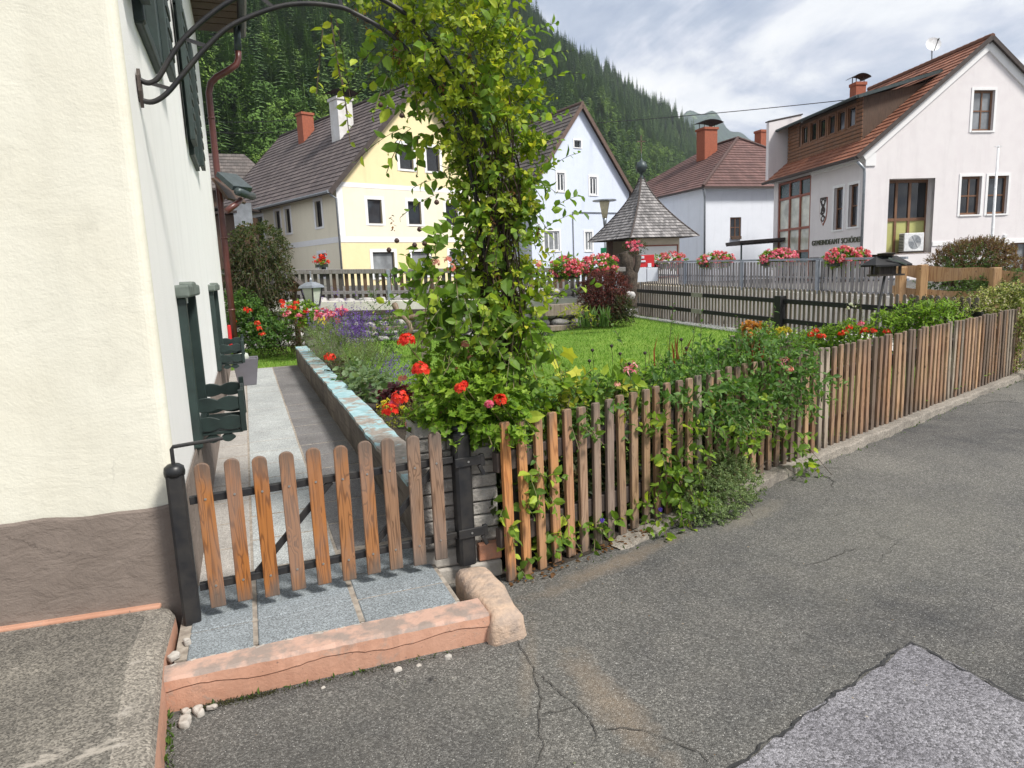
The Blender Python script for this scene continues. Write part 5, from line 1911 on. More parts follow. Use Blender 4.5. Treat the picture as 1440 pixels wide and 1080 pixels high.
# long shed dormer with board front
dz0, dz1 = ZE + .75, ZE + 2.05
da = .62                                     # distance of the dormer front behind the wall line
yb0, yb1 = 1.25, DT - .25
def slope_z(a):
    return ZE + .16 + a * sl
Md = Mwall(X(da, 0, 0), v_, u_)
dw = [(yb0 + .55 + i * .80, ZE + 1.38, yb0 + .55 + i * .80 + .55, ZE + 2.25) for i in range(6)]
mb = MB()
facade(mb, Md, [(yb0, slope_z(da) - .05), (yb1, slope_z(da) - .05), (yb1, ZE + 2.5), (yb0, ZE + 2.5)], dw, .1)
back = 3.7
for yy in (yb0, yb1):
    mb.add([X(da, yy, slope_z(da)), X(back, yy, slope_z(back)), X(da, yy, ZE + 2.5)], [(0, 1, 2)])
dm = mb.build('dormer', M_DARKWOOD, TH2)
brd = MB()
for k in range(11):
    z = slope_z(da) + .02 + k * .17
    if z < ZE + 1.25:
        brd.bx(yb0, yb1, -.035, 0, z, z + .13, M=Md)
    else:
        brd.bx(yb0 + 5.35, yb1, -.035, 0, z, z + .13, M=Md)
        brd.bx(yb0, yb0 + .5, -.035, 0, z, z + .13, M=Md)
brd.build('cladding', M_DORMER, dm)
for h in dw:
    MBw = MB()
    window(dm, Md, *h, M_BROWNFR, M_GLASSD, M_DORMER, .10, 0, 0, .03, .06, .05)
rf = MB()
zr0 = ZE + 2.56
zr1 = slope_z(4.1) + .12
roof_face(rf, X(da - .5, yb0 - .35, zr0 - .12), X(da - .5, yb1 + .3, zr0 - .12), X(4.1, yb0 - .35, zr1), X(4.1, yb1 + .3, zr1), .4, .3, .05)
dr_ = build_uv(rf, 'dormer_roof', M_EDGE, dm)
mb = MB()
mb.tube([X(da - .55, yb0 - .35, zr0 - .15), X(da - .55, yb1 + .3, zr0 - .15)], .07, 7)
mb.beam(X(da - .5, yb0 - .35, zr0 - .15), X(4.1, yb0 - .35, zr1 - .06), .05, .14)
mb.build('dormer_gutter', M_ZINCD, dm)
# firewall parapet at the far end
mb = MB()
mb.add([X(a_, b_, z) for b_ in (DT + .05, DT + .35) for a_, z in ((-.35, ZE - .3), (1.5, ZE - .3), (1.5, ZE + 3.2), (-.35, ZE + 2.85))], [(0, 1, 2, 3), (7, 6, 5, 4), (0, 4, 5, 1), (1, 5, 6, 2), (2, 6, 7, 3), (3, 7, 4, 0)])
mb.build('parapet', M_HALL, TH2)
mb = MB().beam(X(-.4, DT + .2, ZE + 2.9), X(1.55, DT + .2, ZE + 3.25), .36, .06)
mb.build('parapet_cap', M_EDGE, TH2)
chimney(TH2, X, 3.6, 6.3, .55, .55, slope_z(3.6) - .3, slope_z(3.6) + 1.35, M_BRICK, .28)
mb = MB().tube([X(-.45, -.1, ZE - .45), X(-.12, -.1, ZE - .75), X(-.10, -.1, ZE - .95), X(-.10, -.1, .4)], .06, 8)
mb.build('downpipe', M_ZINC, TH2, smooth=True)


def text(name, body, M, size, mat_, parent=None, extrude=.015, sx=1.0):
    cu = bpy.data.curves.new(name, 'FONT')
    cu.body = body
    cu.size = size
    cu.extrude = extrude
    cu.space_character = 1.12
    tmp = bpy.data.objects.new('tmp_text', cu)
    COL.objects.link(tmp)
    bpy.context.view_layer.update()
    me = bpy.data.meshes.new_from_object(tmp.evaluated_get(bpy.context.evaluated_depsgraph_get()))
    bpy.data.objects.remove(tmp)
    me.materials.clear()
    me.materials.append(mat_)
    me.transform(Matrix.Diagonal((sx, 1, 1, 1)))
    Mx = (wmat(parent).inverted() if parent else Matrix()) @ M
    me.transform(Mx)
    o = bpy.data.objects.new(name, me)
    COL.objects.link(o)
    if parent:
        o.parent = parent
    return o


# lettering runs along the side wall, seen from outside (text x = -v)
Mt = Matrix(((-v_.x, 0, -u_.x, 0), (-v_.y, 0, -u_.y, 0), (0, 1, 0, 0), (0, 0, 0, 1)))
q = X(-.03, 4.02, 2.42)
text('lettering', 'GEMEINDEAMT', Matrix.Translation(q) @ Mt, .34, M_LETTER, TH2, .02, .93)
text('lettering', 'SCHÖDER', Matrix.Translation(X(-.03, 1.54, 2.42)) @ Mt, .34, M_LETTER, TH2, .02, .93)
# coat of arms
sh = MB()
def shield(sc, d):
    pts = [(-.5, .6), (.5, .6), (.5, -.1), (.38, -.42), (0, -.72), (-.38, -.42), (-.5, -.1)]
    vs = [X(-d, 3.1 - p[0] * sc * .62, 4.02 + p[1] * sc) for p in pts] + [X(.0, 3.1 - p[0] * sc * .62, 4.02 + p[1] * sc) for p in pts]
    n = len(pts)
    return vs, [tuple(range(n)), tuple(range(n, 2 * n))[::-1]] + [(i, (i + 1) % n, n + (i + 1) % n, n + i) for i in range(n)]
sh.add(*shield(.98, .03))
cr_ = sh.build('coat_of_arms', M_REDFR, TH2)
MB().add(*shield(.86, .038)).build('shield_field', M_TRIM, cr_)
mb = MB()
for (yy, z, r_) in ((0, .38, .17), (0, .0, .19), (0, -.38, .15)):
    c = X(-.045, 3.1 - yy, 4.02 + z)
    vs = []
    for k in range(14):
        an = 2 * math.pi * k / 14
        vs += [c + Vector((v_.x * math.cos(an) * r_, v_.y * math.cos(an) * r_, math.sin(an) * r_)), c + Vector((v_.x * math.cos(an) * r_ * .5, v_.y * math.cos(an) * r_ * .5, math.sin(an) * r_ * .55))]
    mb.add(vs, [(2 * k, 2 * ((k + 1) % 14), 2 * ((k + 1) % 14) + 1, 2 * k + 1) for k in range(14)])
for (y0_, z0_, y1_, z1_) in ((-.24, .5, .1, -.1), (.24, .5, -.1, -.1), (-.2, -.1, .2, -.35), (-.26, .55, .26, .55)):
    mb.beam(X(-.05, 3.1 - y0_, 4.02 + z0_), X(-.05, 3.1 - y1_, 4.02 + z1_), .01, .09)
mb.build('shield_charge', M_EDGE, cr_)

ac = thing('air_conditioner', 'white outdoor air conditioning unit in front of the olive panels of the town hall', 'air conditioner', Mft @ Vector((2.45, .1, 1.95)))
mb = MB().bx(2.0, 2.95, -.02, .36, 1.93, 2.72, M=Mft)
mb.build('casing', M_WHITEFR, ac, bevel=.02)
mb = MB()
for k in range(11):
    mb.bx(1.985, 1.999, .03, .33, 1.98 + k * .065, 2.02 + k * .065, M=Mft)
mb.build('fin_grille', M_ZINCD, ac)
mb = MB()
c = Mft @ Vector((2.5, -.03, 2.33))
for r_ in (.29, .24, .19, .14, .09):
    pts = [c + Vector((u_.x * math.cos(k * .2618) * r_, u_.y * math.cos(k * .2618) * r_, math.sin(k * .2618) * r_)) for k in range(25)]
    mb.tube(pts, .008, 4, cap=False)
for k in range(6):
    an = k * math.pi / 3
    mb.tube([c, c + Vector((u_.x * math.cos(an) * .29, u_.y * math.cos(an) * .29, math.sin(an) * .29))], .008, 4)
mb.build('fan_grille', M_ZINC, ac)
mb = MB().bx(1.95, 3.0, .0, .4, 1.875, 1.925, M=Mft)
mb.build('bracket', M_EDGE, ac)

ds = thing('satellite_dish', 'white satellite dish on the town hall ridge', 'satellite dish', X(WT / 2, 3.4, ZA + .2))
c = X(WT / 2, 3.4, ZA + .95)
mb = MB().tube([X(WT / 2, 3.4, ZA + .1), c + Vector((0, .06, -.1))], .03, 6)
mb.build('mast', M_ZINC, ds)
dv = Vector((-.15, -.95, .3)).normalized()
Md_ = Matrix.Translation(c) @ dv.to_track_quat('Z', 'Y').to_matrix().to_4x4()
mb = MB()
vs, fs = [], []
for i in range(6):
    r_ = .34 * i / 5
    for k in range(18):
        an = 2 * math.pi * k / 18
        vs.append(Md_ @ Vector((r_ * math.cos(an), r_ * math.sin(an), .22 * (r_ / .42) ** 2 * .5)))
for i in range(5):
    for k in range(18):
        fs.append((i * 18 + k, i * 18 + (k + 1) % 18, (i + 1) * 18 + (k + 1) % 18, (i + 1) * 18 + k))
mb.add(vs, fs)
mb.build('dish', M_WHITEFR, ds, smooth=True)
mb = MB().tube([Md_ @ Vector((0, -.34, .08)), Md_ @ Vector((0, -.1, .55))], .018, 5).tube([Md_ @ Vector((0, -.1, .5)), Md_ @ Vector((0, -.1, .62))], .04, 6)
mb.build('feed_arm', M_ZINCD, ds)

for i, (px, pt, pb, Y, lab) in enumerate([(1404, 208, 360, 27.0, 'tall white flagpole with small finial before the right hand windows of the town hall')]):
    b_, t_ = P(px - 6, pb, Y), P(px, pt, Y)
    b_ = Vector((t_.x, t_.y, .7))
    fp = thing('flagpole', lab, 'flagpole', b_)
    MB().tube([b_, b_ + Vector((0, 0, .5)), t_], [.065, .06, .04], 10).build('pole', M_WHITEFR, fp, smooth=True)
    MB().beam(t_ + Vector((-.14, 0, .05)), t_ + Vector((.14, 0, .05)), .03, .03).lathe([(.02, 0), (.04, .04), (.02, .09), (.001, .1)], t_, 8).build('finial', M_WHITEFR, fp)
ml = thing('wall_lamp', 'small square white lamp on the town hall wall right of the flagpole', 'wall lamp', Mft @ Vector((6.95, -.05, 2.45)))
MB().bx(6.88, 7.02, -.09, 0, 2.36, 2.5, M=Mft).build('lamp_body', M_WHITEFR, ml, bevel=.01)

# ------------------------------------------------------------------ shingled wayside chapel
CH = thing('wayside_chapel', 'small wayside chapel with tall curved shingle roof, metal ball and cross', 'chapel', P(903, 400, 27))
c0 = P(903, 336, 27)
cc = Vector((c0.x, c0.y, 0))
ca_ = R(-14)                                 # one corner of the square points at the viewer
hd = 2.12                                    # half diagonal of the eaves
def cpt(k, r_, z):
    an = ca_ + R(-90) + k * math.pi / 2 - R(8)
    return Vector((cc.x + math.cos(an) * r_, cc.y + math.sin(an) * r_, z))
ze_, za_ = c0.z, P(903, 250, 27).z
NR = 21
prof = []
for i in range(NR + 1):
    t = i / NR
    r_ = hd * ((1 - t) ** 1.55 * .80 + (1 - t) * .20) + .06 * t
    prof.append((r_, ze_ + (za_ - ze_) * t))
rf = MB()
for k in range(4):
    for i in range(NR):
        (r0, z0), (r1, z1) = prof[i], prof[i + 1]
        a0, a1 = cpt(k, r0 + .07, z0 - .01), cpt(k + 1, r0 + .07, z0 - .01)
        b0, b1 = cpt(k, r1, z1), cpt(k + 1, r1, z1)
        rf.add([a0, a1, b1, b0, cpt(k, r0, z0), cpt(k + 1, r0, z0)], [(0, 1, 2, 3), (4, 5, 1, 0)])
        w0, w1 = (a1 - a0).length / .12, (b1 - b0).length / .12
        rf.uv[len(rf.f) - 2] = [(100 - w0 / 2 + i * .37, i + .02 + k * 40), (100 + w0 / 2 + i * .37, i + .02 + k * 40), (100 + w1 / 2 + i * .37, i + .98 + k * 40), (100 - w1 / 2 + i * .37, i + .98 + k * 40)]
build_uv(rf, 'shingle_roof', M_SHINGLE, CH)
hp = MB()
for k in range(4):
    hp.tube([cpt(k, r_ + .03, z) for r_, z in prof], .035, 5)
hp.add([cpt(k, hd - .03, ze_ - .03) for k in range(4)], [(0, 1, 2, 3)])
hp.build('roof_edge', M_EDGE, CH)
mb = MB().lathe([(.07, za_ - .15), (.09, za_ - .02), (.06, za_ + .05), (.06, za_ + .18), (.15, za_ + .22), (.22, za_ + .36), (.22, za_ + .44), (.15, za_ + .58), (.05, za_ + .63), (.015, za_ + .75), (.015, za_ + 1.0)], cc, 18)
mb.build('roof_ball', M_ZINCD, CH, smooth=True)
zt = za_ + 1.0
mb = MB().beam(cc + Vector((0, 0, zt - .1)), cc + Vector((0, 0, zt + .55)), .03, .03, up=(0, 1, 0))
mb.beam(cc + Vector((-.16, 0, zt + .33)), cc + Vector((.16, 0, zt + .33)), .03, .03)
mb.build('cross', M_EDGEBR, CH)
hw = 1.42
mb = MB()
gz_ = .6
# right-hand walls solid, left front side open with a dark inside
c1, c2, c3, c4 = (cpt(k, hw, 0) for k in range(4))
def wl(p, q, z0, z1, f0=0, f1=1, m=0):
    a_, b_ = p.lerp(q, f0), p.lerp(q, f1)
    mb.add([(a_.x, a_.y, z0), (b_.x, b_.y, z0), (b_.x, b_.y, z1), (a_.x, a_.y, z1)], [(0, 1, 2, 3)], m)
wl(c1, c2, gz_, ze_ - .02)
wl(c2, c3, gz_, ze_ - .02)
wl(c3, c4, gz_, ze_ - .02)
mb.build('chapel_wall', M_BEIGE, CH)
pn_ = MB()
dd_ = (c2 - c1).normalized()
nn2 = Vector((dd_.y, -dd_.x, 0))
for f0, f1, z0, z1 in ((.04, .96, ze_ - .33, ze_ - .28), (.04, .96, ze_ - 1.5, ze_ - 1.45), (.04, .07, ze_ - 1.45, ze_ - .33), (.93, .96, ze_ - 1.45, ze_ - .33)):
    a_, b_ = c1.lerp(c2, f0), c1.lerp(c2, f1)
    pn_.beam(a_ + nn2 * .02 + Vector((0, 0, (z0 + z1) / 2)), b_ + nn2 * .02 + Vector((0, 0, (z0 + z1) / 2)), .03, z1 - z0)
pn_.build('red_border', M_REDFR, CH)
a_, b_ = c1.lerp(c2, .07), c1.lerp(c2, .93)
MB().beam(a_ + nn2 * .01 + Vector((0, 0, ze_ - .89)), b_ + nn2 * .01 + Vector((0, 0, ze_ - .89)), .03, 1.12).build('white_panel', M_TRIM, CH)
pl_ = MB()
for f0 in (.12, .96):
    q = c1.lerp(c4, 1 - f0)
    pl_.beam(q + Vector((0, 0, gz_)), q + Vector((0, 0, ze_ - .02)), .22, .22, up=(0, 1, 0))
pl_.build('red_pillar', M_EDGEBR, CH)

# ------------------------------------------------------------------ street lamp and green sign
lb = P(848, 380, 33)
lt = P(850, 282, 33)
sl_ = thing('street_lamp', 'slim grey street lamp with cream glass cone and flat round cap beside the chapel', 'street lamp', (lt.x, lt.y, 1.0))
MB().tube([(lt.x, lt.y, 1.0), (lt.x, lt.y, lt.z - .95)], .05, 8).lathe([(.05, lt.z - 1.3), (.09, lt.z - .95), (.10, lt.z - .80)], (lt.x, lt.y, 0), 10).build('pole', M_ZINC, sl_, smooth=True)
MB().lathe([(.11, lt.z - .80), (.24, lt.z - .08), (.24, lt.z - .05)], (lt.x, lt.y, 0), 14).build('lamp_glass', M_LAMPY, sl_, smooth=True)
MB().lathe([(.1, lt.z - .05), (.56, lt.z - .03), (.56, lt.z + .02), (.1, lt.z + .05)], (lt.x, lt.y, 0), 18).build('lamp_cap', M_ZINC, sl_)
gs = P(851, 357, 30)
gsn = thing('green_sign', 'small green sign with white cross below the street lamp', 'sign', gs)
MB().beam(gs + Vector((-.19, 0, 0)), gs + Vector((.19, 0, 0)), .04, .52).build('sign_plate', M_SIGNGR, gsn, bevel=.01)
MB().beam(gs + Vector((-.09, -.025, -.02)), gs + Vector((.09, -.025, -.02)), .01, .055).beam(gs + Vector((-.0275, -.0255, -.02)), gs + Vector((.0275, -.0255, -.02)), .01, .18).build('white_cross', M_WHITEFR, gsn)
MB().tube([gs + Vector((0, .05, .3)), Vector((gs.x, gs.y + .05, .9))], .03, 6).build('sign_post', M_ZINC, gsn)

# ------------------------------------------------------------------ overhead cables
def cable(lab, p0, p1, sag, r_=.012):
    pts = []
    for i in range(25):
        t = i / 24
        q = p0.lerp(p1, t)
        q.z -= sag * 4 * t * (1 - t)
        pts.append(q)
    o = MB().tube(pts, r_, 5).build('overhead_cable', M_WIRE)
    tag(o, lab, 'cable')
cable('thin dark cable sagging across the sky to the town hall chimney', P(560, 185, 60), P(1205, 139, 36), .35, .022)
cable('upper of two wires in front of the forest left of the yellow house', P(286, 171, 52), P(418, 168, 48), .1, .02)
cable('lower of two wires in front of the forest left of the yellow house', P(286, 186, 52), P(414, 184, 48), .1, .02)
# ------------------------------------------------------------------ far picket fence with black rails
FA, FB = Vector((3.45, 18.4, .40)), Vector((6.45, 9.3, .17))
fd = FB - FA
fl = Vector((fd.x, fd.y, 0)).length
bf = thing('black_railed_fence', 'grey round topped picket fence with black rails along the far edge of the lawn', 'fence', FA, math.atan2(fd.y, fd.x))
slope = (FB.z - FA.z) / fl
p0 = picket_mesh(.060, .014, .88).build('picket', M_GREYWOOD, bf, world=False)
npk2 = int(fl / .118)
for i in range(npk2):
    o = p0 if i == 0 else copy_tree(p0, bf)
    t = .02 + i * .118
    o.location = (t, .055, .05 + slope * t + random.uniform(-.008, .008))
    o.rotation_euler = (0, R(random.uniform(-.8, .8)), 0)
    k = random.uniform(.8, 1.15)
    o.color = (.23 * k, .20 * k, .17 * k, 1)
MBT = MB()
segs = [(0.0, 2.62), (3.02, fl)]
for z in (.33, .70):
    mb = MB()
    for a_, b_ in segs:
        mb.beam((a_, 0, z + slope * a_), (b_, 0, z + slope * b_), .045, .085)
    mb.build('rail', M_BLACKWOOD, bf, world=False, bevel=.006)
    MB().beam((2.60, -.012, z + slope * 2.6), (3.04, -.012, z + slope * 3.04), .05, .10).build('joint_plate', M_GREYWOOD, bf, world=False, bevel=.004).color = (.36, .36, .32, 1)
for t in (5.6, 8.35):
    MB().bx(t - .085, t + .085, -.10, .03, slope * t - .1, slope * t + .80).build('post', M_BLACKWOOD, bf, world=False, bevel=.008)
cb = thing('fence_footing', 'low pale concrete strip at the foot of the black railed fence', 'footing', FA)
mb = MB().beam(FA + Vector((-.15, .15, -.04)), FB + Vector((-.1, 0, -.04)), .22, .16)
mb.build('strip', M_CONC, cb, bevel=.01)

# ------------------------------------------------------------------ stream wall and bridge railings
W0, W1 = Vector((-12.5, 17.0, 0)), Vector((3.2, 18.85, 0))
wd = (W1 - W0).normalized()
wn = Vector((wd.y, -wd.x, 0))                # towards the viewer
wlen = (W1 - W0).length


def wt(t):                                   # level of the road edge along the wall
    return 1.42 - .032 * t


sw = thing('stream_wall', 'rough wall of pale field stones with concrete coping below the left bridge railing', 'wall', (W0 + W1) / 2)
mb = MB()
vs = [W0 - wn * .05 + Vector((0, 0, -.6)), W1 - wn * .05 + Vector((0, 0, -.6)), W1 - wn * .05 + Vector((0, 0, wt(wlen) - .1)), W0 - wn * .05 + Vector((0, 0, wt(0) - .1))]
mb.add(vs + [v - wn * .5 for v in vs], [(0, 1, 2, 3), (7, 6, 5, 4)])
mb.build('wall_core', M_CONCD, sw)
from mathutils import noise as mnoise
stones = MB()
t = 0.0
for row in range(6):
    t = random.uniform(0, .3)
    hrow = .21
    while t < wlen:
        w_ = random.uniform(.22, .62)
        z = .02 + row * hrow + random.uniform(-.03, .03)
        c = W0 + wd * (t + w_ / 2) + Vector((0, 0, z + .08))
        # squashed icosphere-like lump
        vs, fs = [], []
        nu, nv = 7, 4
        for i in range(nv + 1):
            th = math.pi * i / nv
            for j in range(nu):
                ph = 2 * math.pi * j / nu
                d_ = Vector((math.sin(th) * math.cos(ph), math.sin(th) * math.sin(ph), math.cos(th)))
                r_ = 1 + .28 * mnoise.noise(d_ * 1.7 + Vector((t * 3, row, 0)))
                q = c + wd * d_.x * w_ * .52 * r_ + wn * d_.y * .16 * r_ + Vector((0, 0, d_.z * hrow * .52 * r_))
                vs.append(q)
        for i in range(nv):
            for j in range(nu):
                fs.append((i * nu + j, (i + 1) * nu + j, (i + 1) * nu + (j + 1) % nu, i * nu + (j + 1) % nu))
        stones.add(vs, fs)
        t += w_
stones.build('stones', M_PALESTONE, sw, smooth=True)
cp = MB()
cp.beam(W0 + wn * .02 + Vector((0, 0, wt(0) - .12)), W1 + wn * .02 + Vector((0, 0, wt(wlen) - .12)), .45, .26)
cp.build('coping', M_CONC, sw, bevel=.02)


def railing(name, label, p0, p1, z0, z1, h, pitch, bw, postsp, gap_low, rail_m, post_m, boards=False, rsel=(1.0,)):
    d = (p1 - p0)
    ln = Vector((d.x, d.y, 0)).length
    t = thing(name, label, 'railing', (p0.x, p0.y, z0), math.atan2(d.y, d.x))
    sl_ = (z1 - z0) / ln
    first = None
    n = min(int(ln / pitch), 100)
    for i in range(n):
        tt = .05 + i * pitch
        if boards:
            b0, b1 = .10, h - .03
        else:
            b0, b1 = gap_low, h - .10
        if first is None:
            vs = [(-bw / 2, -.012, b0), (bw / 2, -.012, b0), (bw / 2, -.012, b1), (-bw / 2, -.012, b1)]
            m_ = MB().bx(-bw / 2, bw / 2, -.006 if boards else -.012, .006 if boards else .012, b0, b1)
            first = o = m_.build('board', M_GREYWOOD, t, world=False)
        else:
            o = copy_tree(first, t)
        k = random.uniform(.62, 1.2)
        if boards:
            o.color = (.33 * k, .33 * k, .35 * k, 1)
        else:
            o.color = random.choice([(.10 * k, .09 * k, .085 * k, 1), (.075 * k, .07 * k, .07 * k, 1), (.14 * k, .085 * k, .055 * k, 1)])
        o.location = (tt, 0, sl_ * tt)
    if boards:
        mb = MB().beam((0, -.03, h + .02), (ln, -.03, h + .02 + sl_ * ln), .07, .05)
        mb.build('top_rail', rail_m, t, world=False)
        mb = MB().beam((0, .04, h * .5), (ln, .04, h * .5 + sl_ * ln), .05, .05).beam((0, .04, .12), (ln, .04, .12 + sl_ * ln), .05, .05)
        mb.build('cross_rail', rail_m, t, world=False)
    else:
        mb = MB().beam((-.1, -.02, h - .04), (ln, -.02, h - .04 + sl_ * ln), .13, .12)
        o = mb.build('top_rail', M_GREYWOOD, t, world=False, bevel=.01)
        o.color = (.24, .235, .235, 1)
        mb = MB().beam((-.1, -.045, .22), (ln, -.045, .22 + sl_ * ln), .05, .085)
        o = mb.build('lower_rail', M_GREYWOOD, t, world=False, bevel=.008)
        o.color = (.24, .235, .25, 1)
    k = 0
    x = .3
    while x < ln:
        mb = MB().bx(x - .045, x + .045, -.11, -.05, -.1 + sl_ * x, h + .0 + sl_ * x)
        mb.build('post', post_m, t, world=False, bevel=.006)
        x += postsp
    return t


railing('bridge_railing', 'weathered grey wooden railing with dark balusters above the stone stream wall', W0, W1, wt(0), wt(wlen), .80, .157, .095, 3.05, .05, None, M_STEEL)
# right-hand board railing on the bridge approach
QA, QB = Vector((4.9, 25.7, 1.02)), Vector((8.35, 14.4, .80))
railing('board_railing', 'grey vertical board railing with steel top rail in front of the town hall', QA, QB, 1.02, .80, .86, .137, .092, 3.0, 0, M_STEEL, M_STEEL, True)
qd = (QB - QA).normalized()
qn = Vector((qd.y, -qd.x, 0))
mb = MB().beam(QA + Vector((0, 0, -.55)), QB + Vector((0, 0, -.55)), .3, 1.2)
rw = thing('retaining_wall', 'pale concrete retaining wall below the grey board railing', 'wall', (QA + QB) / 2)
mb.build('wall_face', M_CONC, rw)
# pale gravel strip between the fence and the retaining wall, and the stream bed
o = MB().add([(3.55, 18.5, .05), (4.85, 25.6, -.2), (8.1, 15.0, .1), (7.4, 11.0, .1), (6.6, 9.4, .1)], [(0, 1, 2, 3, 4)]).build('gravel_strip', M_CONC)
o['kind'] = 'structure'

# wooden deck beam, black slab for the dark channel between lawn and bridge
q = P(818, 440, 17.5)
bm_ = thing('stream_beam', 'grey weathered timber beams spanning the dark stream gap right of the rose arch', 'beam', q)
mb = MB().beam(P(770, 462, 16.3), P(838, 458, 17.4), .22, .13)
mb.beam(P(765, 437, 17.4), P(845, 432, 18.2), .12, .30)
mb.build('beam', M_WEATHERPOST, bm_, bevel=.015)
ch = MB().add([P(740, 485, 15.5), P(836, 466, 16.6), P(838, 458, 17.2), P(740, 470, 16.8)], [(0, 1, 2, 3)])
mbp = [P(760, 474, 16.0), P(836, 464, 16.9)]
tag(MB().beam(mbp[0], mbp[1], .8, .10).build('channel_slab', M_BLACKWOOD), 'flat black slab filling the dark channel at the edge of the lawn below the timber beams', 'drain cover')

# ------------------------------------------------------------------ rustic timber fence, right
rq0, rq1 = P(1262, 380, 13.2), P(1452, 392, 12.2)
rfc = thing('rustic_fence', 'rustic fence of rough brown planks on square posts in front of the round bush', 'fence', (rq0.x, rq0.y, .6))
def plank(pts, w, h, m_, name):
    vs, fs = [], []
    n = len(pts)
    for i, p in enumerate(pts):
        hh = h * (1 + .10 * math.sin(i * 1.3 + h * 40))
        off = .16 * h * math.sin(i * .7 + 2)
        for y_ in (-w / 2, w / 2):
            for z_ in (-hh / 2 + off, hh / 2 + off * .4):
                vs.append((p.x, p.y + y_, p.z + z_))
    for i in range(n - 1):
        a_, b_ = 4 * i, 4 * i + 4
        fs += [(a_, b_, b_ + 1, a_ + 1), (a_ + 2, a_ + 3, b_ + 3, b_ + 2), (a_ + 1, b_ + 1, b_ + 3, a_ + 3), (a_, a_ + 2, b_ + 2, b_)]
    fs += [(0, 1, 3, 2), (4 * n - 4, 4 * n - 2, 4 * n - 1, 4 * n - 3)]
    return MB().add(vs, fs).build(name, m_, rfc)
plank([rq0.lerp(rq1, i / 13) for i in range(14)], .07, .24, M_RUSTIC, 'upper_plank')
r20, r21 = P(1256, 411, 13.2), P(1385, 421, 12.5)
plank([r20.lerp(r21, i / 10) for i in range(11)], .07, .22, M_RUSTIC, 'lower_plank')
for px, py in ((1270, 375), (1300, 372), (1403, 376)):
    tpt = P(px, py, 13.05 - (px - 1265) * .006)
    mb = MB().bx(tpt.x - .075, tpt.x + .075, tpt.y - .02, tpt.y + .12, .4, tpt.z)
    mb.build('post', M_RUSTIC, rfc, bevel=.015)
# ------------------------------------------------------------------ bird feeder on a leaning black pole
bq = P(1246, 372, 9.6)
bfd = thing('bird_feeder', 'dark roofed wooden bird feeder house on a leaning black pole', 'bird feeder', (5.05, 9.5, .2))
MB().tube([P(1231, 458, 9.3), P(1244, 388, 9.55)], .018, 8).build('pole', M_IRON, bfd)
mb = MB()
hw_, dp_ = .19, .14
mb.bx(bq.x - hw_, bq.x + hw_, bq.y - dp_, bq.y + dp_, bq.z - .155, bq.z - .13)
for i in (-1, 1):
    for j in (-1, 1):
        mb.bx(bq.x + i * (hw_ - .05) - .015, bq.x + i * (hw_ - .05) + .015, bq.y + j * (dp_ - .04) - .015, bq.y + j * (dp_ - .04) + .015, bq.z - .13, bq.z + .0)
mb.bx(bq.x - hw_ + .08, bq.x + hw_ - .08, bq.y - dp_ + .08, bq.y + dp_ - .05, bq.z - .13, bq.z - .02)
mb.build('feeder_house', M_OLDRAIL, bfd)
mb = MB()
rz_ = bq.z
for sg_s in (-1, 1):
    a_ = [(bq.x - .25, bq.y + sg_s * .20, rz_ - .0), (bq.x + .25, bq.y + sg_s * .20, rz_ - .0), (bq.x + .14, bq.y, rz_ + .12), (bq.x - .14, bq.y, rz_ + .12)]
    mb.add(a_ + [(x, y, z - .025) for x, y, z in a_], [(0, 1, 2, 3), (7, 6, 5, 4), (0, 4, 5, 1), (1, 5, 6, 2), (3, 2, 6, 7), (0, 3, 7, 4)])
for sg_s in (-1, 1):
    mb.add([(bq.x + sg_s * .25, bq.y - .20, rz_), (bq.x + sg_s * .25, bq.y + .20, rz_), (bq.x + sg_s * .14, bq.y, rz_ + .12)], [(0, 1, 2)])
mb.build('roof', M_BLACKWOOD, bfd)
mb = MB().lathe([(.05, .0), (.11, .03), (.12, .045), (.02, .055), (.001, .06)], (bq.x, bq.y, rz_ + .11), 12)
mb.build('roof_cap', M_OLDRAIL, bfd)
mb = MB().beam((bq.x - .04, bq.y - .13, rz_ + .09), (bq.x + .16, bq.y - .22, rz_ - .01), .03, .02)
mb.build('roof_strip', M_GREENLIGHT, bfd)

# ------------------------------------------------------------------ garden wall along the path
gw = thing('bed_wall', 'low concrete bed wall with flaking turquoise painted top along the paved path', 'wall', PA, PRZ)
mb = MB()
NS = 60
vs, fs = [], []
for i in range(NS + 1):
    s = .42 + (10.0 - .42) * i / NS
    w_ = .012 * math.sin(i * .9)
    top = .475 + .006 * math.sin(i * .5)
    vs += [(1.20 + w_ * .4, s, 0), (1.185 + w_ * .3, s, top), (1.375, s, top + .004), (1.385, s, 0)]
for i in range(NS):
    for j in range(3):
        fs.append((4 * i + j, 4 * i + j + 1, 4 * i + j + 5, 4 * i + j + 4))
fs += [(3, 2, 1, 0), (4 * NS, 4 * NS + 1, 4 * NS + 2, 4 * NS + 3)]
mb.add(vs, fs)
mb.build('wall_body', M_BEDWALL, gw, world=False, merge=True)
mb = MB()
vs, fs = [], []
for i in range(NS + 1):
    s = .42 + (10.0 - .42) * i / NS
    top = .475 + .006 * math.sin(i * .5)
    e0 = .012 * math.sin(i * 1.9) * (i % 3 == 0)
    vs += [(1.178 + e0, s, top - .004), (1.180 + e0, s, top + .022), (1.385 - e0, s, top + .026), (1.388, s, top - .002)]
for i in range(NS):
    for j in range(3):
        fs.append((4 * i + j, 4 * i + j + 1, 4 * i + j + 5, 4 * i + j + 4))
fs += [(3, 2, 1, 0), (4 * NS, 4 * NS + 1, 4 * NS + 2, 4 * NS + 3)]
mb.add(vs, fs)
mb.build('painted_top', M_BLUETOP, gw, world=False)
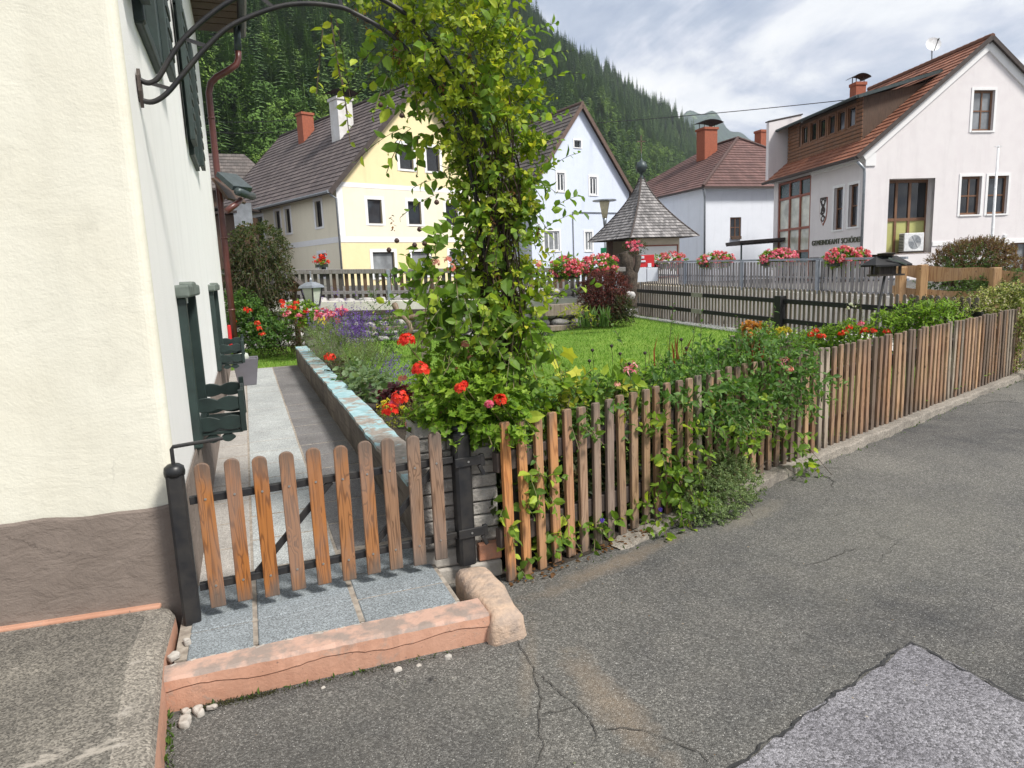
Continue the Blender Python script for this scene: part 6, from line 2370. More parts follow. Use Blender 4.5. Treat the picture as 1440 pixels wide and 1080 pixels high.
# soil of the bed behind it
pts = [PF(1.38, .3, .30), PF(2.0, .35, .22), PF(2.15, 3.0, .22), PF(2.2, 7.0, .2), PF(2.1, 10.0, .2), PF(1.38, 10.0, .42), PF(1.38, 5.0, .40)]
o = MB().add(pts, [tuple(range(7))]).build('bed_soil', M_SOIL)
o['kind'] = 'structure'
# little black edging fence of the bed
ef = thing('edging_fence', 'tiny black plastic picket edging between the flower bed and the lawn', 'edging', PF(2.0, 4.0, .2), PRZ)
e0 = MB().bx(-.004, .004, -.014, .014, 0, .17).build('edging_slat', M_PLBLACK, ef, world=False)
for i in range(46):
    o = e0 if i == 0 else copy_tree(e0, ef)
    s = -1.6 + i * .062
    o.location = (.02 * math.sin(i * .2), s, .012 * math.sin(i * .5))
    o.rotation_euler = (R(random.uniform(-5, 5)), R(random.uniform(-3, 9)), 0)
MB().bx(-.002, .008, -1.65, 1.25, .04, .06).build('edging_band', M_PLBLACK, ef, world=False)
# gazing ball and stones
g = PF(1.56, 1.75, .54)
tag(MB().lathe([(.001, -.07)] + [(.07 * math.sin(math.pi * i / 12), -.07 * math.cos(math.pi * i / 12)) for i in range(1, 12)] + [(.001, .07)], g, 24).build('mirror_ball', M_CHROME, smooth=True), 'small silver mirror ball lying among the stones beside the bed wall', 'garden ball')
stl = ['pale rounded stone beside the mirror ball', 'grey stone under the red geranium', 'large light boulder at the near end of the bed wall', 'dark grey flat stone inside the bed wall', 'upright pale slab stone beside the block pillar', 'small brown stone between the pale boulders', 'little rounded stone behind the gate pickets']
for i, (o_, s, z, sz) in enumerate([(1.52, 1.5, .47, .16), (1.72, 1.35, .47, .15), (1.62, 1.12, .45, .24), (1.52, 1.32, .44, .14), (1.78, .78, .5, .22), (1.5, .98, .46, .12), (1.48, .75, .48, .13)]):
    q = PF(o_, s, z)
    r_ = roundblock('garden_stone', q, (sz * 1.2, sz, sz * (.7 if i != 4 else 1.5)), random.uniform(0, 3), M_STONE if i % 2 else M_RUBBLE, None, sz * .25, sz * .10, i + 20)
    tag(r_, stl[i], 'stone', 'stones at the near end of the bed')
# grey plastic planter and red tap cover by the downpipe
gp = PF(.30, 7.95, .14)
pt = thing('planter', 'tall square grey plastic planter standing by the house wall', 'planter', gp, PRZ)
vs = [(-.13, -.13, 0), (.13, -.13, 0), (.13, .13, 0), (-.13, .13, 0), (-.19, -.19, .42), (.19, -.19, .42), (.19, .19, .42), (-.19, .19, .42), (-.17, -.17, .42), (.17, -.17, .42), (.17, .17, .42), (-.17, .17, .42), (-.165, -.165, .36), (.165, -.165, .36), (.165, .165, .36), (-.165, .165, .36)]
fs = [(3, 2, 1, 0)] + [(a_ + i, a_ + (i + 1) % 4, a_ + 4 + (i + 1) % 4, a_ + 4 + i) for a_ in (0, 4, 8) for i in range(4)] + [(12, 13, 14, 15)]
MB().add(vs, fs).build('tub', M_PLASTIC, pt, world=False, bevel=.006)
MB().lathe([(.001, .34), (.07, .37), (.095, .43), (.075, .49), (.001, .52)], (-.03, -.02, .0), 14).build('glass_globe', M_LAMPGL, pt, world=False, smooth=True)
rb = PF(.07, 9.9, .75)
tag(MB().bx(rb.x - .03, rb.x + .03, rb.y - .03, rb.y + .03, .6, .98).build('red_box', M_REDPAINT, bevel=.02), 'narrow bright red box beside the brown downpipe', 'box')

# ------------------------------------------------------------------ lantern on its stone pillar, bird house, driftwood fence
lq = P(441, 440, 14.2)
lp = thing('lamp_pillar', 'short grey stone pillar carrying the garden lantern', 'pillar', (lq.x + .12, lq.y, .1))
mb = MB().bx(lq.x - .22, lq.x + .42, lq.y - .1, lq.y + .5, .05, lq.z - .05)
mb.build('pillar_body', M_CONCD, lp, bevel=.03)
mb = MB()
for i in range(9):
    q = Vector((lq.x + random.uniform(-.1, .36), lq.y - .115, random.uniform(.2, .85)))
    mb.box(q, (random.uniform(.12, .22), .03, random.uniform(.08, .15)), Matrix.Rotation(random.uniform(-.3, .3), 3, 'Y'))
mb.build('facing_stone', M_STONE, lp, bevel=.012)
ln = thing('garden_lantern', 'black four sided garden lantern with frosted panes on scrolled iron foot', 'lantern', lq)
L0 = P(441, 433, 14.2).z
zb_, zt_ = P(440, 430, 14.2).z - .12, P(441, 404, 14.2).z
c = Vector((lq.x, lq.y, 0))
fr_ = MB()
rb_, rt_ = .135, .215
for i in range(4):
    an = R(20 + 90 * i)
    an2 = R(20 + 90 * (i + 1))
    b0 = c + Vector((math.cos(an) * rb_, math.sin(an) * rb_, zb_ + .13))
    b1 = c + Vector((math.cos(an) * rt_, math.sin(an) * rt_, zt_))
    fr_.beam(b0, b1, .03, .03)
    n0 = c + Vector((math.cos(an2) * rb_, math.sin(an2) * rb_, zb_ + .13))
    n1 = c + Vector((math.cos(an2) * rt_, math.sin(an2) * rt_, zt_))
    fr_.beam(b0, n0, .03, .03).beam(b1, n1, .035, .03)
fr_.lathe([(.15, zb_ + .10), (.15, zb_ + .12), (.03, zb_ + .13)], c, 12)
fr_.build('lantern_frame', M_IRON, ln)
gl_ = MB()
k9 = .9
gl_.add([c + Vector((math.cos(R(20 + 90 * i)) * r_ * k9, math.sin(R(20 + 90 * i)) * r_ * k9, z)) for r_, z in ((rb_, zb_ + .14), (rt_, zt_ - .01)) for i in range(4)], [(i, (i + 1) % 4, 4 + (i + 1) % 4, 4 + i) for i in range(4)])
gl_.build('lantern_glass', M_LAMPGL, ln)
rfm = MB()
rfm.add([c + Vector((math.cos(R(20 + 90 * i)) * r_, math.sin(R(20 + 90 * i)) * r_, z)) for r_, z in ((.265, zt_ - .01), (.24, zt_ + .035), (.09, zt_ + .11)) for i in range(4)], [(a_ + i, a_ + (i + 1) % 4, a_ + 4 + (i + 1) % 4, a_ + 4 + i) for a_ in (0, 4) for i in range(4)] + [(3, 2, 1, 0), (8, 9, 10, 11)])
rfm.lathe([(.03, zt_ + .10), (.03, zt_ + .16), (.012, zt_ + .2), (.012, zt_ + .33)], c, 8)
rfm.build('lantern_roof', M_ZINC, ln)
sc = MB()
for k in range(4):
    an = R(20 + 90 * k)
    pts = []
    for i in range(22):
        th = i / 21 * 5.2 - .6
        r_ = .085 * (1 - i / 30)
        x = .115 + r_ * math.cos(th + 3.6)
        z = zb_ - .04 + r_ * math.sin(th + 3.6) * 1.25
        pts.append(c + Vector((math.cos(an) * x, math.sin(an) * x, z)))
    sc.tube(pts, .018, 6)
sc.tube([c + Vector((0, 0, lq.z - .1)), c + Vector((0, 0, zb_ + .12))], .022, 8)
sc.build('scroll_foot', M_IRON, ln)

bh = P(413, 401, 15.6)
bht = thing('bird_house', 'small wooden bird house with gable roof on a brown post', 'bird house', (bh.x, bh.y, .1))
MB().bx(bh.x - .05, bh.x + .05, bh.y - .05, bh.y + .05, .1, bh.z - .12).build('post', M_DARKWOOD, bht)
mb = MB()
hh = .14
mb.add([(bh.x + a_, bh.y + b_, bh.z + z) for b_ in (-.12, .12) for a_, z in ((-.12, -.14), (.12, -.14), (.12, .05), (0, .16), (-.12, .05))], [(0, 1, 2, 3, 4)[::-1], (5, 6, 7, 8, 9)] + [(i, (i + 1) % 5, 5 + (i + 1) % 5, 5 + i) for i in range(5)])
mb.build('box', simple('reddish_cedar', (.20, .10, .06), None, 8, .8), bht)
mb = MB()
for s_ in (-1, 1):
    mb.beam((bh.x + s_ * .11, bh.y - .2, bh.z + .105), (bh.x + s_ * .11, bh.y + .2, bh.z + .105), .30, .03) if False else None
    a_ = [(bh.x, bh.y - .2, bh.z + .2), (bh.x, bh.y + .2, bh.z + .2), (bh.x + s_ * .23, bh.y + .2, bh.z - .02), (bh.x + s_ * .23, bh.y - .2, bh.z - .02)]
    mb.add(a_ + [(x, y, z - .03) for x, y, z in a_], [(0, 1, 2, 3), (7, 6, 5, 4), (0, 4, 5, 1), (1, 5, 6, 2), (2, 6, 7, 3), (3, 7, 4, 0)])
mb.build('roof', M_OLDRAIL, bht)
MB().lathe([(.03, 0), (.03, .01)], (0, 0, 0), 8).build('entrance_hole', M_PLBLACK, bht, world=False).location = (0, -.13, bh.z - .11)

dq = P(597, 478, 13.4)
dfc = thing('driftwood_rail', 'crooked driftwood branches resting on a weathered post and rails before the stone wall', 'rail fence', (dq.x, dq.y, .08))
tp = P(591, 438, 13.4)
MB().bx(dq.x - .075, dq.x + .075, dq.y - .06, dq.y + .06, 0, tp.z).build('post', M_WEATHERPOST, dfc, bevel=.012)
MB().beam(P(520, 463, 13.5), P(625, 459, 13.5), .06, .09).build('lower_rail', M_WEATHERPOST, dfc, bevel=.012)
MB().beam(P(470, 441, 13.6), P(640, 437, 13.6), .07, .10).build('upper_rail', M_OLDRAIL, dfc, bevel=.012)
mb = MB()
mb.tube(smoothpts([P(554, 427, 13.2), P(562, 441, 13.1), P(575, 447, 13.1), P(592, 442, 13.1), P(604, 436, 13.1), P(600, 422, 13.15), P(592, 415, 13.2)]), [.05 + .012 * math.sin(i) for i in range(37)], 8)
mb.tube(smoothpts([P(562, 441, 13.1), P(573, 452, 12.9), P(578, 462, 12.8), P(574, 470, 12.8)]), .045, 8)
mb.tube(smoothpts([P(538, 450, 13.2), P(556, 446, 13.1), P(575, 447, 13.1)]), .035, 7)
mb.build('driftwood_branch', M_DRIFT, dfc, smooth=True)
# ------------------------------------------------------------------ plants
def plant(name, label, cat, loc, group=None):
    return thing(name, label, cat, loc, 0, group)


def foliage(t, B, D, length, nl, ls, shape, m_, droop=.25, spread=.9, up=.7, width=1.0, stem=True, stem_r=.003, stem_m=None, taper=.4, name='foliage', rndbias=None):
    pos, fw, nr, sc, ax = sprigs(B, D, length, nl, ls, droop, spread, up, taper)
    r = rng.random(len(pos))
    if rndbias is not None:
        r = np.clip(r * .75 + np.repeat(rndbias, nl) * .4 - .05, 0, 1)
    leaves(name, pos, fw, nr, sc, shape, m_, t, width, r)
    if stem and len(ax) <= 12:
        for a1 in ax:
            shoots(a1[None], stem_r, 'stem', stem_m or M_STEM, t)
    elif stem:
        shoots(ax, stem_r, 'stems', stem_m or M_STEM, t)


def many(blobs):
    bs, ds = [], []
    for c, r, n, *rest in blobs:
        b, d = blob(c, r, n, *rest)
        bs.append(b)
        ds.append(d)
    return np.concatenate(bs), np.concatenate(ds)


def flowers(t, centers, radius, nf, size, m_, name='flower', shape='floret', parts=False):
    if parts:
        for c in centers:
            p, f, n, s = cluster([c], radius, nf, size)
            leaves(name, p, f, n, s, shape, m_, t)
    else:
        p, f, n, s = cluster(centers, radius, nf, size)
        leaves(name, p, f, n, s, shape, m_, t)


def pts_at(lst, Y):
    return [tuple(P(x, y, Y)) for x, y in lst]


# --- the big climber on the arch
rs = plant('climbing_rose', 'tall leafy climbing rose smothering the right side of the iron arch', 'climber', (-.03, 4.0, .1))
spine = [(712, 560, 26), (706, 515, 34), (706, 465, 58), (702, 420, 70), (694, 375, 70), (700, 330, 54), (703, 285, 56), (700, 240, 60), (692, 195, 70), (676, 150, 80), (664, 108, 86), (646, 66, 92), (624, 28, 92), (598, -12, 90), (570, -50, 80)]
YR = 4.0
blobs = []
for i in range(len(spine) - 1):
    for k in range(3):
        f0 = k / 3
        x = spine[i][0] * (1 - f0) + spine[i + 1][0] * f0
        y = spine[i][1] * (1 - f0) + spine[i + 1][1] * f0
        r_ = (spine[i][2] * (1 - f0) + spine[i + 1][2] * f0) / 240
        c = P(x + random.uniform(-10, 10), y, YR + random.uniform(-.08, .08))
        blobs.append((tuple(c), (r_ * .90, r_ * .75, r_ * .8), 30 if y < 330 else 19, .45, .25))
B, D = many(blobs)
keep = rng.random(len(B)) < .86
B, D = B[keep], D[keep]
hi = np.clip((B[:, 2] - 1.5) / 1.6, 0, 1)
sel = rng.random(len(B)) < (.42 + .42 * hi)
foliage(rs, B[sel], D[sel], .13, 11, .050, 'oval', M_ROSE, .15, .9, .6, 1.15, True, .0022, M_GSTEM, rndbias=rng.random(sel.sum()))
foliage(rs, B[~sel], D[~sel], .15, 7, .070, 'oval', M_HONEY, .35, .85, .5, 1.05, True, .0026, M_STEM, name='broad_leaves')
# lower left bulge and hanging tips with bigger leaves
bl = [(tuple(P(x, y, 3.85)), (r_, r_, r_), n, .2, .0) for x, y, r_, n in ((640, 372, .17, 15), (618, 392, .12, 8), (615, 415, .13, 8), (645, 430, .17, 14), (735, 425, .13, 8), (745, 455, .14, 9), (625, 335, .08, 4), (585, 180, .08, 4), (555, 90, .08, 4), (572, 60, .10, 6), (735, 385, .08, 3), (665, 470, .12, 7), (720, 485, .12, 7), (640, 462, .10, 6))]
B, D = many(bl)
D[:, 2] -= .35
D[:, 0] -= .15
foliage(rs, B, D, .20, 7, .085, 'oval', M_HONEY, .35, .85, .5, 1.1, True, .0028, M_GSTEM, name='broad_leaves')
# loose shoots against the house and the sky
lb_ = np.array(pts_at([(600, 380), (590, 405), (625, 270), (640, 250), (610, 190), (580, 175), (600, 120), (560, 95), (535, 60), (470, 15), (462, 40), (750, 180), (745, 120), (760, 250), (770, 380), (775, 420), (740, 60), (735, 95), (690, 40), (770, 300), (755, 330)], 3.9))
ld = np.array([(-1, 0, .1), (-1, 0, -.15), (-1, 0, -.2), (-.9, 0, .1), (-1, 0, -.1), (-1, 0, -.25), (-1, 0, .0), (-1, 0, -.3), (-.8, 0, -.6), (.15, 0, -1), (.3, 0, -1), (.7, 0, .5), (.8, 0, .4), (.6, 0, .6), (.6, 0, .5), (.8, 0, .5), (.7, 0, .7), (.8, 0, .5), (.1, 0, 1), (.7, 0, .6), (.5, 0, .4)], float)
foliage(rs, lb_, ld, rng.uniform(.2, .34, len(lb_)), 9, .072, 'oval', M_HONEY, .3, .9, .4, 1.0, True, .0026, M_STEM, name='broad_leaves')
vb = np.array([tuple(P(462, 4, 3.75)), tuple(P(470, 60, 3.75)), tuple(P(455, 30, 3.75)), tuple(P(480, 100, 3.75)), tuple(P(478, 40, 3.75))])
vd = np.array([(.08, 0, -1), (.12, 0, -1), (-.2, 0, -1), (.05, 0, -1), (.4, 0, -.9)], float)
foliage(rs, vb[:4], vd[:4], .34, 12, .062, 'oval', M_ROSE, .05, .95, .4, 1.1, True, .003, M_STEM, name='hanging_vine')
# tangled wood inside
mb = MB()
for i in range(85):
    k0 = random.randint(0, 4)
    k1 = min(len(spine) - 1, k0 + random.randint(4, 9))
    ox, oy = random.gauss(0, .38), random.uniform(-.14, .14)
    pts = []
    for k in range(k0, k1 + 1):
        x, y, r_ = spine[k]
        ox += random.gauss(0, .16)
        ox = max(-.75, min(.75, ox))
        pts.append(P(x + ox * r_ * .7, y, YR + oy + random.gauss(0, .03)))
    pts = smoothpts(pts, 3)
    r0 = random.choice([.003, .004, .005, .007])
    mb.tube(pts, [r0 * (1 - .6 * j / len(pts)) for j in range(len(pts))], 5)
for i in range(5):
    x0 = 706 + i * 5
    pts = smoothpts([P(x0 + random.uniform(-6, 6), 640, 4.0), P(x0 + random.uniform(-12, 12), 560, 4.0), P(700 + random.uniform(-20, 20), 480, 4.0), P(695 + random.uniform(-25, 25), 400, 4.0), P(690 + random.uniform(-25, 25), 310, 4.0)], 4)
    mb.tube(pts, [.016 - .009 * j / len(pts) for j in range(len(pts))], 7)
mb.build('woody_stems', M_STEM, rs, smooth=True)
dl = np.array([tuple(P(x, y, 3.8)) for x, y in [(555, 20), (558, 40), (552, 60), (560, 75), (500, 8), (510, 14), (660, 70), (662, 90), (665, 110), (550, 300), (640, 360), (620, 115), (700, 380), (755, 310), (690, 300), (720, 260)]])
foliage(rs, dl, np.tile([(.1, 0, -1.0)], (len(dl), 1)), .08, 9, .028, 'oval', M_DEAD, .1, .8, .2, .8, False, name='dry_leaves')
hp_ = [tuple(P(x, y, 3.72)) for x, y in [(547, 352), (558, 339), (583, 345), (597, 343), (590, 323), (614, 285), (535, 148), (565, 163)]]
mb = MB()
for q in hp_:
    mb.lathe([(.001, -.012), (.012, -.006), (.014, .004), (.007, .014), (.001, .016)], q, 8)
mb.build('rose_hip', simple('dark_rose_hip', (.06, .028, .02), None, 9, .6), rs, smooth=True)
flowers(rs, pts_at([(612, 371), (632, 366), (634, 378), (755, 372)], 3.75), .026, 9, .026, M_SALM, 'bud_cluster')

# --- scarlet geranium trough on the pillar
ger = plant('geranium', 'bushy scarlet geranium with star shaped leaves spilling over the block pillar beside the gate', 'potted flower', (-.33, 3.72, .88))
MB().lathe([(.08, .86), (.10, .96), (.105, .98), (.09, .98)], (-.33, 3.80, 0), 16).build('pot', M_TERRAC, ger)
B, D = many([(tuple(P(650, 560, 3.72)), (.27, .17, .16), 150, .25, .1), (tuple(P(650, 592, 3.60)), (.20, .06, .07), 70, .3, -.1), (tuple(P(610, 572, 3.65)), (.16, .14, .10), 55, .3, .0), (tuple(P(690, 590, 3.62)), (.15, .08, .07), 40, .3, -.2), (tuple(P(620, 525, 3.75)), (.13, .13, .10), 40, .3, .2), (tuple(P(700, 560, 3.7)), (.12, .1, .12), 40, .3, .0), (tuple(P(725, 605, 3.6)), (.06, .04, .05), 12, .3, -.3)])
foliage(ger, B, D, .09, 6, .048, 'star', M_GERAN, .2, .9, .9, 1.3, True, .0022, M_GSTEM)
for c, r_, m_ in (((592, 521), .050, M_RED), ((563, 560), .046, M_RED), ((549, 578), .042, M_RED), ((571, 480), .044, M_RED), ((703, 563), .038, M_RED), ((647, 547), .028, M_RED), ((688, 569), .022, M_PINK), ((556, 566), .03, M_PINK), ((653, 541), .016, M_RED)):
    flowers(ger, [tuple(P(c[0], c[1], 3.45 + .1 * random.random()))], r_, 46, .030, m_, 'flower_head')
    q = P(c[0], c[1], 3.5)
    MB().tube(smoothpts([q, q + Vector((.03, .06, -.07)), q + Vector((.08, .16, -.16))], 3), .0028, 5).build('flower_stalk', M_GSTEM, ger)
flowers(ger, pts_at([(640, 493), (655, 497), (661, 505), (567, 533), (654, 486), (575, 596)], 3.8), .022, 8, .034, M_SALM, 'faded_flower')

# --- honeysuckle over the fence
hs = plant('honeysuckle', 'dense green honeysuckle climbing over the near end of the picket fence', 'climber', (1.1, 4.6, .1))
def fpos(t, off, z):
    q = FS + FD * t + FN * off
    return (q.x, q.y, z)
bl = []
for t in np.arange(.15, 3.3, .13):
    hgt = .80 + .07 * math.sin(t * 3) + min(.10, max(0, (t - 1.2) * .25))
    bl.append((fpos(t, -.16 + random.uniform(-.1, .06), hgt), (.17, .16, .12), 19 if t > 1.4 else 9, .2, .35))
for t in np.arange(1.45, 3.25, .15):
    bl.append((fpos(t, .05, .78 - .05 * random.random()), (.14, .12, .17), 11, .2, .1))
for t in np.arange(1.9, 3.3, .14):
    bl.append((fpos(t, .03, .74), (.17, .14, .20), 19, .2, .1))
B, D = many(bl)
foliage(hs, B, D, .20, 9, .062, 'oval', M_HONEYD, .3, .9, .55, .85, True, .0025, M_GSTEM, rndbias=rng.random(len(B)))
bl = [(fpos(t, -.2 + random.uniform(-.08, .08), .87 + .08 * random.random()), (.14, .12, .09), 6, .2, .4) for t in np.arange(.0, 1.5, .11)]
B, D = many(bl)
foliage(hs, B, D, .20, 7, .095, 'oval', M_HONEY, .35, .85, .5, 1.05, True, .003, M_GSTEM, name='broad_leaves')
# trailing down the road side
bl = [(fpos(t, .10 + random.uniform(-.03, .06), z), (.09, .07, .12), n, .2, .0) for t, z, n in ((1.22, .62, 8), (1.25, .42, 10), (1.3, .25, 16), (1.42, .15, 16), (1.5, .5, 8), (1.62, .35, 6), (1.15, .18, 10), (1.9, .55, 7), (2.3, .5, 6), (2.6, .42, 5), (1.75, .62, 8), (2.1, .66, 8), (2.75, .28, 6), (2.85, .12, 6))]
B, D = many(bl)
foliage(hs, B, D, .17, 7, .072, 'oval', M_HONEY, .3, .9, .5, 1.1, True, .0026, M_STEM, name='broad_leaves')
bl = [(fpos(t, -.02 + random.uniform(-.05, .03), z), (.05, .04, .06), 3, .2, .0) for t, z in ((.06, .52), (.1, .45), (.17, .60), (.2, .52), (.25, .46), (.05, .3), (.1, .16), (.28, .2), (.36, .12), (.52, .12), (.62, .1), (.44, .28), (.72, .1), (.84, .08), (.3, .5), (.06, .08))]
B, D = many(bl)
foliage(hs, B, D + np.array([FN.x, FN.y, 0]) * .8, .12, 5, .080, 'oval', M_HONEY, .3, .85, .5, 1.1, True, .0024, M_GSTEM, name='broad_leaves')
# leafy mass behind the pickets, its dark leaf colour stands in for shade
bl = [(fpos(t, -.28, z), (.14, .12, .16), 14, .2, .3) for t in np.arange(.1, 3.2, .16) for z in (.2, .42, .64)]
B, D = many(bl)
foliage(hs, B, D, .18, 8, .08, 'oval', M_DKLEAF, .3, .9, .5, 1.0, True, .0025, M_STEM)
# bare twigs reaching out
mb = MB()
for (t, z), (t2, o2, z2) in (((1.25, .1), (1.42, .22, .62)), ((2.5, .5), (3.0, .36, .02)), ((2.9, .9), (3.3, .1, .5)), ((2.0, .5), (2.7, .22, .3)), ((2.45, .12), (2.75, .26, .015)), ((1.62, .3), (1.8, .40, .012))):
    a_, b_ = Vector(fpos(t, .05, z)), Vector(fpos(t2, o2, z2))
    m2 = a_.lerp(b_, .35) + Vector((random.uniform(-.07, .07), random.uniform(-.07, .07), .09))
    m3 = a_.lerp(b_, .7) + Vector((random.uniform(-.05, .05), random.uniform(-.05, .05), .05))
    mb.tube(smoothpts([a_, m2, m3, b_], 5), .0022, 5)
mb.build('bare_twig', M_STEM, hs)
flowers(hs, pts_at([(888, 519)], 4.2) + pts_at([(1103, 511)], 5.2), .045, 26, .045, M_PINK, 'pink_flower', 'lance', True)
flowers(hs, pts_at([(1110, 520)], 5.15), .03, 12, .03, M_SALM, 'faded_flower')
flowers(hs, pts_at([(868, 541), (640, 520)], 4.1), .02, 6, .03, M_SALM, 'faded_flower')
bd = pts_at([(833, 493), (829, 508), (860, 487), (872, 498), (907, 497), (885, 512), (803, 528), (965, 490), (958, 478), (1010, 492)], 4.4)
mb = MB()
for q in bd:
    mb.lathe([(.001, -.012), (.012, 0), (.011, .008), (.001, .014)], q, 7)
    mb.tube([Vector(q), Vector(q) + Vector((.01, .02, -.12))], .0018, 4)
mb.build('seed_head', simple('black_seed_head', (.03, .018, .015), None, 9, .7), hs)

# yellow palmate leaf
yv = plant('vine_maple', 'bright yellow green palmate leaves standing above the honeysuckle right of the arch', 'shrub', P(800, 540, 4.1))
B = np.array(pts_at([(797, 505), (785, 512), (803, 520), (792, 526)], 4.05))
leaves('foliage', B, np.array([(.2, -.4, .5), (-.5, -.5, .2), (.5, -.6, -.3), (-.3, -.6, -.3)]), np.tile([(.1, -.8, .6)], (4, 1)), np.array([.12, .10, .10, .085]), 'star', M_LIME, yv, 1.0)
B, D = many([(tuple(P(800, 545, 4.1)), (.1, .06, .06), 14, .2, .3), (tuple(P(866, 560, 4.3)), (.1, .06, .06), 10, .2, .3)])
foliage(yv, B, D, .12, 5, .06, 'oval', M_YGREEN, .2, .9, .5, .9)
# red ornamental grass between honeysuckle stems
rgx = plant('red_grass', 'upright red tipped ornamental grass behind the honeysuckle', 'grass plant', P(960, 540, 4.8))
bs_, ds_ = [], []
for x, y, n in ((952, 512, 9), (925, 516, 4), (1048, 510, 12), (1075, 508, 4)):
    for k in range(n):
        bs_.append(tuple(P(x + random.uniform(-14, 14), y, 5.2 + random.uniform(-.1, .1))))
        ds_.append((random.gauss(0, .18), random.gauss(0, .1), 1))
leaves('blades', np.array(bs_), np.array(ds_), rng.normal(size=(len(bs_), 3)), rng.uniform(.14, .26, len(bs_)), 'blade', M_REDGRASS, rgx, 1.3)
leaves('lower_blades', np.array(bs_) - np.array([0, 0, .25]), np.array(ds_), rng.normal(size=(len(bs_), 3)), .35, 'blade', M_HONEYD, rgx, 1.0)
# fern like sprays near the bed edge
fr2 = plant('wispy_shrub', 'wispy grey green shrub twigs rising over the lawn behind the honeysuckle', 'shrub', P(985, 540, 5.0))
B = np.array(pts_at([(970, 500), (985, 480), (1010, 500), (1035, 480), (1100, 490), (940, 470), (880, 470), (1060, 470)], 5.0))
B[:, 2] -= .12
foliage(fr2, B, np.tile([(.12, 0, 1.0)], (len(B), 1)) + rng.normal(0, .25, (len(B), 3)), .34, 12, .05, 'oval', M_HONEYD, .0, .9, .4, .8, True, .0022, M_STEM)

# --- thyme mound and small blue flowers at the kerb
c1 = Vector(fpos(1.78, .17, 0))
ty = plant('thyme_mound', 'low fine leaved green thyme cushion growing in front of the fence on the asphalt edge', 'cushion plant', (1.35, 4.45, .0))
B, D = many([(fpos(1.66, .15, .10), (.24, .15, .20), 700, .5, .5), (fpos(1.98, .12, .12), (.20, .14, .22), 560, .5, .5), (fpos(1.50, .20, .05), (.16, .1, .12), 220, .5, .4), (fpos(1.82, .08, .26), (.26, .1, .12), 380, .4, .5)])
k = B[:, 2] > .0
foliage(ty, B[k], D[k], .055, 9, .019, 'oval', M_THYME, .1, .9, .7, 1.0, True, .001, M_GSTEM)
bfl = plant('bellflower', 'single blue violet bellflower poking out between the fence pickets', 'flower', P(848, 740, 3.95))
flowers(bfl, [tuple(P(848, 732, 3.93))], .016, 7, .026, M_BLUEFL)
MB().tube([P(848, 732, 3.95), P(846, 745, 3.97), P(850, 765, 4.0)], .0018, 5).build('stalk', M_GSTEM, bfl)
bfl2 = plant('bellflower', 'second small violet bellflower beside the honeysuckle foot', 'flower', P(930, 722, 4.2))
flowers(bfl2, [tuple(P(929, 717, 4.15))], .013, 6, .022, M_BLUEFL)
MB().tube([P(929, 717, 4.16), P(930, 735, 4.2)], .0018, 5).build('stalk', M_GSTEM, bfl2)
# fallen leaves at the foot of the fence
n = 150
tt = rng.uniform(-.05, 1.2, n) ** 1.0
pos = np.array([fpos(t, rng.uniform(-.03, .14), .015 + .012 * rng.random()) for t in tt])
leaves('fallen_leaves', pos, rng.normal(size=(n, 3)) * [1, 1, .15], np.tile([(0, 0, 1.0)], (n, 1)) + rng.normal(0, .25, (n, 3)), rng.uniform(.012, .038, n), 'oval', M_DEAD, None, 1.1, kind='stuff')
n = 420
gx, gy_ = rng.uniform(-1.4, 5, n), rng.uniform(1.9, 5.5, n)
k = ~inside(gx, gy_, [(-2, 2.2), (-1.4, 2.52), (-.12, 2.9), (.05, 3.6), (7, 9.3), (7, 20), (-9, 20)])
pos = np.stack([gx[k], gy_[k], np.full(k.sum(), .010)], -1)
o = leaves('road_litter', pos, rng.normal(size=(len(pos), 3)) * [1, 1, .1], np.tile([(0, 0, 1.0)], (len(pos), 1)) + rng.normal(0, .2, (len(pos), 3)), rng.uniform(.004, .014, len(pos)), 'diamond', LM('litter', [(0, (.12, .075, .04)), (.5, (.30, .24, .16)), (.9, (.5, .48, .44)), (1, (.10, .13, .03))], .8, .1), None, .8, kind='stuff')
# weeds in the seams of step and kerb
n = 260
bs_ = [fpos(t, .16 + rng.normal(0, .015), .0) for t in rng.uniform(.5, 9, 130)] + [tuple(PF(o_, -.62 - .045 * o_ + rng.normal(0, .006), .0)) for o_ in rng.uniform(0, 1.2, 60)] + [tuple(G(238 + rng.normal(0, 4), y, 0)) for y in rng.uniform(990, 1080, 70)]
leaves('seam_weeds', np.array(bs_), rng.normal(0, .6, (n, 3)) + [0, 0, 1], rng.normal(size=(n, 3)), rng.uniform(.01, .035, n), 'oval', M_BUSH, None, .6, kind='stuff')
n = 3200
os_, ss_ = rng.uniform(-.02, 1.2, n), rng.normal(0, .012, n)
pos = np.array([tuple(PF(a_, -.622 - .047 * a_ + b_, .004)) for a_, b_ in zip(os_, ss_)])[rng.random(n) < (.3 + .7 * (np.sin(os_ * 9) > 0))]
leaves('moss', pos, rng.normal(size=(len(pos), 3)), rng.normal(size=(len(pos), 3)), .008, 'diamond', LM('moss', [(0, (.02, .018, .01)), (1, (.055, .06, .02))], .9, .1), None, 1.0, kind='stuff')

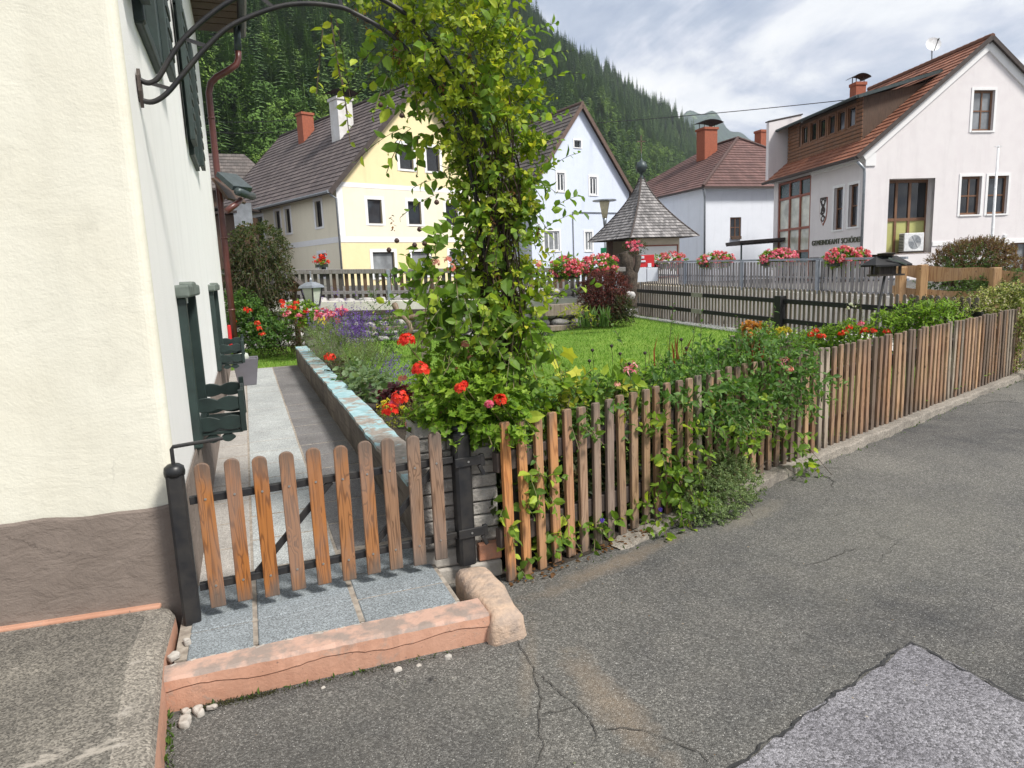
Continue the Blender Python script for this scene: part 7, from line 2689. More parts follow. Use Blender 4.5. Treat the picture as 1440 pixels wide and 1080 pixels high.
# --- flower bed along the path
lv = plant('lavender', 'grey green lavender bush with a purple flower tuft at the far end of the bed', 'shrub', PF(1.75, 6.6, .4))
B, D = many([(tuple(PF(1.70, 6.9, .62)), (.34, .55, .26), 330, .2, 1.0), (tuple(PF(1.62, 8.0, .68)), (.30, .5, .28), 240, .2, 1.0), (tuple(PF(1.85, 5.8, .52)), (.28, .5, .2), 220, .2, 1.0)])
foliage(lv, B, D, .26, 14, .055, 'lance', M_LAVLEAF, .0, .7, .5, .7, True, .0016, M_GSTEM)
fb_, fdv = [], []
for k in range(340):
    x, y = rng.normal(502, 13), rng.normal(463, 11)
    fb_.append(tuple(P(x, y, 9.6 + rng.normal(0, .15))))
    fdv.append((rng.normal(0, .2), rng.normal(0, .2), 1))
for k in range(130):
    fb_.append(tuple(P(rng.normal(475, 22), rng.normal(448, 14), 9.9)))
    fdv.append((rng.normal(0, .3), rng.normal(0, .2), 1))
for k in range(150):
    fb_.append(tuple(PF(rng.normal(2.05, .12), rng.uniform(3.8, 6.4), rng.normal(.52, .06))))
    fdv.append((rng.normal(.5, .2), rng.normal(0, .2), .8))
pos, fw, nr, sc, ax = sprigs(np.array(fb_), np.array(fdv), .085, 6, .024, 0, .8, .5, .2)
leaves('flower_spikes', pos, fw, nr, sc, 'diamond', M_LAV, lv, 1.2)
tb = plant('tall_bed_plant', 'loose tall green perennial right of the lavender with dull violet tips', 'plant', PF(2.0, 7.6, .3))
B, D = many([(tuple(P(543, 474, 10.2)), (.24, .25, .26), 100, .2, .6), (tuple(P(530, 440, 11.5)), (.3, .3, .3), 26, .2, .9)])
foliage(tb, B, D, .24, 10, .05, 'oval', M_HONEYD, .15, .9, .5, .8)
flowers(tb, [tuple(P(rng.normal(545, 16), rng.normal(448, 12), 10)) for _ in range(16)], .025, 7, .03, M_LAV)
ho = plant('hosta', 'pale grey green broad leaved perennial inside the bed wall', 'plant', PF(1.6, 4.3, .42))
B, D = many([(tuple(PF(1.62, 4.3, .47)), (.24, .34, .10), 60, .2, .6), (tuple(PF(1.60, 5.1, .50)), (.2, .4, .12), 50, .2, .6)])
foliage(ho, B, D, .13, 4, .10, 'round', M_HOSTA, .3, .9, .8, .9, True, .003, M_GSTEM)
hu = plant('coral_bells', 'wine red leaved coral bells between pale green and yellow bed plants', 'plant', PF(1.72, 3.55, .42))
B, D = many([(tuple(PF(1.76, 3.5, .47)), (.16, .22, .11), 90, .2, .5)])
foliage(hu, B, D, .08, 5, .062, 'round', M_HEUCH, .3, .9, .8, 1.0)
sd = plant('yellow_stonecrop', 'bright yellow flowering stonecrop cushion beside the turquoise wall top', 'plant', PF(1.55, 2.8, .42))
B, D = many([(tuple(PF(1.56, 2.75, .43)), (.13, .2, .09), 130, .5, .8)])
foliage(sd, B, D, .05, 7, .018, 'oval', M_YGREEN, .0, .9, .5)
flowers(sd, [tuple(PF(rng.normal(1.55, .045), rng.normal(2.82, .10), rng.normal(.52, .015))) for _ in range(60)], .018, 8, .018, M_YEL)
sd2 = plant('olive_cushion', 'olive yellow leafy cushion right of the yellow stonecrop', 'plant', PF(1.8, 2.7, .42))
B, D = many([(tuple(PF(1.84, 2.65, .46)), (.16, .28, .13), 170, .4, .8)])
foliage(sd2, B, D, .07, 7, .026, 'oval', LM('olive_leaf', [(0, (.11, .10, .02)), (1, (.28, .24, .045))]), .0, .9, .5)
lw = plant('bed_greenery', 'low mixed greenery filling the near end of the bed behind the gate', 'plant', PF(1.8, 1.5, .42))
B, D = many([(tuple(PF(1.85, 1.9, .47)), (.22, .35, .10), 100, .2, .6), (tuple(PF(1.65, .95, .50)), (.14, .2, .08), 46, .2, .6), (tuple(PF(1.5, .62, .5)), (.1, .12, .07), 26, .2, .6), (tuple(PF(2.05, 3.0, .38)), (.2, .6, .12), 90, .2, .6)])
foliage(lw, B, D, .10, 6, .040, 'oval', M_GERAN, .2, .9, .6)
rd1 = plant('red_bed_flower', 'single dark red flower head over the bed wall below the lavender', 'flower', PF(1.5, 5.8, .45))
flowers(rd1, [tuple(P(464, 503, 8.9))], .075, 46, .045, M_RED)
B, D = many([(tuple(PF(1.5, 5.9, .5)), (.14, .3, .12), 60, .2, .6)])
foliage(rd1, B, D, .12, 7, .04, 'oval', M_REDSHRUB, .1, .9, .5)
li = plant('pink_lilies', 'group of pink lilies behind the lavender beside the lantern pillar', 'flower', P(465, 465, 11.5))
flowers(li, pts_at([(455, 440), (462, 444), (472, 441), (476, 447), (447, 443), (481, 438)], 11.3), .06, 12, .10, M_PINK, 'bloom', 'oval')
flowers(li, pts_at([(453, 452)], 11.2), .05, 8, .09, M_YEL, 'yellow_bloom', 'oval')
B, D = many([(tuple(P(465, 460, 11.5)), (.35, .2, .2), 80, .2, 1.0)])
foliage(li, B, D, .22, 8, .09, 'lance', M_HONEYD, .1, .8, .4)

# --- shrubs at the end of the path
sh1 = plant('red_flowering_shrub', 'glossy green shrub with scarlet flowers beside the brown downpipe', 'shrub', P(355, 495, 13.6))
B, D = many([(tuple(P(350, 455, 14.4)), (.36, .35, .46), 260, .4, .4), (tuple(P(378, 467, 14.6)), (.35, .3, .26), 160, .4, .4), (tuple(P(340, 432, 14.4)), (.2, .25, .3), 90, .4, .5)])
foliage(sh1, B, D, .22, 8, .085, 'oval', M_HONEYD, .2, .9, .6, 1.0)
flowers(sh1, pts_at([(351, 438), (346, 436), (362, 455), (365, 463), (369, 470), (326, 435), (327, 447), (328, 452)], 13.9), .065, 20, .05, M_RED, 'scarlet_flower', parts=True)
sh2 = plant('bank_shrub', 'straggly dark shrub with bare twigs growing over pale stones on the stream bank', 'shrub', P(400, 490, 14.2))
B, D = many([(tuple(P(390, 462, 15.2)), (.6, .3, .42), 200, .2, .3), (tuple(P(402, 478, 15.2)), (.5, .3, .2), 130, .2, .3), (tuple(P(355, 472, 15.2)), (.6, .25, .22), 110, .2, .3)])
foliage(sh2, B, D, .35, 9, .05, 'oval', M_REDSHRUB, .3, .9, .5)
gg = plant('geranium', 'scarlet and pink geraniums in a pot left of the lantern', 'potted flower', P(427, 445, 13.9))
mq = P(425, 452, 13.9)
MB().lathe([(.10, -.12), (.15, .1), (.16, .12)], mq, 12).build('pot', M_TERRAC, gg)
B, D = many([(tuple(P(424, 440, 13.8)), (.34, .2, .22), 160, .3, .3)])
foliage(gg, B, D, .10, 6, .06, 'star', M_GERAN, .2, .9, .9, 1.2)
for c in [(397, 425), (417, 426), (399, 431), (409, 433), (415, 434), (406, 440), (402, 443), (431, 438), (420, 444)]:
    flowers(gg, [tuple(P(c[0], c[1], 13.5))], .065, 20, .05, M_RED if c[1] < 439 else M_PINK, 'flower_head')
# weeping small tree
wt_ = plant('weeping_tree', 'small weeping tree with dense dark bronze green crown behind the flower shrubs', 'tree', P(362, 440, 15.2))
MB().tube([P(362, 470, 15.2), P(361, 420, 15.2), P(362, 360, 15.2), P(362, 330, 15.2)], [.08, .065, .05, .03], 8).build('trunk', M_BARK, wt_, smooth=True)
B, D = many([(tuple(P(362, 345, 15.2)), (.50, .5, .42), 340, .6, .1), (tuple(P(364, 385, 15.2)), (.62, .6, .55), 480, .6, -.5), (tuple(P(350, 410, 15.2)), (.45, .5, .35), 150, .5, -.8)])
D[:, 2] -= .3
foliage(wt_, B, D, .28, 12, .068, 'oval', M_WEEP, .5, .8, .4, 1.0, True, .004, name='crown')

# --- dark red maple, green shrub, iris
ac_ = plant('purple_maple', 'low domed purple leaved maple bush behind the lawn', 'shrub', P(848, 450, 16.6))
MB().tube([P(850, 455, 16.6), P(848, 425, 16.6), P(842, 395, 16.6)], [.06, .05, .03], 7).tube([P(849, 430, 16.6), P(865, 405, 16.6)], .03, 6).build('trunk', M_BARK, ac_, smooth=True)
B, D = many([(tuple(P(850, 402, 16.5)), (.50, .45, .28), 420, .5, .2), (tuple(P(850, 420, 16.5)), (.54, .45, .27), 380, .5, -.1), (tuple(P(847, 440, 16.6)), (.4, .4, .2), 130, .4, -.2)])
foliage(ac_, B, D, .22, 11, .085, 'lance', M_ACER, .35, .9, .9, 1.3, True, .004, name='crown')
gs_ = plant('evergreen_shrub', 'small dark green shrub at the right foot of the purple maple', 'shrub', P(872, 450, 16.3))
B, D = many([(tuple(P(870, 432, 16.2)), (.34, .3, .3), 300, .4, .4), (tuple(P(878, 442, 16.2)), (.25, .25, .2), 120, .4, .3)])
foliage(gs_, B, D, .14, 9, .045, 'oval', M_DKLEAF, .1, .9, .5)
ir = plant('iris_clump', 'pale green sword leaved iris clump at the back of the lawn', 'plant', P(845, 460, 15.4))
bs_, ds_, ls_ = [], [], []
for k in range(70):
    x = rng.choice([828, 836, 848, 850, 822]) + rng.normal(0, 3)
    bs_.append(tuple(P(x, 459, 15.4)))
    ds_.append((rng.normal(0, .22), rng.normal(0, .15), 1))
    ls_.append(rng.uniform(.25, .55))
leaves('blades', np.array(bs_), np.array(ds_), rng.normal(size=(70, 3)), np.array(ls_), 'blade', M_IRIS, ir, 2.0)
yb = plant('yellow_leaf_spray', 'drooping yellow green leaf spray right of the arch over the stream edge', 'plant', P(810, 460, 14))
B, D = many([(tuple(P(812, 440, 13.6)), (.25, .1, .12), 20, .2, -.2)])
foliage(yb, B, D, .2, 6, .12, 'lance', M_YGREEN, .5, .9, .4)

# gnarled trunk with red flowering plants in front of the chapel
gk = plant('old_tree_stump', 'gnarled old tree trunk in front of the chapel with flowers hanging over it', 'tree trunk', P(890, 430, 21))
mb = MB()
mb.tube(smoothpts([P(884, 432, 20.5), P(888, 405, 20.5), P(884, 380, 20.5), P(876, 355, 20.5)], 4), [.27 + .05 * math.sin(i * 2.1) - .008 * i for i in range(13)], 9)
mb.tube(smoothpts([P(888, 395, 20.5), P(896, 375, 20.4), P(898, 360, 20.5)], 4), .09, 8)
mb.build('trunk', M_BARK, gk, smooth=True)
hf = plant('hanging_flowers', 'red flowering plant hanging under the chapel eaves', 'flower', P(892, 345, 24))
B, D = many([(tuple(P(893, 347, 24)), (.4, .3, .2), 90, .2, .1)])
foliage(hf, B, D, .14, 6, .07, 'oval', M_DKLEAF, .2, .9, .6)
flowers(hf, [tuple(P(rng.normal(893, 9), rng.normal(345, 4), 23.7)) for _ in range(16)], .06, 9, .09, M_PINK)

# flower boxes on the railings
def flowerbox(lab, px, py, Y, wpx, hpx, mat_, n=56, grp='flower boxes on the railings'):
    q = P(px, py, Y)
    t = thing('flower_box', lab, 'flower box', q, 0, grp)
    w_ = wpx * Y / 960 / 2
    h_ = hpx * Y / 960 / 2
    MB().bx(q.x - w_ * .8, q.x + w_ * .8, q.y - .12, q.y + .10, q.z - h_ * .9, q.z - h_ * .3).build('box', M_BOXGRN, t)
    B, D = many([(tuple(q), (w_ * .92, .2, h_ * .85), 190, .4, .2)])
    foliage(t, B, D, .12, 6, .075, 'star', M_GERAN, .25, .9, .9, 1.2, False)
    C = []
    for k in range(n):
        u = unit(rng.normal(size=3))
        u[1] = -abs(u[1])
        C.append((q.x + u[0] * w_, q.y + u[1] * .25 - .05, q.z + u[2] * h_ + .02))
    flowers(t, C, .06, 13, .056, mat_)
for a_ in (('pink and red flower box on the railing right of the red brochure rack', 940, 367, 24.5, 50, 22, M_MIXPINK), ('mixed pink flower box in front of the white house', 1006, 366, 21.5, 50, 20, M_MIXPINK), ('bright pink flower box in front of the red framed stair glazing', 1093, 363, 18.8, 52, 22, M_PINK), ('pink, orange and red flower box left of the bird feeder', 1190, 362, 16.3, 60, 26, M_MIXPINK)):
    flowerbox(*a_)
flowerbox('red and pink flower box on the left railing just right of the arch', 796, 378, 17.9, 46, 30, M_MIXPINK, 56)
flowerbox('red and pink flower box behind the top of the purple maple', 842, 374, 18.2, 56, 28, M_MIXPINK, 60)
rr_ = plant('window_geranium', 'small red geranium on a ground floor sill of the yellow house', 'potted flower', P(452, 367, 35))
flowers(rr_, [tuple(P(rng.normal(452, 5), rng.normal(366, 3), 35)) for _ in range(24)], .10, 10, .10, M_RED)
B, D = many([(tuple(P(452, 369, 35)), (.3, .2, .15), 50, .2, .1)])
foliage(rr_, B, D, .12, 6, .08, 'oval', M_GERAN, .2, .9, .6)
MB().bx(*(lambda q: (q.x - .3, q.x + .3, q.y - .1, q.y + .1, q.z - .25, q.z - .1))(P(452, 369, 35))).build('box', M_BOXGRN, rr_)

# red brochure rack with two pale boxes on the railing
bq_ = P(906, 381, 24.2)
br = thing('brochure_rack', 'red and white display rack with two pale plastic boxes beside the tree trunk', 'display rack', bq_)
def fpanel(x0, y0, x1, y1, Y, th, m_, name):
    a_, b_ = P(x0, y1, Y), P(x1, y0, Y)
    return MB().bx(a_.x, b_.x, a_.y, a_.y + th, a_.z, b_.z).build(name, m_, br, bevel=.01)
fpanel(895, 358, 920, 376, 24.15, .05, M_REDPAINT, 'red_board')
fpanel(896, 360, 906, 364, 24.12, .03, M_WHITEP, 'white_strip')
fpanel(897, 366, 908, 369, 24.12, .03, M_WHITEP, 'white_strip')
fpanel(911, 370, 916, 376, 24.11, .03, M_WHITEP, 'white_strip')
fpanel(896, 376, 909, 397, 24.0, .25, M_WHITEP, 'brochure_box')
fpanel(910, 376, 925, 396, 24.0, .25, M_WHITEP, 'brochure_box')

# --- bed on the right: edging, orange, yellow, red flowers, ferns
eb_ = thing('bed_edging', 'low weathered timber edging round the flower bed on the right side of the lawn', 'edging', P(1090, 482, 10.6))
mb = MB().beam(P(1028, 474, 11.9) + Vector((0, 0, -.05)), P(1165, 492, 9.6) + Vector((0, 0, -.05)), .06, .16)
mb.build('board', M_EDGEWOOD, eb_, bevel=.008)
o = MB().add([P(1030, 476, 11.9), P(1165, 494, 9.6), (6.2, 8.9, .22), (6.35, 9.4, .22), (5.6, 11.9, .3)], [(0, 1, 2, 3, 4)]).build('bed_soil', M_SOIL)
o['kind'] = 'structure'
og = plant('orange_coral_bells', 'orange leaved plant at the left corner of the right hand bed', 'plant', P(1058, 475, 11.6))
B, D = many([(tuple(P(1059, 466, 11.5)), (.22, .2, .13), 130, .3, .5)])
foliage(og, B, D, .08, 6, .06, 'round', M_ORANGE, .2, .9, .8, 1.0)
yg = plant('yellow_cushion_flower', 'round yellow flowering cushion in the right hand bed', 'plant', P(1103, 480, 11.0))
B, D = many([(tuple(P(1103, 469, 10.9)), (.11, .1, .10), 70, .4, .6)])
foliage(yg, B, D, .06, 6, .03, 'oval', M_YGREEN, .1, .9, .6)
flowers(yg, [tuple(P(rng.normal(1103, 6), rng.normal(465, 3), 10.8)) for _ in range(50)], .02, 7, .024, M_YEL)
lg = plant('green_bed_plant', 'leafy green plant between orange and yellow plants of the right hand bed', 'plant', P(1083, 478, 11.2))
B, D = many([(tuple(P(1082, 468, 11.2)), (.13, .14, .14), 80, .3, .6), (tuple(P(1125, 478, 10.6)), (.2, .14, .06), 60, .3, .6)])
foliage(lg, B, D, .12, 6, .05, 'oval', M_GERAN, .2, .9, .6)
rg = plant('red_bed_geraniums', 'row of scarlet geraniums along the back of the long fence', 'plant', P(1180, 480, 9.4))
B, D = many([(tuple(P(1165, 478, 9.5)), (.30, .2, .15), 190, .3, .5), (tuple(P(1195, 470, 9.3)), (.28, .2, .13), 150, .3, .5), (tuple(P(1140, 488, 9.6)), (.25, .2, .12), 110, .3, .5)])
foliage(rg, B, D, .11, 6, .05, 'oval', M_GERAN, .2, .9, .7, 1.1)
for c in [(1140, 471), (1152, 473), (1157, 474), (1147, 466), (1183, 469), (1188, 468), (1211, 456), (1216, 465), (1212, 467), (1228, 466), (1247, 467), (1194, 461)]:
    flowers(rg, [tuple(P(c[0], c[1], 9.1))], .045, 20, .036, M_RED if c[0] != 1211 else M_PINK, 'flower_head')
wf = plant('tall_white_flower', 'tall thin stems with small white flowers in front of the black post', 'flower', P(1197, 465, 9.6))
B = np.array([tuple(P(1190 + 4 * k, 462, 9.6)) for k in range(7)])
foliage(wf, B, np.tile([(.03, 0, 1.0)], (7, 1)) + rng.normal(0, .1, (7, 3)), .42, 12, .045, 'lance', M_GERAN, 0, .9, .4)
flowers(wf, pts_at([(1196, 428), (1201, 431), (1192, 434)], 9.6), .03, 10, .03, LM('white_petal', [(0, (.6, .6, .5)), (1, (.75, .75, .68))]))
pe = plant('peony_leaves', 'lush bright green perennial leaves behind the long fence near the bird feeder pole', 'plant', P(1300, 455, 9.2))
B, D = many([(tuple(P(1283, 449, 9.4)), (.30, .22, .15), 150, .3, .6), (tuple(P(1318, 447, 9.2)), (.25, .22, .12), 120, .3, .6), (tuple(P(1250, 458, 9.4)), (.25, .2, .12), 90, .3, .6)])
foliage(pe, B, D, .2, 7, .095, 'lance', M_GERAN, .3, .9, .6, 1.3)
dk = plant('dark_bed_shrub', 'dark leaved low shrub between the green perennials and the cream tipped hedge', 'shrub', P(1345, 447, 9.3))
B, D = many([(tuple(P(1343, 443, 9.6)), (.35, .2, .12), 130, .3, .4), (tuple(P(1300, 433, 10)), (.4, .2, .12), 100, .3, .4)])
foliage(dk, B, D, .12, 8, .04, 'oval', M_DKLEAF, .1, .9, .6)
hd_ = plant('cream_tipped_hedge', 'trimmed hedge with cream tipped leaves along the right end of the long fence', 'hedge', P(1400, 430, 9.3))
B, D = many([(tuple(P(1368, 438, 9.6)), (.28, .22, .13), 200, .4, .5), (tuple(P(1400, 430, 9.6)), (.30, .25, .17), 260, .4, .5), (tuple(P(1432, 424, 9.5)), (.28, .25, .22), 260, .4, .4), (tuple(P(1450, 440, 9.3)), (.25, .22, .3), 200, .4, .2)])
foliage(hd_, B, D, .15, 9, .04, 'oval', M_VARIEG, .1, .9, .6)
hd2 = plant('trailing_cream_shrub', 'cream leaved shrub hanging over the corner post at the right edge', 'shrub', P(1437, 470, 9.2))
B, D = many([(tuple(P(1440, 455, 9.1)), (.10, .1, .18), 60, .4, -.3), (tuple(P(1438, 500, 9.1)), (.05, .05, .22), 36, .4, -.3), (tuple(P(1437, 438, 9.15)), (.1, .1, .1), 36, .4, .2)])
foliage(hd2, B, D, .14, 8, .042, 'oval', M_VARIEG, .3, .9, .6)
bu = plant('round_bush', 'large round bush with reddish brown top in front of the town hall', 'shrub', P(1368, 405, 18.5))
B, D = many([(tuple(P(1368, 372, 18.5)), (1.08, .9, .56), 1100, .7, .3), (tuple(P(1375, 358, 18.6)), (.8, .7, .34), 560, .5, .5)])
foliage(bu, B, D, .20, 9, .06, 'oval', M_TWIGBR, .0, .8, .4, 1.0, True, .004, name='brown_twigs')
B, D = many([(tuple(P(1362, 372, 18.2)), (.62, .6, .42), 330, .5, .3), (tuple(P(1350, 395, 18.0)), (1.0, .6, .42), 420, .5, .1), (tuple(P(1395, 398, 18.0)), (.6, .6, .4), 200, .5, .1)])
foliage(bu, B, D, .24, 10, .055, 'oval', M_BUSH, .15, .9, .6, 1.0, True, .004)
hb = plant('garden_hedge', 'dark green hedge mass below the rustic fence planks', 'hedge', P(1400, 412, 12.4))
B, D = many([(tuple(P(1385, 408, 12.6)), (.5, .3, .2), 200, .4, .3), (tuple(P(1425, 405, 12.4)), (.5, .3, .25), 200, .4, .3)])
foliage(hb, B, D, .16, 8, .05, 'oval', M_BUSH, .2, .9, .6)

# ------------------------------------------------------------------ wooded mountain
HP = [(-420, 300, 60, 1.02), (-250, 330, 66, .88), (-50, 380, 74, .72), (180, 430, 84, .60), (340, 470, 92, .53), (450, 510, 100, .485), (560, 560, 110, .445), (690, 620, 125, .398), (760, 700, 150, .342), (830, 800, 190, .290), (880, 870, 230, .247), (940, 960, 290, .205), (975, 1000, 330, .168), (1020, 1020, 370, .14), (1100, 1050, 420, .10), (1250, 1100, 480, .06), (1500, 1150, 520, .03)]
# azimuth tangent, ridge distance, foot distance, ridge elevation tangent
HPX = np.array([((h[0] - 720) / 960) + .012 for h in HP])
HPD1, HPD0, HPE = (np.array([h[k] for h in HP], float) for k in (1, 2, 3))


def hill(a, t):
    """a: tangent of azimuth, t: 0 foot .. 1 ridge"""
    d0, d1, e = np.interp(a, HPX, HPD0), np.interp(a, HPX, HPD1), np.interp(a, HPX, HPE)
    y = d0 + (d1 - d0) * t
    zr = e * d1 * .965
    z = 1.0 + zr * (t ** 1.12) + (6 * np.sin(a * 23 + t * 9) + 4 * np.sin(a * 61 - t * 14)) * t
    return a * y, y, z


AA, TT = np.meshgrid(np.linspace(HPX[0], HPX[-1], 160), np.concatenate([[-.12], np.linspace(0, 1, 60), [1.25]]))
x, y, z = hill(AA, np.clip(TT, 0, 1))
d0 = np.interp(AA, HPX, HPD0)
k = TT < 0
y = np.where(k, d0 * .8, y)
x = np.where(k, AA * y, x)
z = np.where(k, .3, z)
k = TT > 1
y2 = np.interp(AA, HPX, HPD1) * 1.35
x, y, z = np.where(k, AA * y2, x), np.where(k, y2, y), np.where(k, z * .6, z)
idx = np.arange(x.size).reshape(x.shape)
F = np.stack([idx[:-1, :-1], idx[:-1, 1:], idx[1:, 1:], idx[1:, :-1]], -1).reshape(-1, 4)
M_FLOOR = simple('forest_floor', (.03, .042, .016), (.014, .02, .01), .05, 1.0, bs=0)
o = npmesh('wooded_hill', np.stack([x, y, z], -1).reshape(-1, 3), [F], M_FLOOR, None, None, True)
o['kind'] = 'structure'


def treemat(name, stops, rough=.75):
    m, nt, b = mat(name, rough)
    oi = nd(nt, 'ShaderNodeObjectInfo').outputs['Random']
    a = nd(nt, 'ShaderNodeAttribute', attribute_name='rnd').outputs['Fac']
    f = mth(nt, 'ADD', mth(nt, 'MULTIPLY', oi, .7), mth(nt, 'MULTIPLY', a, .3))
    L_(nt, ramp(nt, f, stops), b.inputs['Base Color'])
    b.inputs['Specular IOR Level'].default_value = .15
    return m


M_SPRUCE = treemat('spruce_needles', [(.1, (.048, .095, .036)), (.55, (.09, .158, .052)), (.9, (.15, .23, .07))])
M_LARCH = treemat('larch_needles', [(.1, (.075, .14, .036)), (.9, (.15, .24, .06))])
M_BROAD = treemat('broadleaf_crown', [(.1, (.06, .12, .025)), (.5, (.11, .19, .036)), (.9, (.17, .26, .05))])


def conifer(h, r, m_, seed, nb=26, drop=.35, dens=9):
    g = np.random.default_rng(seed)
    vs, f4, rn = [], [], []
    zz = np.linspace(.10, .985, nb)
    for i, zf in enumerate(zz):
        rad = r * (1 - zf) ** .82 * (1 + .12 * g.normal()) + .12
        k = max(4, int(dens * (1 - zf * .6)))
        for j in range(k):
            an = 6.28 * j / k + g.random() * 6.28 / k + i
            L = rad * g.uniform(.72, 1.12)
            c, s = math.cos(an), math.sin(an)
            wd_ = .22 * L + .10
            z0 = zf * h + g.normal() * .15
            p = [(0, 0, z0 + .12 * L), (c * L * .55 - s * wd_, s * L * .55 + c * wd_, z0 - drop * L * .45), (c * L, s * L, z0 - drop * L + .06 * L), (c * L * .55 + s * wd_, s * L * .55 - c * wd_, z0 - drop * L * .45)]
            o_ = len(vs)
            mid = (c * L * .6, s * L * .6, z0 - drop * L * .25)
            vs += p + [mid]
            rr_ = g.random()
            rn += [rr_] * 5
            f4 += [(o_, o_ + 1, o_ + 4), (o_ + 1, o_ + 2, o_ + 4), (o_ + 2, o_ + 3, o_ + 4), (o_ + 3, o_, o_ + 4)]
    # trunk
    n = 5
    o_ = len(vs)
    for zq, rq in ((0, .22), (h * .97, .03)):
        for j in range(n):
            vs.append((rq * math.cos(6.28 * j / n), rq * math.sin(6.28 * j / n), zq))
    rn += [0.] * (2 * n)
    for j in range(n):
        a_, b_ = o_ + j, o_ + (j + 1) % n
        f4 += [(a_, b_, b_ + n), (a_, b_ + n, a_ + n)]
    ob = npmesh('spruce', np.array(vs), [np.array(f4)], m_, None, rn)
    return ob


def broadleaf(h, r, m_, seed, n=3600):
    g = np.random.default_rng(seed)
    P_, N_ = [], []
    cl = []
    for i in range(44):
        u = g.normal(size=3)
        u /= np.linalg.norm(u)
        cl.append(np.array([0, 0, h * .58]) + u * np.array([r * .68, r * .68, h * .34]) * g.uniform(.45, 1.05))
    cl = np.array(cl)
    u = unit(g.normal(size=(n, 3)))
    ci = g.integers(0, len(cl), n)
    rad = r * g.uniform(.16, .34, len(cl))
    pos = cl[ci] + u * rad[ci][:, None] * g.uniform(.7, 1.05, (n, 1))
    ob = leaves('broadleaf', pos, np.cross(u, g.normal(size=(n, 3))), u + g.normal(0, .35, (n, 3)), r * .085 * g.uniform(.6, 1.4, n), 'diamond', m_, None, 1.5, np.clip(g.random(n) * .8 + g.random(len(cl))[ci] * .2, 0, 1))
    return ob


protos = [conifer(22, 4.2, M_SPRUCE, 1, 30, .35, 11), conifer(25, 3.9, M_SPRUCE, 2, 32, .3, 11), conifer(18, 4.4, M_SPRUCE, 3, 26, .32, 11), conifer(21, 4.6, M_LARCH, 4, 28, .15, 11), broadleaf(17, 6.0, M_BROAD, 5), broadleaf(15, 5.2, M_BROAD, 6), broadleaf(19, 5.6, M_BROAD, 7)]
names = ['spruce_tree', 'spruce_tree', 'spruce_tree', 'larch_tree', 'broadleaf_tree', 'broadleaf_tree', 'broadleaf_tree']
labs = {'spruce_tree': 'dark green pointed spruce in the dense forest on the steep hillside', 'larch_tree': 'light green feathery larch among the forest trees on the hillside', 'broadleaf_tree': 'rounded light green broadleaf tree low on the wooded hillside'}
grp = {'spruce_tree': 'spruces of the hillside forest', 'larch_tree': 'larches of the hillside forest', 'broadleaf_tree': 'broadleaf trees of the hillside forest'}
fcol = bpy.data.collections.new('forest_sources')
for o in protos:
    COL.objects.unlink(o)
    fcol.objects.link(o)
# sites
n = 26000
a = rng.uniform(HPX[0] + .28, .56, n)
t = rng.random(n) ** .75
x, y, z = hill(a, t)
# even density on the ground rather than in the picture
keep = rng.random(n) < np.clip((y / 620) ** 1.0 * 1.3, .10, 1) * np.where(t > .93, 1.0, .8)
a, t, x, y, z = a[keep], t[keep], x[keep], y[keep], z[keep]
from mathutils import noise as mn2
pn_v = np.array([mn2.noise(Vector((q[0] * .011, q[1] * .011, 3.3))) for q in zip(x, y)])
pb = np.clip(.95 - t * 3.0 + pn_v * .55, .0, .95) + np.where((a > .08) & (t < .55), .35, 0)
u = rng.random(len(a))
kind_ = np.where(u < pb * .62, rng.integers(4, 7, len(a)), np.where(u < pb * .62 + .20 + .20 * (t < .7), 3, rng.integers(0, 3, len(a))))
sc = rng.uniform(.42, 1.12, len(a)) * np.where(rng.random(len(a)) < .12, 1.2, 1)
rot = rng.uniform(0, 6.28, len(a))
inview = (a > -.62) & (a < .40)
order = np.argsort(np.where(inview, y, 1e9))
near = order[:300]
far = order[300:]
for i in near:
    k = int(kind_[i])
    o = protos[k].copy()
    COL.objects.link(o)
    o.name = names[k]
    o.location = (x[i], y[i], z[i] - .5)
    o.scale = (sc[i], sc[i], sc[i] * rng.uniform(.9, 1.15))
    o.rotation_euler = (0, 0, rot[i])
    tag(o, labs[names[k]], 'tree', grp[names[k]])
me = bpy.data.meshes.new('forest')
me.from_pydata([tuple(v) for v in np.stack([x[far], y[far], z[far] - .5], -1)], [], [])
for nm, arr, ty in (('sc', sc[far], 'FLOAT'), ('rot', rot[far], 'FLOAT'), ('kind', kind_[far], 'INT')):
    at = me.attributes.new(nm, ty, 'POINT')
    at.data.foreach_set('value', arr.astype(np.int32 if ty == 'INT' else np.float32))
fo = bpy.data.objects.new('forest', me)
COL.objects.link(fo)
fo['kind'] = 'stuff'


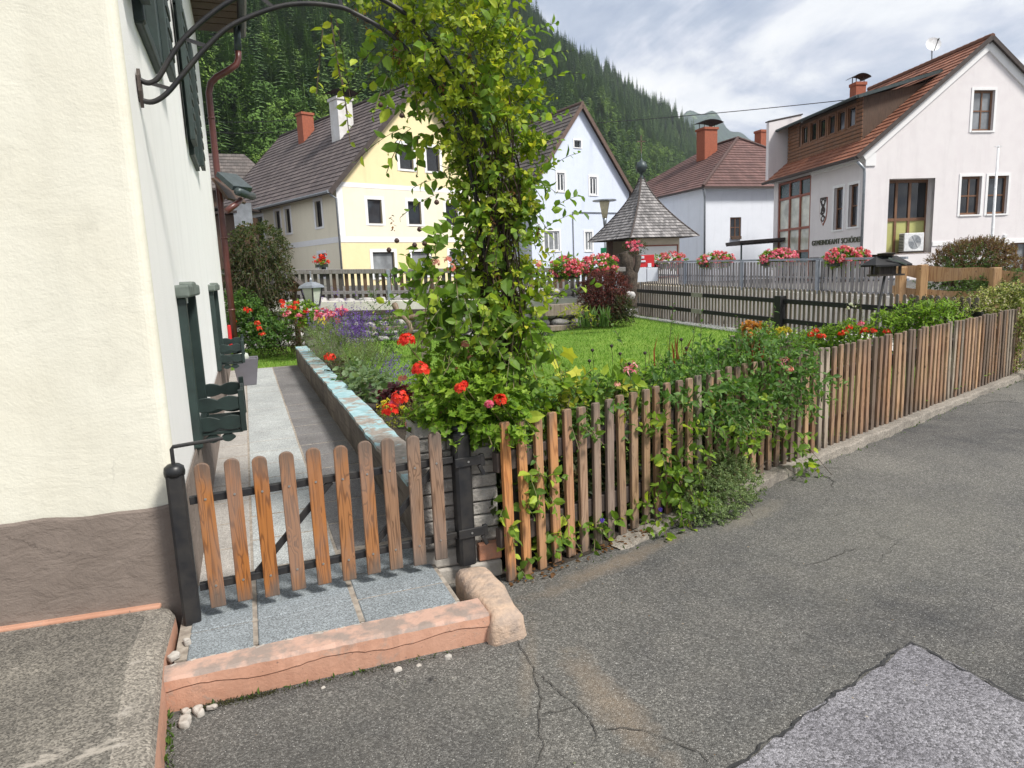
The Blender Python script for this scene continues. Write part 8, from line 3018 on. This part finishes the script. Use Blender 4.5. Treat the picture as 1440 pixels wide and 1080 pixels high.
def scatter(ob, coll):
    ng = bpy.data.node_groups.new('scatter', 'GeometryNodeTree')
    ng.interface.new_socket('Geometry', in_out='INPUT', socket_type='NodeSocketGeometry')
    ng.interface.new_socket('Geometry', in_out='OUTPUT', socket_type='NodeSocketGeometry')
    gi, go = ng.nodes.new('NodeGroupInput'), ng.nodes.new('NodeGroupOutput')
    ci = ng.nodes.new('GeometryNodeCollectionInfo')
    ci.inputs['Collection'].default_value = coll
    ci.inputs['Separate Children'].default_value = True
    ci.inputs['Reset Children'].default_value = True
    ip = ng.nodes.new('GeometryNodeInstanceOnPoints')
    ip.inputs['Pick Instance'].default_value = True

    def attr(nm, ty):
        n_ = ng.nodes.new('GeometryNodeInputNamedAttribute')
        n_.data_type = ty
        n_.inputs['Name'].default_value = nm
        return n_.outputs[0]
    cx = ng.nodes.new('ShaderNodeCombineXYZ')
    ng.links.new(attr('rot', 'FLOAT'), cx.inputs[2])
    ng.links.new(gi.outputs[0], ip.inputs['Points'])
    ng.links.new(ci.outputs[0], ip.inputs['Instance'])
    ng.links.new(attr('kind', 'INT'), ip.inputs['Instance Index'])
    ng.links.new(cx.outputs[0], ip.inputs['Rotation'])
    ng.links.new(attr('sc', 'FLOAT'), ip.inputs['Scale'])
    ng.links.new(ip.outputs[0], go.inputs[0])
    md = ob.modifiers.new('scatter', 'NODES')
    md.node_group = ng


# Collection Info sorts by name: keep the order of the prototypes
for i, o in enumerate(protos):
    o.name = 'forest_source_%s' % 'abcdefg'[i]
scatter(fo, fcol)
# the far blue-green mountain beyond the valley
FP = [(820, .19), (860, .21), (900, .215), (955, .212), (1000, .195), (1060, .178), (1110, .165), (1200, .125), (1400, .06), (1500, .04)]
fa = np.array([(p[0] - 720) / 960 + .012 for p in FP])
fe_ = np.array([p[1] for p in FP])
AA, TT = np.meshgrid(np.linspace(fa[0], fa[-1], 140), np.linspace(0, 1, 40))
D0, D1 = 1500.0, 2700.0
y = D0 + (D1 - D0) * TT
z = np.interp(AA, fa, fe_) * D1 * TT ** 1.1 + (18 * np.sin(AA * 70) + 12 * np.sin(AA * 170 + 1) + 14 * np.sin(AA * 40 + TT * 9)) * TT
idx = np.arange(y.size).reshape(y.shape)
F = np.stack([idx[:-1, :-1], idx[:-1, 1:], idx[1:, 1:], idx[1:, :-1]], -1).reshape(-1, 4)
m, nt, b = mat('far_mountain', 1.0)
v = coords(nt)
nn3 = noise(nt, v, .0042, 6, .6)
f3 = noise(nt, v, .045, 4, .7)
c = ramp(nt, nn3, [(.50, (.022, .045, .03)), (.60, (.03, .06, .035)), (.63, (.10, .15, .06)), (.72, (.13, .18, .08))])
L_(nt, mix(nt, 1.0, c, ramp(nt, f3, [(.3, .5), (.7, 1.4)]), 'MULTIPLY'), b.inputs['Base Color'])
L_(nt, bump(nt, f3, 1.0, 20), b.inputs['Normal'])
o = npmesh('far_mountain', np.stack([AA * y, y, z], -1).reshape(-1, 3), [F], m, None, None, True)
o['kind'] = 'structure'

# ------------------------------------------------------------------ the air of the valley
hz = bpy.data.materials.new('valley_haze')
hz.use_nodes = True
hn = hz.node_tree
hn.nodes.remove(hn.nodes['Principled BSDF'])
pv = nd(hn, 'ShaderNodeVolumePrincipled', {'Color': (.80, .88, 1.0), 'Density': 0.00013, 'Anisotropy': 0.1})
L_(hn, pv.outputs[0], hn.nodes['Material Output'].inputs['Volume'])
o = MB().bx(-2600, 2600, -400, 3800, -8, 700).build('haze', hz)
o['kind'] = 'stuff'
